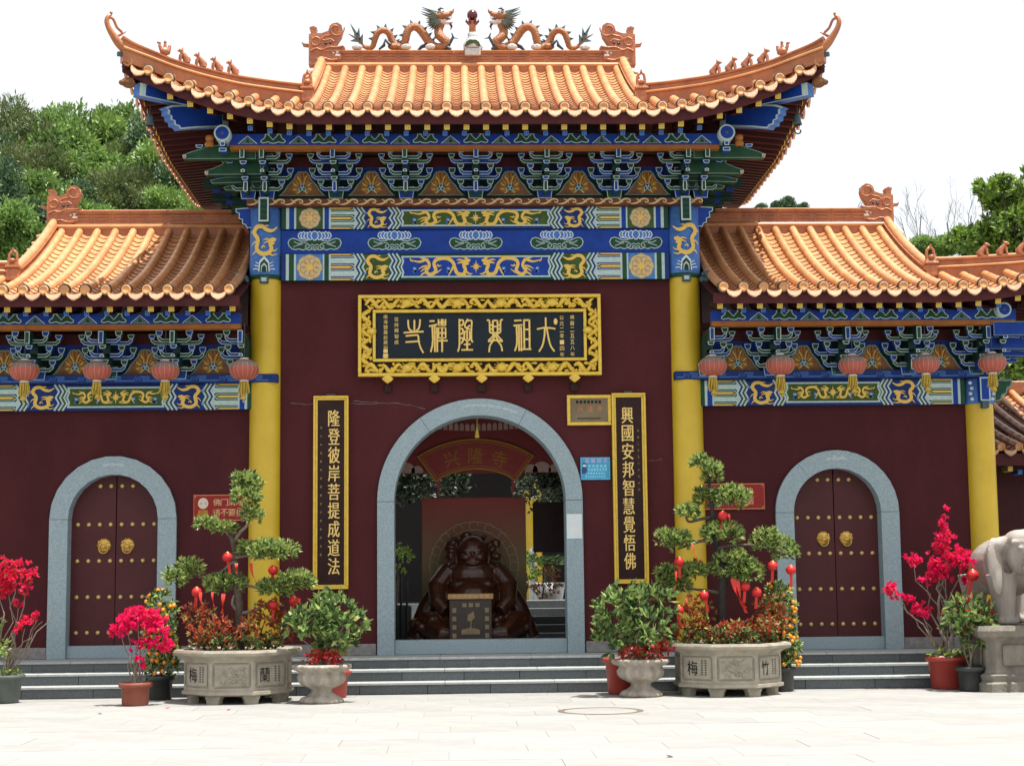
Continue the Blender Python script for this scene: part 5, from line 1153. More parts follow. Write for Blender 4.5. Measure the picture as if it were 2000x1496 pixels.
t = thing('paper_notice', 'blank white paper notice pasted on the right jamb of the main arch', 'notice', (1.315, -.066, 2.14)); MB().box(-.105, .105, -.004, 0, -.168, .168, 'paper').build('sheet', t)
def red_sign(label, cx, cz, W, l1, l2, fig):
    t = thing('red_notice', label, 'sign', (cx, -.012, cz), 0, 'red notices on the side walls')
    MB().bbox(-W, W, -.014, 0, -.185, .185, 'red_sign', .004).build('panel', t)
    m = MB(); m.ribbon([(-W+.015, -.17), (W-.015, -.17), (W-.015, .17), (-W+.015, .17)], .006, -.0155, 'cream', True)
    for ex in (-1, 1):
        for ez in (-1, 1): m.ribbon([(ex*(W-.04), ez*.17), (ex*(W-.04), ez*.145), (ex*(W-.015), ez*.145)], .006, -.0155, 'cream')
    m.build('border', t)
    x0 = -W+.30 if fig else -W+.12
    n = max(len(l1), len(l2)); d = (2*W-.10-(x0+W))/n
    for i, ch in enumerate(l1): O('print', text_mesh(ch, 'cream', .10, .095), t, (x0+d*(i+.5)-.03, -.0155, .075))
    for i, ch in enumerate(l2): O('print', text_mesh(ch, 'cream', .10, .095), t, (x0+d*(i+.5)-.03, -.0155, -.065))
    if fig:
        m = MB(); m.flat([(-W+.14+.07*math.cos(a), .06+.075*math.sin(a)) for a in np.linspace(0, 6.1, 18)], -.0155, 'skin_print'); m.flat([(-W+.14-.085, -.15), (-W+.14+.085, -.15), (-W+.14+.06, -.03), (-W+.14-.06, -.03)], -.0155, 'gold_deep')
        for e in (-1, 1): m.ribbon([(-W+.14+e*.03-.016, .055), (-W+.14+e*.03, .062), (-W+.14+e*.03+.016, .055)], .006, -.0165, 'ink')
        m.build('printed_figure', t)
red_sign('red notice with yellow characters and a printed bald figure, behind the left bonsai', -3.42, 2.44, .46, '佛门清净', '请不要抽烟', True)
red_sign('red notice with yellow characters, mostly hidden behind the right bonsai', 3.50, 2.53, .46, '佛门净地', '请勿吸烟', False)

# ------------------------------------------------------------------ hanging lanterns
def make_lantern():
    m = MB(); seg = 36; prof = []
    for i in range(13):
        a = -PI/2+PI*(.09+.82*i/12); prof.append((.195*math.cos(a)**.85, .142*math.sin(a)))
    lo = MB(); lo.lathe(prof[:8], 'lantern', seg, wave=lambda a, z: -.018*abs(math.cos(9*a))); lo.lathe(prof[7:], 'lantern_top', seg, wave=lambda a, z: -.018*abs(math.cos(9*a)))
    ribs = MB()
    for k in range(18):
        a = PI*2*(k+.5)/18; ribs.tube([(r*1.003*math.cos(a), r*1.003*math.sin(a), z) for r, z in prof[1:10]], .0028, 'lantern_rib', 4, caps=False)
    cap = MB(); cap.lathe([(0, .155), (.055, .155), (.06, .135), (.06, .125)], 'lantern_cap', 18); cap.lathe([(.055, -.135), (.06, -.14), (.06, -.16), (0, -.162)], 'lantern_cap', 18)
    ts = MB()
    for k in range(26):
        a = k*2.4; r = .055*math.sqrt((k+.5)/26); L = rnd.uniform(.15, .2); ts.tube([(r*math.cos(a), r*math.sin(a), -.16), (r*1.25*math.cos(a), r*1.25*math.sin(a), -.16-L*.5), (r*1.5*math.cos(a)+rnd.uniform(-.012, .012), r*1.4*math.sin(a), -.16-L)], [.011, .010, .006], 'tassel', 4)
    t2 = MB(); t2.tube([(0.01, -.01, -.3), (.0, -.02, -.40)], [.02, .045], 'tassel', 8); t2.tube([(0.01, -.01, -.3), (.01, -.02, -.44)], .012, 'tassel', 5)
    co = MB(); co.tube([(0, 0, .15), (0, 0, .62)], .005, 'iron', 5)
    return [('shade', lo.mesh('shade')), ('ribs', ribs.mesh('ribs')), ('cap_ring', cap.mesh('cap_ring')), ('tassel', ts.mesh('tassel')), ('tassel_tail', t2.mesh('tassel_tail')), ('cord', co.mesh('cord'))]
LP = make_lantern()
for i, (x, y, lab) in enumerate(((48, 724, 'faded red lantern at the far left end of the left lantern row'), (190, 724, 'faded red lantern, second from the left in the left lantern row'), (323, 724, 'faded red lantern, third from the left in the left lantern row'), (477, 722, 'faded red lantern hanging closest to the left yellow column'),
                                 (1392, 715, 'faded red lantern hanging closest to the middle right yellow column'), (1524, 713, 'faded red lantern, second from the left in the right lantern row'), (1665, 713, 'faded red lantern in the middle of the right lantern row'), (1808, 711, 'faded red lantern, fourth from the left in the right lantern row'), (1938, 709, 'faded red lantern at the far right end of the right lantern row'))):
    p = at(x, y, -.92); t = thing('lantern', lab, 'lantern', p, rnd.uniform(-1, 1), 'lanterns under the side eaves'); t.scale = (rnd.uniform(.92, 1.0),)*3
    for n, me in LP: O(n, me, t)

# ------------------------------------------------------------------ inside the gate
scr = thing('screen_panel', 'tall printed screen panel standing behind the wooden statue', 'screen', (-.03, 2.75, PZ))
MB().bbox(-.80, .80, 0, .05, 0, 2.25, 'screen', .008).build('panel', scr)
m = MB()
for k in range(5): m.ribbon([((.2+.12*k)*math.cos(t), 1.2+(.2+.12*k)*math.sin(t)) for t in np.linspace(0, 2*PI, 40)[:-1]], .012, -.003, 'screen_line', True)
for k in range(16): a = k*PI/8; m.ribbon([(.62*math.cos(a)+.07*math.cos(t), 1.2+.62*math.sin(a)+.07*math.sin(t)) for t in np.linspace(0, 5.5, 12)], .012, -.004, 'screen_line')
m.build('ornament', scr)
bn = thing('fan_banner', 'red printed banner with a gold-edged fan panel hung inside the main arch', 'banner', (0, 2.2, 0))
MB().box(-1.35, 1.35, 0, .02, 3.02, 4.2, 'banner_red').build('banner_cloth', bn)
m = MB()
for k in range(30):                                     # printed roofs and scallops
    x = -1.2+k*.083; m.flat([(x-.03, 3.66+.12*abs(x)**1.6*.5), (x+.03, 3.66+.12*abs(x)**1.6*.5), (x+.03, 3.74+.06*abs(x)), (x, 3.77+.06*abs(x)), (x-.03, 3.74+.06*abs(x))], -.003, 'banner_pale')
for k in range(18): x = -.55+k*.065; m.flat([(x-.02, 3.98), (x+.02, 3.98), (x+.02, 4.03), (x-.02, 4.03)], -.003, 'banner_pale')
for x, r in ((-1.05, .14), (-.88, .09), (1.0, .14), (.84, .1), (1.2, .1), (-1.22, .1)): m.flat([(x+r*math.cos(a), 3.05+max(-.02, r*math.sin(a))) for a in np.linspace(0, 2*PI, 20)[:-1]], -.003, 'banner_pale')
m.build('print', bn)
fan = MB(); cz = 1.92; ro_, ri_ = 1.66, 1.30
arc = lambda r, n=20: [(r*math.sin(a), cz+r*math.cos(a)) for a in np.linspace(-.565, .565, n)]
fo = arc(ro_)+[(.62, cz+1.03)]+[(r_[0]*.62/.70, r_[1]) for r_ in arc(ri_)[::-1]]+[(-.62, cz+1.03)]
fo = [(r*math.sin(a), cz+r*math.cos(a)) for r, a in [(1.62, a) for a in np.linspace(-.58, .58, 20)]]+[(.60, cz+.96)]+[(1.15*math.sin(a), cz+1.15*math.cos(a)) for a in np.linspace(.44, -.44, 14)]+[(-.60, cz+.96)]
fan.oprism(fo, -.05, -.02, .028, 'fabric_red', 'gold_deep'); q = inset(ccw(fo), .055); fan.ribbon(q, .010, -.053, 'gold_deep', True); fb = fan.build('fan_panel', bn)
for i, ch in enumerate('兴隆寺'): O('gilded_character', text_mesh(ch, 'gold_deep', .22, .24), fb, (-.36+i*.36, -.054, cz+(1.36 if i == 1 else 1.31)), (0, (-.22 if i == 0 else .22 if i == 2 else 0), 0))
for e in (-1, 1): MB().box(e*.56-.02, e*.56+.02, -.02, 0, 2.72, 2.95, 'fabric_red').build('stay', bn)
tl = thing('hanging_tassel', 'gold tassel hanging from the crown of the main arch', 'tassel', (.0, .25, 3.66))
m = MB(); m.tube([(0, 0, 0), (0, 0, -.14)], .006, 'tassel', 5); m.tube([(0, 0, -.13), (0, 0, -.18), (0, 0, -.27)], [.012, .022, .035], 'tassel', 8); m.build('cord_and_fringe', tl)
# laughing seated figure carved in wood
st = thing('wooden_statue', 'dark polished wood statue of a laughing seated big-bellied figure inside the arch', 'statue', (-.06, 2.1, PZ)); O('carved_figure', STATUE, st, (0, 0, .0), (0, 0, 0), 1.08)
db = thing('donation_box', 'dark box with a printed lotus in front of the wooden statue', 'box', (-.10, 1.35, PZ))
MB().bbox(-.31, .31, 0, .4, 0, .72, 'box_wood', .01).build('body', db); MB().bbox(-.33, .33, -.03, .05, .72, .80, 'sign_board', .008).build('top_board', db)
m = MB()
for k in range(7): m.flat([(-.27+k*.08, .742), (-.215+k*.08, .742), (-.215+k*.08, .782), (-.27+k*.08, .782)], -.033, 'cream')
for e in (-1, 1):
    for k in range(4): m.flat([(e*.235-.028, .17+k*.12), (e*.235+.028, .17+k*.12), (e*.235+.028, .235+k*.12), (e*.235-.028, .235+k*.12)], -.003, 'letter_dim')
for k in range(3): m.flat([(-.12+k*.095, .61), (-.06+k*.095, .61), (-.06+k*.095, .665), (-.12+k*.095, .665)], -.003, 'letter_dim')
for dx in (-.09, -.05, 0, .05, .09): m.flat([(dx-.04, .22), (dx+.04, .22), (dx+.045, .28), (dx, .335-abs(dx)*.4), (dx-.045, .28)], -.003-.0005*(.1-abs(dx))*10, 'letter_dim')
m.ribbon([(0, .33), (.01, .40)], .012, -.004, 'letter_dim'); m.flat([(-.05, .42), (0, .40), (.06, .46), (.04, .55), (0, .52), (-.04, .5)], -.003, 'letter_dim'); m.build('print', db)
# ------------------------------------------------------------------ foliage helpers
def unit(n): v = rng.normal(size=(n, 3)); return v/np.linalg.norm(v, axis=1, keepdims=True)
def leaves(pos, dirs, L, W, mats, probs=None, fold=.25, jitter=.35):
    """pos (n,3), dirs (n,3): one folded leaf each -> mesh"""
    n = len(pos); d = dirs/np.linalg.norm(dirs, axis=1, keepdims=True); r = unit(n); s = np.cross(d, r); s /= np.maximum(1e-6, np.linalg.norm(s, axis=1, keepdims=True)); u = np.cross(s, d)
    L = L*(1+rng.uniform(-jitter, jitter, (n, 1))); W = W*(1+rng.uniform(-jitter, jitter, (n, 1)))
    v = np.stack([pos, pos+d*L*.45+s*W*.5+u*W*fold, pos+d*L, pos+d*L*.45-s*W*.5+u*W*fold], 1).reshape(-1, 3)
    i = np.arange(n)*4; f = np.stack([np.stack([i, i+1, i+2], 1), np.stack([i, i+2, i+3], 1)], 1).reshape(-1, 3)
    me = bpy.data.meshes.new('leaves'); me.vertices.add(len(v)); me.vertices.foreach_set('co', v.ravel().astype(np.float32))
    me.loops.add(f.size); me.loops.foreach_set('vertex_index', f.ravel().astype(np.int32)); me.polygons.add(len(f)); me.polygons.foreach_set('loop_start', np.arange(0, f.size, 3).astype(np.int32)); me.polygons.foreach_set('loop_total', np.full(len(f), 3, np.int32))
    for m in mats: me.materials.append(M[m])
    mi = rng.choice(len(mats), n, p=probs); me.polygons.foreach_set('material_index', np.repeat(mi, 2).astype(np.int32)); me.update(calc_edges=True); me.validate()
    return me
def shell(n, c, r, inner=.55, up=-.35):                 # points in an ellipsoid shell, mostly the upper side
    d = unit(n*3); d = d[d[:, 2] > up-.3*rng.random(len(d))][:n]; k = rng.uniform(inner, 1, (len(d), 1))**.7
    return np.array(c)+d*k*np.array(r), d
def rosettes(centres, normals, per, spread):
    P = np.repeat(centres, per, 0); N = np.repeat(normals, per, 0); return P, N+unit(len(P))*spread
def cluster(name, parent, ells, n_per_area, L, W, mats, probs=None, per=6, spread=.9, inner=.55, up=-.35, loc=(0, 0, 0)):
    P = []; D = []
    for c, r in ells:
        a = r[0]*r[2]+r[0]*r[1]+r[1]*r[2]; n = max(6, int(a*n_per_area)); p, d = shell(n, c, r, inner, up); P.append(p); D.append(d)
    P = np.concatenate(P); D = np.concatenate(D); D = D+np.array((0, 0, .5)); D /= np.linalg.norm(D, axis=1, keepdims=True)
    P, D = rosettes(P, D, per, spread); return O(name, leaves(P, D, L, W, mats, probs), parent, loc)
def branchy(mb, a, b, r0, r1, m, wob=.06, n=5, seg=6):
    a, b = Vector(a), Vector(b); pts = []
    for i in range(n+1):
        t = i/n; k = math.sin(t*PI)*(b-a).length*wob; pts.append(a+(b-a)*t+Vector((rnd.uniform(-1, 1), rnd.uniform(-1, 1), rnd.uniform(-.5, .5)))*k)
    mb.tube(pts, lerp_list([r0, r1], n+1), m, seg); return pts

# ------------------------------------------------------------------ octagonal planters
def octa(r, rot=PI/8): return [(r/math.cos(PI/8)*math.cos(rot+k*PI/4), r/math.cos(PI/8)*math.sin(rot+k*PI/4)) for k in range(8)]
def planter(label, loc, left, right):
    t = thing('stone_planter', label, 'planter', loc, 0, 'octagonal stone planters'); t.scale = (1, 1, .86); b = MB(); vs = []; prof = [(.60, .11), (.645, .13), (.645, .17), (.62, .185), (.62, .60), (.655, .63), (.735, .665), (.745, .70), (.735, .735), (.66, .735), (.62, .70)]
    for r, z in prof: vs += [(x, y, z) for x, y in octa(r)]
    b.add(vs, [(i*8+k, i*8+(k+1) % 8, (i+1)*8+(k+1) % 8, (i+1)*8+k) for i in range(len(prof)-1) for k in range(8)]+[tuple(range(7, -1, -1))], 'carved_stone'); body = b.build('body', t)
    e = MB(); e.add([(x, y, .69) for x, y in octa(.64)], [tuple(range(8))], 'earth'); e.build('soil', t)
    for k in range(8):
        a = PI/8+k*PI/4; f = MB(); f.prism([(-.10, .12), (-.10, .085), (-.085, .06), (-.075, .0), (.075, 0), (.085, .06), (.10, .085), (.10, .12)], -.05, .05, 'carved_stone'); f.build('foot', t, (.56*math.cos(a), .56*math.sin(a), 0), (0, 0, a+PI/2))
    for k in range(8):
        a = -PI/2+k*PI/4; fr_ = MB(); w = .20; P = [(-w, .23), (-w-.02, .25), (-w-.02, .54), (-w, .56), (w, .56), (w+.02, .54), (w+.02, .25), (w, .23)]
        fr_.ribbon(P, .008, -.003, 'relief_line', True); fr_.ribbon([(x*.93, .395+(z-.395)*.9) for x, z in P], .004, -.003, 'relief_line', True)
        if k == 0 or k == 4:
            for q in range(9): x0, z0 = rnd.uniform(-.14, .1), rnd.uniform(.29, .5); fr_.tube([(x0+u*.12, -.004, z0+.03*math.sin(u*5+q)) for u in np.linspace(0, 1, 7)], lerp_list([.004, .009, .003], 7), 'carved_stone', 5)
            for q in range(16): fr_.ell((rnd.uniform(-.16, .16), -.003, rnd.uniform(.28, .51)), (.018, .008, .012), 'carved_stone', 7, 5)
            for q in range(10): x0, z0 = rnd.uniform(-.15, .1), rnd.uniform(.28, .5); fr_.ribbon([(x0+u*.08, z0+.025*math.sin(u*6+q)) for u in np.linspace(0, 1, 6)], .004, -.0035, 'relief_line')
        fo = fr_.build('panel', t, (.621*math.cos(a), .621*math.sin(a), 0), (0, 0, a+PI/2))
        if k in (1, 7):
            ch = left if k == 7 else right; O('character', text_mesh(ch, 'ink', .15, .2), fo, (-.09 if k == 1 else -.07, -.005, .395))
            ln = MB()
            for cx_ in (.07, .125):
                for q in range(7): ln.flat([(cx_-.012, .30+q*.032), (cx_+.012, .30+q*.032), (cx_+.012, .318+q*.032), (cx_-.012, .318+q*.032)], -.0045, 'ink_soft')
            ln.build('inscription', fo)
    return t
plY1, plY2 = -2.12, -2.0
p1 = at(466, 1320, plY1); p2 = at(1421, 1310, plY2)
planter('octagonal carved stone planter left of the main arch, under the bonsai with few leaf pads', (p1.x, plY1, 0), '梅', '蘭')
planter('octagonal carved stone planter right of the main arch, under the bonsai with many red ribbons', (p2.x, plY2, 0), '梅', '竹')
def bonsai(label, loc, ox, oy, k, trunk, branches, pads, dark):
    t = thing('bonsai_tree', label, 'tree', loc, 0, 'bonsai trees in the planters'); f = lambda p, y=0.0: Vector(((p[0]-ox)*k, y, .69+(oy-p[1])*k))
    m = MB(); pts = spline([f(p, .05*math.sin(i*1.7)) for i, p in enumerate(trunk)], 4); m.tube(pts, lerp_list([.07, .055, .045, .038, .03, .018], len(pts)), 'bark_dark' if dark else 'bark', 9); m.build('trunk', t)
    for b in branches:
        m = MB(); y1 = rnd.uniform(-.16, .16); q = spline([f(p, y1*i/(len(b)-1)) for i, p in enumerate(b)], 4); m.tube(q, lerp_list([.026, .02, .011], len(q)), 'bark_pale' if not dark else 'bark', 6); m.build('branch', t)
    for (x, y, rx, ry) in pads:
        yy = rnd.uniform(-.12, .12); c = f((x, y), yy); r = (rx*k*1.02, max(.13, min(rx*k*.85, .27)), ry*k*.98)
        ells = [((c.x, c.y, c.z), r)]
        for _ in range(4): ells.append(((c.x+rnd.uniform(-.75, .75)*r[0], c.y+rnd.uniform(-.6, .6)*r[1], c.z+rnd.uniform(-.25, .5)*r[2]), (r[0]*.4, r[1]*.5, r[2]*.55)))
        cluster('leaf_pad', t, ells, 950, .070, .027, ['leaf_bonsai', 'leaf_shrub', 'leaf_dark'], [.6, .22, .18], per=7, spread=.75, inner=.5, up=-.55)
    return t, f
KL = 1/2.878/157
bl, fl = bonsai('bonsai with a bare grey trunk and seven green leaf pads in the left planter', (p1.x, plY1, -.09), 405, 1095, KL, [(405, 1095), (408, 970), (405, 850), (398, 760), (382, 640), (376, 560), (366, 490), (345, 452)],
   [[(366, 500), (410, 440), (450, 395), (440, 300)], [(345, 455), (320, 430), (270, 405)], [(380, 580), (450, 570), (520, 570)], [(385, 610), (355, 615), (290, 665), (170, 690)], [(405, 735), (470, 742), (540, 765)], [(408, 890), (490, 872), (600, 810)], [(400, 760), (360, 745), (320, 740)], [(405, 880), (370, 840), (380, 790)]],
   [(435, 165, 78, 60), (435, 245, 70, 60), (470, 350, 52, 45), (222, 392, 58, 30), (318, 424, 68, 33), (450, 535, 70, 42), (600, 550, 130, 62), (60, 700, 55, 48), (135, 640, 70, 52), (325, 725, 108, 55), (600, 760, 85, 50), (720, 715, 105, 55)], False)
KR = 1/2.823/157
br, fr2 = bonsai('taller bonsai with a black trunk and red ribbons in the right planter', (p2.x, plY2, -.09), 815, 1095, KR, [(800, 1095), (792, 1000), (795, 830), (802, 720), (788, 600), (752, 480), (752, 400), (745, 300), (740, 180)],
   [[(745, 395), (690, 405), (620, 420), (600, 385)], [(745, 515), (650, 535), (550, 570)], [(780, 570), (850, 555), (980, 555), (1150, 600)], [(785, 815), (720, 800), (640, 790), (560, 760)], [(750, 330), (800, 320), (880, 320)], [(790, 740), (850, 700), (900, 690)]],
   [(690, 100, 42, 52), (760, 150, 42, 70), (745, 290, 75, 55), (860, 290, 95, 65), (610, 370, 65, 38), (800, 490, 105, 62), (500, 510, 70, 48), (560, 530, 60, 62), (850, 660, 110, 80), (930, 700, 90, 70), (1040, 540, 72, 78), (1155, 580, 58, 80), (500, 720, 62, 62), (560, 765, 60, 60), (665, 690, 80, 50)], True)
# underplanting in the planters
def underplant(label, loc, ells, mats, probs, tall):
    t = thing('red_shrub', label, 'shrub', loc, 0, 'red-leaved shrubs in the planters'); m = MB()
    for c, r in tall: branchy(m, (c[0]*.6, c[1]*.6, .69), c, .012, .005, 'bark', .08)
    m.build('stems', t); cluster('crown', t, [(c, r) for c, r in tall], 650, .060, .026, mats, probs, per=6, spread=1.0, inner=.2, up=-.9); cluster('low_leaves', t, ells, 700, .06, .026, ['leaf_dark', 'leaf_shrub', 'leaf_rust'], [.55, .2, .25], per=6, spread=1.0, up=-.8)
underplant('rust red shrub filling the left planter under the bonsai', (p1.x, plY1, -.09), [((x, y, .76), (.16, .16, .12)) for x, y in ((-.42, -.2), (-.15, -.4), (.15, -.42), (.42, -.2), (.3, .2), (-.3, .2), (0, -.1))], ['leaf_rust', 'leaf_red', 'leaf_bonsai'], [.5, .35, .15],
   [((-.48, -.1, 1.12), (.19, .16, .17)), ((-.24, -.25, .96), (.2, .18, .16)), ((.36, .0, 1.12), (.24, .2, .2)), ((.14, -.25, .95), (.18, .16, .14)), ((.55, -.1, .98), (.16, .15, .18)), ((-.4, -.3, .88), (.16, .14, .12))])
underplant('rust and pink shrub filling the right planter under the bonsai', (p2.x, plY2, -.09), [((x, y, .76), (.16, .16, .12)) for x, y in ((-.42, -.2), (-.15, -.4), (.15, -.42), (.42, -.2), (.3, .2), (-.3, .2), (0, -.1))], ['leaf_rust', 'leaf_red', 'leaf_bonsai'], [.5, .3, .2],
   [((-.38, -.05, 1.08), (.24, .2, .22)), ((.54, .0, 1.06), (.22, .2, .24)), ((.4, -.2, .9), (.22, .2, .14)), ((.1, -.3, .88), (.22, .16, .12)), ((-.1, -.3, .86), (.2, .16, .1)), ((-.55, -.1, .88), (.14, .14, .14))])
# small red lanterns and ribbons hung in the bonsai
sl_ = [('globe', MB().lathe([(.02, .055), (.045, .045), (.062, .012), (.062, -.012), (.045, -.045), (.02, -.055), (0, -.056)], 'lantern_red', 14, wave=lambda a, z: .03*math.cos(7*a)).mesh('globe')), ('cap', MB().lathe([(0, .066), (.022, .064), (.022, .05)], 'gold_brass', 10).mesh('cap')), ('tag', MB().box(-.018, .018, -.002, .002, -.20, -.05, 'ribbon').mesh('tag'))]
def small_lantern(label, p, n, sz=1.0):
    t = thing('small_lantern', label, 'lantern', p, rnd.uniform(-.6, .6), n); t.scale = (sz,)*3
    for nm, me in sl_: o = O(nm, me, t); o.rotation_euler = (0, rnd.uniform(-.25, .25) if nm == 'tag' else 0, 0)
for i, (x, y, lab) in enumerate(((345, 580, 'small red lantern against the upper trunk of the left bonsai'), (598, 655, 'small red lantern under the right middle pad of the left bonsai'), (178, 770, 'small red lantern lowest on the left side of the left bonsai'), (600, 845, 'small red lantern under the lower right pad of the left bonsai'), (712, 822, 'small red lantern furthest right on the left bonsai'))): small_lantern(lab, Vector(bl.location)+fl((x, y), -.12), 'small lanterns on the bonsai')
for i, (x, y, lab) in enumerate(((800, 392, 'small red lantern highest on the right bonsai'), (552, 640, 'small red lantern below the upper left pad of the right bonsai'), (1068, 668, 'small red lantern second from the right on the right bonsai'), (1168, 692, 'small red lantern furthest right on the right bonsai'), (685, 825, 'small red lantern in front of the yellow column on the right bonsai'), (545, 905, 'small red lantern lowest on the left of the right bonsai'), (912, 780, 'small red lantern beside the long ribbons of the right bonsai'), (975, 812, 'small red lantern lowest on the right of the right bonsai'))): small_lantern(lab, Vector(br.location)+fr2((x, y), -.16), 'small lanterns on the bonsai')
def ribbon_strip(label, p, L, w, sway, grp):
    pts = [Vector((sway*t*t, -.02*math.sin(t*5), -L*t)) for t in np.linspace(0, 1, 8)]; m = MB(); vs = []
    for i, q in enumerate(pts): c = math.cos(i*.35); s = math.sin(i*.35)*.4; vs += [q+Vector((w/2*c, w/2*s, 0)), q-Vector((w/2*c, w/2*s, 0))]
    m.add(vs, [(2*i, 2*i+1, 2*i+3, 2*i+2) for i in range(7)], 'ribbon', True); o = m.build('red_ribbon', None, p); tag(o, label, 'ribbon', grp)
for i, (x, y, L, w, sw, lab) in enumerate(((845, 735, .36, .07, .14, 'widest red ribbon under the lowest pad of the right bonsai'), (870, 745, .40, .05, .10, 'long red ribbon right behind the widest one on the right bonsai'), (625, 545, .22, .03, .08, 'thin red ribbon crossing the yellow column on the right bonsai'), (530, 690, .24, .03, -.01, 'thin red ribbon at the far left of the right bonsai'), (585, 840, .16, .02, .06, 'short thin ribbon over the left shrub of the right planter'), (830, 380, .16, .03, .05, 'short ribbon by the red notice on the right bonsai'))):
    ribbon_strip(lab, Vector(br.location)+fr2((x, y), -.2), L, w, sw, 'ribbons tied in the bonsai')
for i, (x, y, L, w, sw, lab) in enumerate(((480, 615, .30, .04, .10, 'long red ribbon crossing the yellow column on the left bonsai'), (400, 615, .12, .04, .0, 'short red ribbon by the trunk of the left bonsai'), (205, 770, .24, .04, .04, 'red ribbon at the far left of the left bonsai'), (270, 770, .18, .03, .02, 'red ribbon under the lower left pad of the left bonsai'), (330, 780, .24, .05, -.02, 'red ribbon left of the lower trunk of the left bonsai'), (745, 810, .16, .03, .06, 'red ribbon at the far right of the left bonsai'))):
    ribbon_strip(lab, Vector(bl.location)+fl((x, y), -.2), L, w, sw, 'ribbons tied in the bonsai')

# ------------------------------------------------------------------ urns with shrubs
def urn(label, loc):
    t = thing('stone_urn', label, 'urn', loc, 0, 'fluted stone urns'); t.scale = (1, 1, .85); m = MB()
    fl_ = lambda a, z: (.035*math.cos(16*a) if .17 < z < .40 else .03*math.cos(12*a) if z > .44 else .02*math.cos(16*a) if z < .1 else 0)
    m.lathe([(0, 0), (.25, 0), (.265, .03), (.24, .07), (.18, .10), (.125, .15), (.12, .185), (.17, .215), (.245, .26), (.28, .31), (.285, .37), (.265, .415), (.27, .43), (.325, .455), (.352, .49), (.345, .525), (.305, .535), (.26, .52), (.24, .46)], 'urn_stone', 64, wave=fl_); m.build('bowl', t)
    e = MB(); e.lathe([(.27, .49), (0, .50)], 'earth', 24); e.build('soil', t); return t
def shrub(name, label, cat, loc, z0, stems, ells, mats, probs, L, W, n, grp=None, bark='bark_pale', per=5, extra=None):
    t = thing(name, label, cat, loc, 0, grp); m = MB()
    for a, b, r in stems: branchy(m, a, b, r, r*.45, bark, .07)
    m.build('stems', t); cluster('crown', t, ells, n, L, W, mats, probs, per=per, spread=1.0, inner=.45, up=-.75)
    if extra: extra(t)
    return t
u1 = at(628, 1350, -2.6); u2 = at(1252, 1340, -2.25)
urn('fluted stone urn beside the left planter', (u1.x, -2.6, 0)); urn('fluted stone urn beside the right planter', (u2.x, -2.25, 0))
def redflowers(t):
    cluster('red_flowers', t, [((.0, -.12, .60), (.24, .16, .10)), ((.1, -.05, .62), (.2, .18, .10))], 900, .035, .028, ['leaf_red', 'bract_red'], [.7, .3], per=5, spread=1.2, inner=.2, up=-.6)['kind'] = 'stuff'
stm = [((rnd.uniform(-.06, .06), 0, .5), (rnd.uniform(-.3, .3), rnd.uniform(-.2, .2), rnd.uniform(.8, 1.1)), .011) for _ in range(9)]
shrub('leafy_shrub', 'glossy green shrub with red flowers at its foot in the left urn', 'shrub', (u1.x, -2.6, -.075), .5, stm, [((-.12, 0, 1.05), (.27, .25, .22)), ((.12, 0, 1.18), (.25, .25, .2)), ((.2, -.05, .95), (.22, .22, .2)), ((.42, 0, 1.02), (.12, .12, .12)), ((-.3, 0, .98), (.14, .14, .13)), ((.15, .1, .74), (.22, .18, .14))], ['leaf_shrub', 'leaf_bonsai', 'leaf_dark'], [.5, .2, .3], .11, .058, 300, 'shrubs in the urns', extra=redflowers)
shrub('leafy_shrub', 'wider glossy green shrub with dark red leaves at its foot in the right urn', 'shrub', (u2.x, -2.25, -.075), .5, stm, [((-.28, 0, 1.10), (.3, .27, .26)), ((.12, 0, 1.15), (.34, .3, .27)), ((.1, -.1, .88), (.3, .28, .2)), ((-.34, 0, .82), (.25, .22, .24)), ((-.12, 0, .78), (.2, .2, .2)), ((-.18, 0, 1.34), (.14, .14, .12))], ['leaf_shrub', 'leaf_dark', 'leaf_bonsai'], [.45, .4, .15], .115, .058, 210, 'shrubs in the urns', extra=lambda t: cluster('red_leaves', t, [((.05, -.1, .60), (.32, .2, .12)), ((.2, -.05, .66), (.22, .18, .12))], 700, .05, .035, ['leaf_red', 'leaf_rust', 'bract_red'], [.6, .25, .15], per=5, spread=1.2, inner=.2, up=-.6))

# ------------------------------------------------------------------ flower pots
def pot(label, loc, r0, r1, h, m, rim=.02, grp='flower pots'):
    t = thing('flower_pot', label, 'pot', loc, 0, grp); b = MB(); b.lathe([(0, 0), (r0, 0), (r0+.01, .02), (r1-.012, h-.06), (r1+rim, h-.055), (r1+rim+.005, h-.01), (r1+rim-.005, h), (r1-.015, h-.005), (r1-.03, h-.06)], m, 32); b.build('body', t)
    e = MB(); e.lathe([(r1-.02, h-.05), (0, h-.035)], 'earth', 20); e.build('soil', t); return t
def bougain(label, loc, stems, ells, mats, probs, n=520, z0=.25, L=.05, greens=None):
    t = thing('bougainvillea', label, 'shrub', loc, 0, 'potted bougainvilleas'); m = MB()
    for a, b, r in stems: branchy(m, a, b, r, r*.4, 'bark_pale', .08, 6)
    m.build('stems', t); cluster('blossom', t, ells, n, L, L*.8, mats, probs, per=7, spread=1.3, inner=.15, up=-1.2)
    if greens: cluster('leaves', t, greens, 420, .06, .03, ['leaf_bonsai', 'leaf_shrub', 'leaf_lime'], [.4, .4, .2], per=5, spread=1.1, inner=.3, up=-.8)
    return t
q = at(264, 1370, -2.65); pr = (q.x, -2.65, 0); pot('small terracotta pot standing in front of the left side door', pr, .145, .175, .27, 'terracotta')
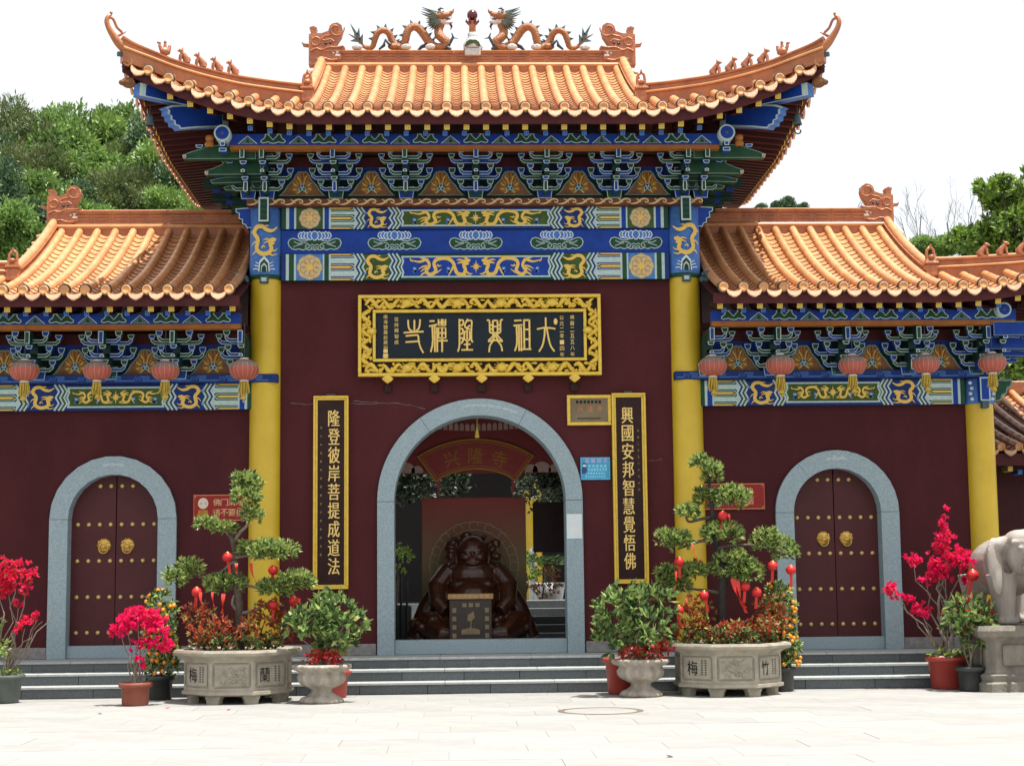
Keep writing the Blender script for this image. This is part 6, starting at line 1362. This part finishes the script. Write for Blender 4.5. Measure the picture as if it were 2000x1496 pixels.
e_ = [((-.12, 0, .98), (.19, .17, .14)), ((.13, 0, 1.02), (.16, .16, .14)), ((.27, -.03, .92), (.14, .14, .13)), ((.30, 0, .72), (.15, .13, .10)), ((.12, 0, .74), (.11, .1, .06)), ((-.2, -.02, .9), (.12, .12, .1)), ((.02, -.05, 1.1), (.1, .1, .07)), ((.07, -.08, .53), (.05, .05, .08)), ((.0, 0, .7), (.1, .08, .05))]
bougain('magenta bougainvillea in the small terracotta pot', pr, [((rnd.uniform(-.04, .04), 0, .24), (c[0]*.9, c[1], c[2]-.03), .010) for c, r in e_]+[((0, 0, .24), (.02, 0, .6), .02)], e_, ['bract', 'bract_red'], [.8, .2], 620)
q = at(12, 1362, -1.95); pr = (q.x, -1.95, 0); pot('dull grey-green pot at the left edge', pr, .14, .20, .34, 'grey_pot')
e_ = [((.08, 0, 1.60), (.26, .2, .20)), ((-.15, 0, 1.5), (.2, .2, .22)), ((.2, 0, 1.38), (.1, .08, .08)), ((.22, -.05, .95), (.13, .12, .11)), ((.12, 0, 1.2), (.07, .06, .06)), ((.36, 0, 1.05), (.05, .05, .04)), ((.0, 0, 1.36), (.1, .1, .1))]
bougain('leggy red bougainvillea with bare twigs at the left edge', pr, [((0, 0, .32), (c[0], c[1], c[2]-.05), .013) for c, r in e_]+[((0, 0, .32), (.55, 0, 1.08), .012), ((.1, 0, .6), (.42, 0, .98), .008), ((.05, 0, .5), (.3, 0, .78), .01), ((-.02, 0, .35), (.1, 0, .9), .02)], e_, ['bract_red', 'bract', 'leaf_rust'], [.75, .15, .10], 420, greens=[((-.1, -.08, .72), (.17, .15, .22)), ((-.15, -.08, .95), (.1, .1, .1)), ((0, 0, .36), (.2, .18, .06))])
q = at(1852, 1335, -1.62); pr = (q.x, -1.62, 0); pot('large red plastic pot near the stone elephant', pr, .20, .25, .40, 'red_pot')
e_ = [((.02, 0, 1.62), (.28, .22, .20)), ((.22, 0, 1.62), (.2, .18, .11)), ((-.05, 0, 1.45), (.18, .16, .13)), ((.02, 0, 1.86), (.14, .12, .16)), ((.05, 0, 2.05), (.08, .08, .14)), ((.06, 0, 2.22), (.05, .05, .1)), ((-.38, 0, 1.62), (.13, .11, .10)), ((-.22, 0, 1.38), (.11, .1, .08)), ((-.68, 0, 1.27), (.12, .1, .09)), ((-.6, 0, 1.16), (.09, .08, .06)), ((-.38, 0, 1.10), (.12, .1, .13)), ((-.3, 0, .98), (.16, .12, .07)), ((.3, 0, 1.35), (.06, .06, .06))]
bougain('tall deep pink bougainvillea in the large red pot', pr, [((.0, 0, .38), (c[0], c[1], c[2]-.04), .014) for c, r in e_]+[((0, 0, .38), (-.08, 0, 1.0), .032), ((-.08, 0, 1.0), (-.02, 0, 1.5), .02)], e_, ['bract', 'bract_red'], [.5, .5], 480, greens=[((-.1, -.1, .43), (.17, .12, .06)), ((.12, -.1, .43), (.14, .12, .07))])
small_lantern('small red lantern hung on the tall pink bougainvillea', (pr[0]+.33, -1.75, 1.42), 'lanterns on the bougainvillea', 1.25)
q = at(1897, 1345, -2.1); pr = (q.x, -2.1, 0); pot('black plastic pot beside the stone elephant', pr, .135, .165, .30, 'dark_pot')
shrub('leafy_shrub', 'pale-leaved green shrub in the black pot beside the elephant', 'shrub', pr, .28, [((0, 0, .27), (rnd.uniform(-.1, .1), 0, .7), .014), ((0, 0, .27), (.05, 0, .9), .012), ((0, 0, .27), (-.1, .05, .8), .01)], [((-.05, 0, 1.0), (.26, .22, .18)), ((.1, 0, .86), (.26, .22, .2)), ((.12, 0, .7), (.2, .18, .16)), ((-.15, 0, .82), (.16, .16, .14))], ['leaf_shrub', 'leaf_dark', 'leaf_bonsai', 'bract_red'], [.45, .35, .17, .03], .11, .056, 280)
q = at(655, 1355, -1.75); pot('orange-red pot half hidden behind the left urn', (q.x, -1.75, 0), .13, .17, .33, 'red_pot')
q = at(1213, 1345, -1.78); pot('tall red pot half hidden behind the right urn', (q.x, -1.78, 0), .15, .205, .44, 'red_pot')
def kumquat(label, loc, H, lab2):
    pot(lab2, loc, .13, .16, .30, 'dark_pot')
    t = thing('kumquat_tree', label, 'tree', loc, 0, 'potted kumquats'); m = MB(); branchy(m, (0, 0, .27), (0, 0, H-.2), .02, .008, 'bark')
    ells = [((.03*math.sin(k*2), 0, .40+(H-.5)*k/5), (.23-.012*k, .2, .17)) for k in range(6)]
    for c, r in ells: branchy(m, (0, 0, c[2]-.1), (c[0]+rnd.uniform(-.15, .15), 0, c[2]+.05), .007, .003, 'bark')
    m.build('trunk', t); cluster('crown', t, ells, 700, .065, .030, ['leaf_bonsai', 'leaf_dark', 'leaf_shrub'], [.45, .35, .2], per=6, spread=1.0, inner=.5, up=-.9)
    fm = MB().ell((0, 0, 0), (.027, .027, .028), 'orange_fruit', 10, 7).mesh('fruit')
    for k in range(64):
        c, r = ells[rnd.randrange(6)]; d = unit(1)[0]; d[1] = -abs(d[1]); O('fruit', fm, t, (c[0]+d[0]*r[0]*1.02, c[1]+d[1]*r[1]*1.02, c[2]+d[2]*r[2]))
q = at(313, 1350, -1.72); kumquat('kumquat bush full of orange fruit behind the magenta bougainvillea', (q.x, -1.72, 0), 1.28, 'dark pot of the kumquat left of the left planter')
q = at(1528, 1340, -1.70); kumquat('kumquat bush full of orange fruit behind the right planter', (q.x, -1.70, 0), 1.30, 'dark pot of the kumquat behind the right planter')

# ------------------------------------------------------------------ stone elephant
ex, ey = 6.80, -1.72
el = thing('elephant_statue', 'pale stone elephant on a carved pedestal at the right edge', 'statue', (ex, ey, 0))
pd = MB(); vs = []
for hw, hd, z in ((.68, .70, 0), (.68, .70, .10), (.64, .66, .13), (.66, .68, .20), (.60, .62, .23), (.58, .60, .27), (.58, .60, .60), (.61, .63, .63), (.68, .70, .67), (.70, .72, .74), (.68, .70, .80)): c = .1; vs += [(-hw+c, -hd, z), (hw-c, -hd, z), (hw, -hd+c, z), (hw, hd-c, z), (hw-c, hd, z), (-hw+c, hd, z), (-hw, hd-c, z), (-hw, -hd+c, z)]
pd.add(vs, [(i*8+k, i*8+(k+1) % 8, (i+1)*8+(k+1) % 8, (i+1)*8+k) for i in range(10) for k in range(8)]+[tuple(range(80, 88))], 'pedestal_stone'); pd.build('pedestal', el)
for k in range(4):
    a = -PI/2+k*PI/2; m = MB(); m.bbox(-.40, .40, -.018, .0, .31, .57, 'pedestal_stone', .012); m.build('carved_panel', el, (.585*math.cos(a), .605*math.sin(a) if k % 2 == 0 else 0, 0), (0, 0, a+PI/2))
O('carved_elephant', ELEPHANT, el, (.0, -.06, .80), (0, 0, .14), (1.02, 1.0, 1.02))

# ------------------------------------------------------------------ manhole, fallen petals
mh = onground(1173, 1388); t = thing('manhole_cover', 'round rusty-edged manhole cover set in the paving before the right urn', 'manhole', (mh.x, mh.y, 0))
m = MB(); m.lathe([(.40, .003), (.44, .004), (.47, .004), (.475, -.01)], 'rust', 40); m.build('rim', t); m = MB(); m.lathe([(.40, .002), (0, .003)], 'paving', 40); m.build('lid', t)
for i, (x, y, lab) in enumerate(((327, 1383, 'fallen pink petal on the paving right of the terracotta pot'), (446, 1387, 'fallen pink petal on the paving before the left planter'), (1308, 1478, 'small brown leaf on the open paving at the bottom'), (195, 1394, 'small dark leaf on the paving left of the terracotta pot'))):
    p = onground(x, y); m = MB(); m.add([(-.035, 0, .004), (0, -.025, .012), (.035, 0, .02), (0, .025, .006), (0, 0, .002)], [(0, 1, 4), (1, 2, 4), (2, 3, 4), (3, 0, 4)], 'bract_red' if i < 2 else 'bark'); o = m.build('fallen_petal' if i < 2 else 'dry_leaf', None, (p.x, p.y, 0), (0, 0, i*1.3)); tag(o, lab, 'petal' if i < 2 else 'leaf')
# ------------------------------------------------------------------ courtyard behind the gate
def crown_mesh(n, rx, ry, rz, leaf, mats, probs, lumps=9, per=5, inner=.5, spread=1.1, wd=.5):
    P = []; D = []
    for k in range(lumps):
        d = unit(1)[0]; c = d*np.array((rx, ry, rz))*rng.uniform(.4, .84); r = np.array((rx, ry, rz))*rng.uniform(.24, .44); p, dd = shell(n//lumps, c, r, inner, -.75); P.append(p); D.append(dd)
    P, D = np.concatenate(P), np.concatenate(D); P, D = rosettes(P, D+np.array((0, 0, .3)), per, spread); P = P+rng.normal(size=P.shape)*leaf*.5
    return leaves(P, D, leaf, leaf*wd, mats, probs)
hall = thing('rear_hall', 'dim maroon hall behind the gate, seen through the main arch', 'building', (0, 16, 0))
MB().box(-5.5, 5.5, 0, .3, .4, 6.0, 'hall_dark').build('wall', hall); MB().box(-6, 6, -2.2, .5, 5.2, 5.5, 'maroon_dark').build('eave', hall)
m = MB(); m.add([(-6.5, -2.6, 5.5), (6.5, -2.6, 5.5), (6.5, 3, 7.3), (-6.5, 3, 7.3)], [(0, 1, 2, 3)], 'tile'); m.build('roof', hall)
q = at(1041, 1020, 14.4); MB().lathe([(.2, .4), (.2, 5.2)], 'yellow_column', 20, (q.x, -1.6, 0)).build('column', hall)
MB().box(-6, 6, -2.6, 0, .0, .9, 'granite_step').build('terrace', hall)
cs = thing('courtyard_steps', 'dark stone steps in the courtyard at the lower right of the main arch', 'steps', (2.2, 5.0, 0))
for k in range(5): MB().bbox(-1.3, 1.3, k*.34, 2.6, .40+k*.13, .53+k*.13, 'granite_step', .006).build('step', cs)
cy = MB(); cy.add([(-14, 3.62, .40), (14, 3.62, .40), (14, 16, .40), (-14, 16, .40)], [(0, 1, 2, 3)], 'paving'); tag(cy.build('courtyard_ground'), None, None, kind='structure')
bx_ = thing('dark_cabinet', 'dark cabinet standing inside the gate at the left of the statue', 'cabinet', (-1.22, 2.9, PZ)); MB().bbox(-.30, .22, 0, .4, 0, .62, 'dark_pot', .02).build('body', bx_)
for k in range(5): MB().tube([(-.2+k*.09, -.05, 0), (-.2+k*.09, -.05, 1.0+.1*(k % 2))], .018, 'dark_pot', 6).build('rod', bx_)
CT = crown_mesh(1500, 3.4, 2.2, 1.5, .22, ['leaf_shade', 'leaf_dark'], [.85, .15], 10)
for i, (x, y, z, sc_, lab) in enumerate(((-1.9, 7.5, 3.5, .55, 'dark leafy courtyard tree seen through the left of the arch'), (2.0, 8.4, 3.45, .55, 'dark leafy courtyard tree seen through the right of the arch'))):
    t = thing('courtyard_tree', lab, 'tree', (x, y, .4), i*1.3, 'courtyard trees'); O('crown', CT, t, (0, 0, z-.4), (0, 0, i), sc_); m = MB(); branchy(m, (0, 0, 0), (.2, 0, z-.6), .16, .09, 'bark_dark'); m.build('trunk', t)
q = at(1072, 1150, 9.2); t = thing('potted_palm', 'potted sago palm in the courtyard, seen right of the statue', 'palm', (q.x, 9.2, .95))
MB().lathe([(0, 0), (.25, 0), (.32, .4), (.28, .4), (0, .36)], 'cloud_white', 20).build('pot', t)
m = MB(); m.tube([(0, 0, .35), (0, 0, .7)], .09, 'bark', 8); m.build('trunk', t); P = []; D = []
for k in range(16):
    a = k*2.4; d = np.array((math.cos(a), math.sin(a), .8)); o = np.array((0, 0, .7))
    for s_ in np.linspace(.08, .8, 24):
        p = o+np.array((math.cos(a)*s_, math.sin(a)*s_, .65*s_-.75*s_*s_)); side = np.array((-math.sin(a), math.cos(a), .2))
        for e in (-1, 1): P.append(p); D.append(side*e+d*.5)
O('fronds', leaves(np.array(P), np.array(D), .16, .022, ['leaf_dark', 'leaf_shrub'], [.7, .3]), t)
for i, (x, y, Y, r, lab, mm) in enumerate(((1028, 1108, 7.6, .32, 'round green shrub in the courtyard right of the statue', 'leaf_lime'), (776, 1092, 7.0, .30, 'small green shrub in the courtyard left of the statue', 'leaf_lime'), (1062, 1135, 8.2, .34, 'reddish shrub below the sago palm in the courtyard', 'leaf_rust'))):
    q = at(x, y, Y); t = thing('courtyard_shrub', lab, 'shrub', (q.x, Y, .4), 0, 'courtyard shrubs'); cluster('crown', t, [((0, 0, q.z-.4), (r, r, r*.9))], 260, .07, .035, [mm, 'leaf_shrub'], [.7, .3], per=6, spread=1.0, up=-.9); m = MB(); branchy(m, (0, 0, 0), (0, 0, q.z-.5), .03, .015, 'bark'); m.build('stem', t)
tb = thing('white_post', 'pale stone post in the sunny courtyard right of the statue', 'post', (at(1041, 1160, 10).x, 10, .4)); m = MB(); m.bbox(-.07, .07, -.07, .07, 0, 1.35, 'distant_white', .01); m.lathe([(.09, 1.35), (.1, 1.42), (.05, 1.5), (.08, 1.56), (0, 1.66)], 'distant_white', 14); m.build('shaft', tb)
hp = thing('dark_notice_board', 'dark board hanging inside the arch at the right', 'board', (1.16, 3.15, 0)); MB().bbox(-.26, .26, 0, .06, 1.84, 2.62, 'couplet_ground', .01).build('board', hp)

# ------------------------------------------------------------------ low building at the right
sb_ = thing('side_building', 'low tiled building half hidden behind the last yellow column at the right edge', 'building', (0, 0, 0))
e0 = at(1975, 872, 1.6); r0 = at(1975, 765, 5.0); ez, rz_ = e0.z, r0.z
MB().box(7.4, 13, 2.4, 2.7, 0, ez-.1, 'maroon_dark').build('wall', sb_)
for k in range(5): MB().bbox(7.9+k*.9, 7.96+k*.9, 2.36, 2.42, .5, ez-.35, 'iron', .004).build('window_bar', sb_)
dk = MB(); dk.add([(7.4, 1.65, ez-.1), (13, 1.65, ez-.1), (13, 5.0, rz_-.1), (7.4, 5.0, rz_-.1)], [(0, 1, 2, 3)], 'maroon_wood'); rfb = dk.build('roof', sb_)
MB().box(7.4, 13, 1.62, 1.70, ez-.28, ez-.1, 'maroon_wood').build('fascia_board', sb_)
x = 7.55
while x < 12.8:
    prof_ = [(x, 5.0-3.4*t, rz_+(ez-rz_)*(1.35*t-.35*t*t)) for t in np.linspace(0, 1, 9)]; cover_row(prof_, .062).build('cover_tile_row', rfb); O('end_tile', disc_me, rfb, prof_[-1])
    pr_ = [(x+.135, a[1], a[2]) for a in prof_]; pan_row(pr_, (1, 0, 0)).build('pan_tile_row', rfb); O('drip_tile', drip_me, rfb, Vector(pr_[-1])+Vector((0, -.02, -.064)), (math.radians(-14), 0, 0)); x += .27
for k in range(14): b = MB(); b.bbox(7.5+k*.4, 7.89+k*.4, 4.9, 5.1, rz_-.03, rz_+.17, 'tile_ridge', .012); b.build('ridge_block', sb_)
for k in range(12): MB().bbox(-.038, .038, 0, .3, -.038, .038, 'yellow_end', .004).build('rafter_end', sb_, (7.6+k*.4, 1.75, ez-.32)); MB().bbox(-.035, .035, 0, .3, -.035, .035, 'blue_light', .004).build('rafter_end', sb_, (7.8+k*.4, 1.9, ez-.36))

# ------------------------------------------------------------------ hillside and trees
def hz_(X, Y):
    k = min(1, max(0, (X+22)/50.)); k = k*k*(3-2*k); crest = 165*(1-k)+96*k; Yv = min(Y, crest); h = .45*max(0, Yv-50)
    if Y > crest: h -= .1*(Y-crest)
    return h+.8*math.sin(X*.11)+.6*math.sin(Y*.17+X*.05)
hm = MB(); nx, ny = 60, 44; vs = []
for j in range(ny):
    Y = 44+j*5.2
    for i in range(nx): X = -150+i*5.6; vs.append((X, Y, hz_(X, Y)-.9 if j else -2))
hm.add(vs, [(j*nx+i, j*nx+i+1, (j+1)*nx+i+1, (j+1)*nx+i) for j in range(ny-1) for i in range(nx-1)], 'hill_ground', True); tag(hm.build('hillside'), None, None, kind='structure')
def trunk_mesh(h, r, m='bark_dark'):
    b = MB(); branchy(b, (0, 0, -h), (0, 0, .4), r, r*.5, m, .02, 5)
    for k in range(6): a = k*1.1; branchy(b, (0, 0, -h*.3+k*.1), (1.4*math.cos(a), 1.4*math.sin(a), .5+.25*k), r*.45, r*.12, m, .08, 3, 5)
    return b.mesh('trunk')
CR = {'broad': [crown_mesh(1500, 3.3, 3.0, 2.6, .46, ['leaf_hill', 'leaf_hill_light'], [.55, .45], 16) for _ in range(2)], 'light': [crown_mesh(1400, 3.2, 3.0, 2.6, .42, ['leaf_hill_light', 'leaf_hill'], [.8, .2], 18) for _ in range(2)],
      'pine': [crown_mesh(1700, 3.0, 2.8, 3.1, .42, ['leaf_pine', 'leaf_hill'], [.85, .15], 20, wd=.22, per=7, spread=.8) for _ in range(2)], 'dim': [crown_mesh(1300, 3.2, 3.0, 2.8, .42, ['leaf_dim', 'leaf_hill'], [.8, .2], 14)]}
TR = trunk_mesh(5.5, .2)
LB = {'broad': 'mid green broadleaf tree on the hillside behind the left side gate', 'light': 'light yellow-green broadleaf tree on the hillside behind the left side gate', 'pine': 'dull olive pine on the hillside behind the left side gate', 'dim': 'dark bluish green tree on the hillside behind the left side gate'}
ORD = ['first', 'second', 'third', 'fourth', 'fifth', 'sixth', 'seventh', 'eighth', 'ninth', 'tenth', 'eleventh', 'twelfth', 'thirteenth', 'fourteenth', 'fifteenth']
def hill_tree(x, y, kind, sz, lab=None, grp='trees on the hillside'):
    lo, hi = 55., 300.
    for _ in range(40):
        Y = (lo+hi)/2; p = at(x, y, Y)
        if hz_(p.x, Y)+3.6*sz > p.z: hi = Y
        else: lo = Y
    if Y > 240: Y = 170
    p = at(x, y, Y); t = thing('hillside_tree', lab or LB[kind], 'tree', (p.x, Y, p.z-5*sz), rnd.uniform(0, 6), grp); t.scale = (sz*.95, sz*.95, sz*rnd.uniform(.95, 1.3))
    O('crown', CR[kind][rnd.randrange(len(CR[kind]))], t, (0, 0, 5)); O('trunk', TR, t, (0, 0, 5))
# placed where the photograph shows single crowns
HT = ((20, 262, 'pine', 1.35), (60, 285, 'pine', 1.2), (75, 330, 'pine', 1.1), (8, 330, 'dim', 1.1), (120, 250, 'light', .75), (140, 278, 'light', 1.1), (175, 300, 'light', 1.2), (125, 325, 'broad', 1.1), (160, 345, 'light', 1.05), (200, 320, 'light', 1.1), (215, 268, 'dim', .8), (232, 290, 'broad', 1.1), (255, 262, 'light', .9), (270, 300, 'broad', 1.1), (240, 330, 'pine', 1.0), (285, 335, 'dim', 1.0), (300, 360, 'broad', 1.0), (262, 365, 'light', .9), (210, 365, 'broad', .95), (30, 370, 'pine', 1.05), (85, 372, 'pine', 1.0), (130, 380, 'broad', .9), (60, 420, 'broad', .95), (15, 420, 'dim', .95), (240, 398, 'pine', .85), (200, 400, 'pine', .85), (285, 398, 'pine', .8), (330, 390, 'dim', .85), (350, 420, 'light', .75), (310, 425, 'light', .7), (165, 412, 'dim', .85), (110, 432, 'broad', .85), (25, 470, 'broad', .9), (70, 460, 'dim', .85), (340, 345, 'light', .9), (370, 380, 'broad', .8), (45, 228, 'dim', .7), (95, 245, 'broad', .7), (395, 410, 'broad', .7), (-15, 300, 'pine', 1.2), (-10, 380, 'broad', 1.0), (-30, 440, 'dim', 1.0), (315, 300, 'broad', 1.0), (355, 320, 'broad', .9), (180, 445, 'broad', .7), (380, 445, 'light', .65))
KW = {'broad': 'mid green tree', 'light': 'light yellow-green tree', 'pine': 'dull olive pine', 'dim': 'dark bluish green tree'}
band = lambda y: 0 if y < 282 else 1 if y < 340 else 2 if y < 395 else 3
BW = ['along the skyline of the left hill', 'high on the left hill below the skyline', 'halfway down the left hill', 'low on the left hill by the ridge']
for x, y, k, s_ in HT:
    same = sorted(a[0] for a in HT if a[2] == k and band(a[1]) == band(y)); i = same.index(x)
    hill_tree(x, y+(24 if band(y) == 0 else 8 if band(y) == 1 else 0), k, s_, (KW[k] if len(same) == 1 else ORD[i]+' '+KW[k]+' from the left')+' '+BW[band(y)])
# distant tops behind the right ridge
for i, (x, y, k, s_) in enumerate(((1490, 412, 'dim', .62), (1545, 407, 'dim', .75), (1570, 413, 'dim', .55), (1515, 414, 'dim', .5))): hill_tree(x, y, k, s_*.6, ('leftmost', 'tallest', 'rightmost', 'lowest')[i]+' small dark tree top peeping over the ridge of the right side gate', 'distant tree tops')
# bare trees on the crest at the right
def bare_tree(seed):
    r = random.Random(seed); b = MB()
    def grow(p, d, L, rad, lv):
        n = 3; pts = [p]
        for i in range(n): d = (d+Vector((r.uniform(-.16, .16), r.uniform(-.16, .16), r.uniform(-.02, .14)))).normalized(); pts.append(pts[-1]+d*L/n)
        b.tube(pts, lerp_list([rad, rad*.6], n+1), 'twig', 4, caps=False)
        if lv:
            for k in range(r.choice((2, 3, 3))): q = pts[r.choice((1, 2, 3))]; a = r.uniform(0, 6.28); grow(q, (d+Vector((math.cos(a), math.sin(a), .25))*r.uniform(.35, .65)).normalized(), L*r.uniform(.55, .75), rad*.55, lv-1)
    grow(Vector((0, 0, 0)), Vector((0, 0, 1)), 3.2, .06, 4); return b.mesh('branches')
BT = [bare_tree(k) for k in range(4)]
for i, (x, y, s_, lab) in enumerate(((1795, 475, 1.15, 'bare leafless tree nearest the right ridge ornament'), (1835, 478, .85, 'thin bare sapling right of the tallest leafless tree'), (1862, 480, 1.0, 'bare leafless tree in the middle of the leafless row'), (1888, 480, 1.2, 'bare leafless tree beside the bright green tree'), (1815, 480, .7, 'short bare sapling between two leafless trees'), (1770, 440, .7, 'bare twiggy tree right behind the ridge ornament'), (1680, 420, .55, 'faint bare tree left of the right ridge ornament'), (1905, 478, .85, 'bare sapling partly behind the bright green tree'))):
    p = at(x, y, 97); t = thing('bare_tree', lab, 'tree', (p.x, 97, p.z-1.5), i*1.3, 'leafless trees on the crest'); t.scale = (s_,)*3; O('branches', BT[i % 4], t)
# hedge of low scrub along the crest
for i, x in enumerate(range(1775, 2010, 26)):
    p = at(x, 466, 90); t = thing('hillside_bush', ORD[i]+' bright green bush from the left in the low scrub behind the right side gate', 'bush', (p.x, 90, p.z-1.0), i, 'scrub on the crest'); t.scale = (.42, .42, .30); O('foliage', CR['light'][i % 2], t, (0, 0, 1.4))
# bright tree at the right edge
bt = thing('broadleaf_tree', 'bright lime green broadleaf tree at the right edge behind the side gate', 'tree', (at(1985, 600, 26).x, 26, 0))
P = []; D = []
for x, y, r in ((1985, 400, .75), (1960, 385, .5), (1915, 378, .3), (1958, 357, .22), (1990, 440, .9), (1950, 445, .6), (1930, 462, .55), (1905, 470, .45), (1975, 475, .8), (1870, 470, .4), (2010, 380, .9), (2020, 460, 1.0), (1995, 520, .9), (1990, 700, 1.1), (2005, 650, 1.1), (1970, 720, .8), (2020, 720, 1.0), (2000, 580, 1.1), (1975, 690, .7)):
    q = at(x, y, 26); a, d = shell(int(150*r+25), (q.x-bt.location.x, rnd.uniform(-.5, .5), q.z), (r, r, r*.8), .25, -.9); P.append(a); D.append(d)
P, D = np.concatenate(P), np.concatenate(D); P, D = rosettes(P, D+np.array((0, 0, .4)), 5, 1.1); O('crown', leaves(P, D, .22, .10, ['leaf_lime', 'leaf_hill_light', 'leaf_dark'], [.5, .3, .2]), bt)
m = MB(); branchy(m, (0, 0, 0), (.3, 0, 8.5), .28, .12, 'bark'); 
for k in range(9): branchy(m, (.2, 0, 6+k*.5), (rnd.uniform(-1.6, 1.2), rnd.uniform(-.6, .6), 8+k*.6), .07, .02, 'bark')
branchy(m, (0, 0, 9.5), (at(1915, 385, 26).x-bt.location.x, 0, at(1915, 385, 26).z), .04, .015, 'bark'); m.build('trunk', bt)

# the rest of the wooded hillside, outside the photograph's view, as one mass
def in_view(p):
    d = p-CAM; z = d.dot(_F); return z > 0 and abs(d.dot(_R)/z*FPX) < 1080 and abs(d.dot(_U)/z*FPX) < 830
P = []; D = []
for k in range(420):
    X, Y = rnd.uniform(-145, 150), rnd.uniform(56, 200); p = Vector((X, Y, hz_(X, Y)+2.5))
    if in_view(p) or in_view(p+Vector((4, 0, 2))) or in_view(p-Vector((4, 0, -2))): continue
    r = rnd.uniform(2.6, 4.2)
    for _ in range(4):
        a, d = shell(34, (X+rnd.uniform(-.5, .5)*r, Y+rnd.uniform(-.5, .5)*r, p.z+rnd.uniform(-.3, .5)*r), (r*.6, r*.6, r*.55), .5, -.6); P.append(a); D.append(d)
P, D = np.concatenate(P), np.concatenate(D); P, D = rosettes(P, D+np.array((0, 0, .3)), 4, 1.1)
o = O('hillside_woods', leaves(P+rng.normal(size=P.shape)*.3, D, .8, .42, ['leaf_hill', 'leaf_hill_light', 'leaf_pine', 'leaf_dim'], [.35, .25, .25, .15])); tag(o, 'dense mixed woods covering the rest of the hillside', 'woods', kind='stuff')
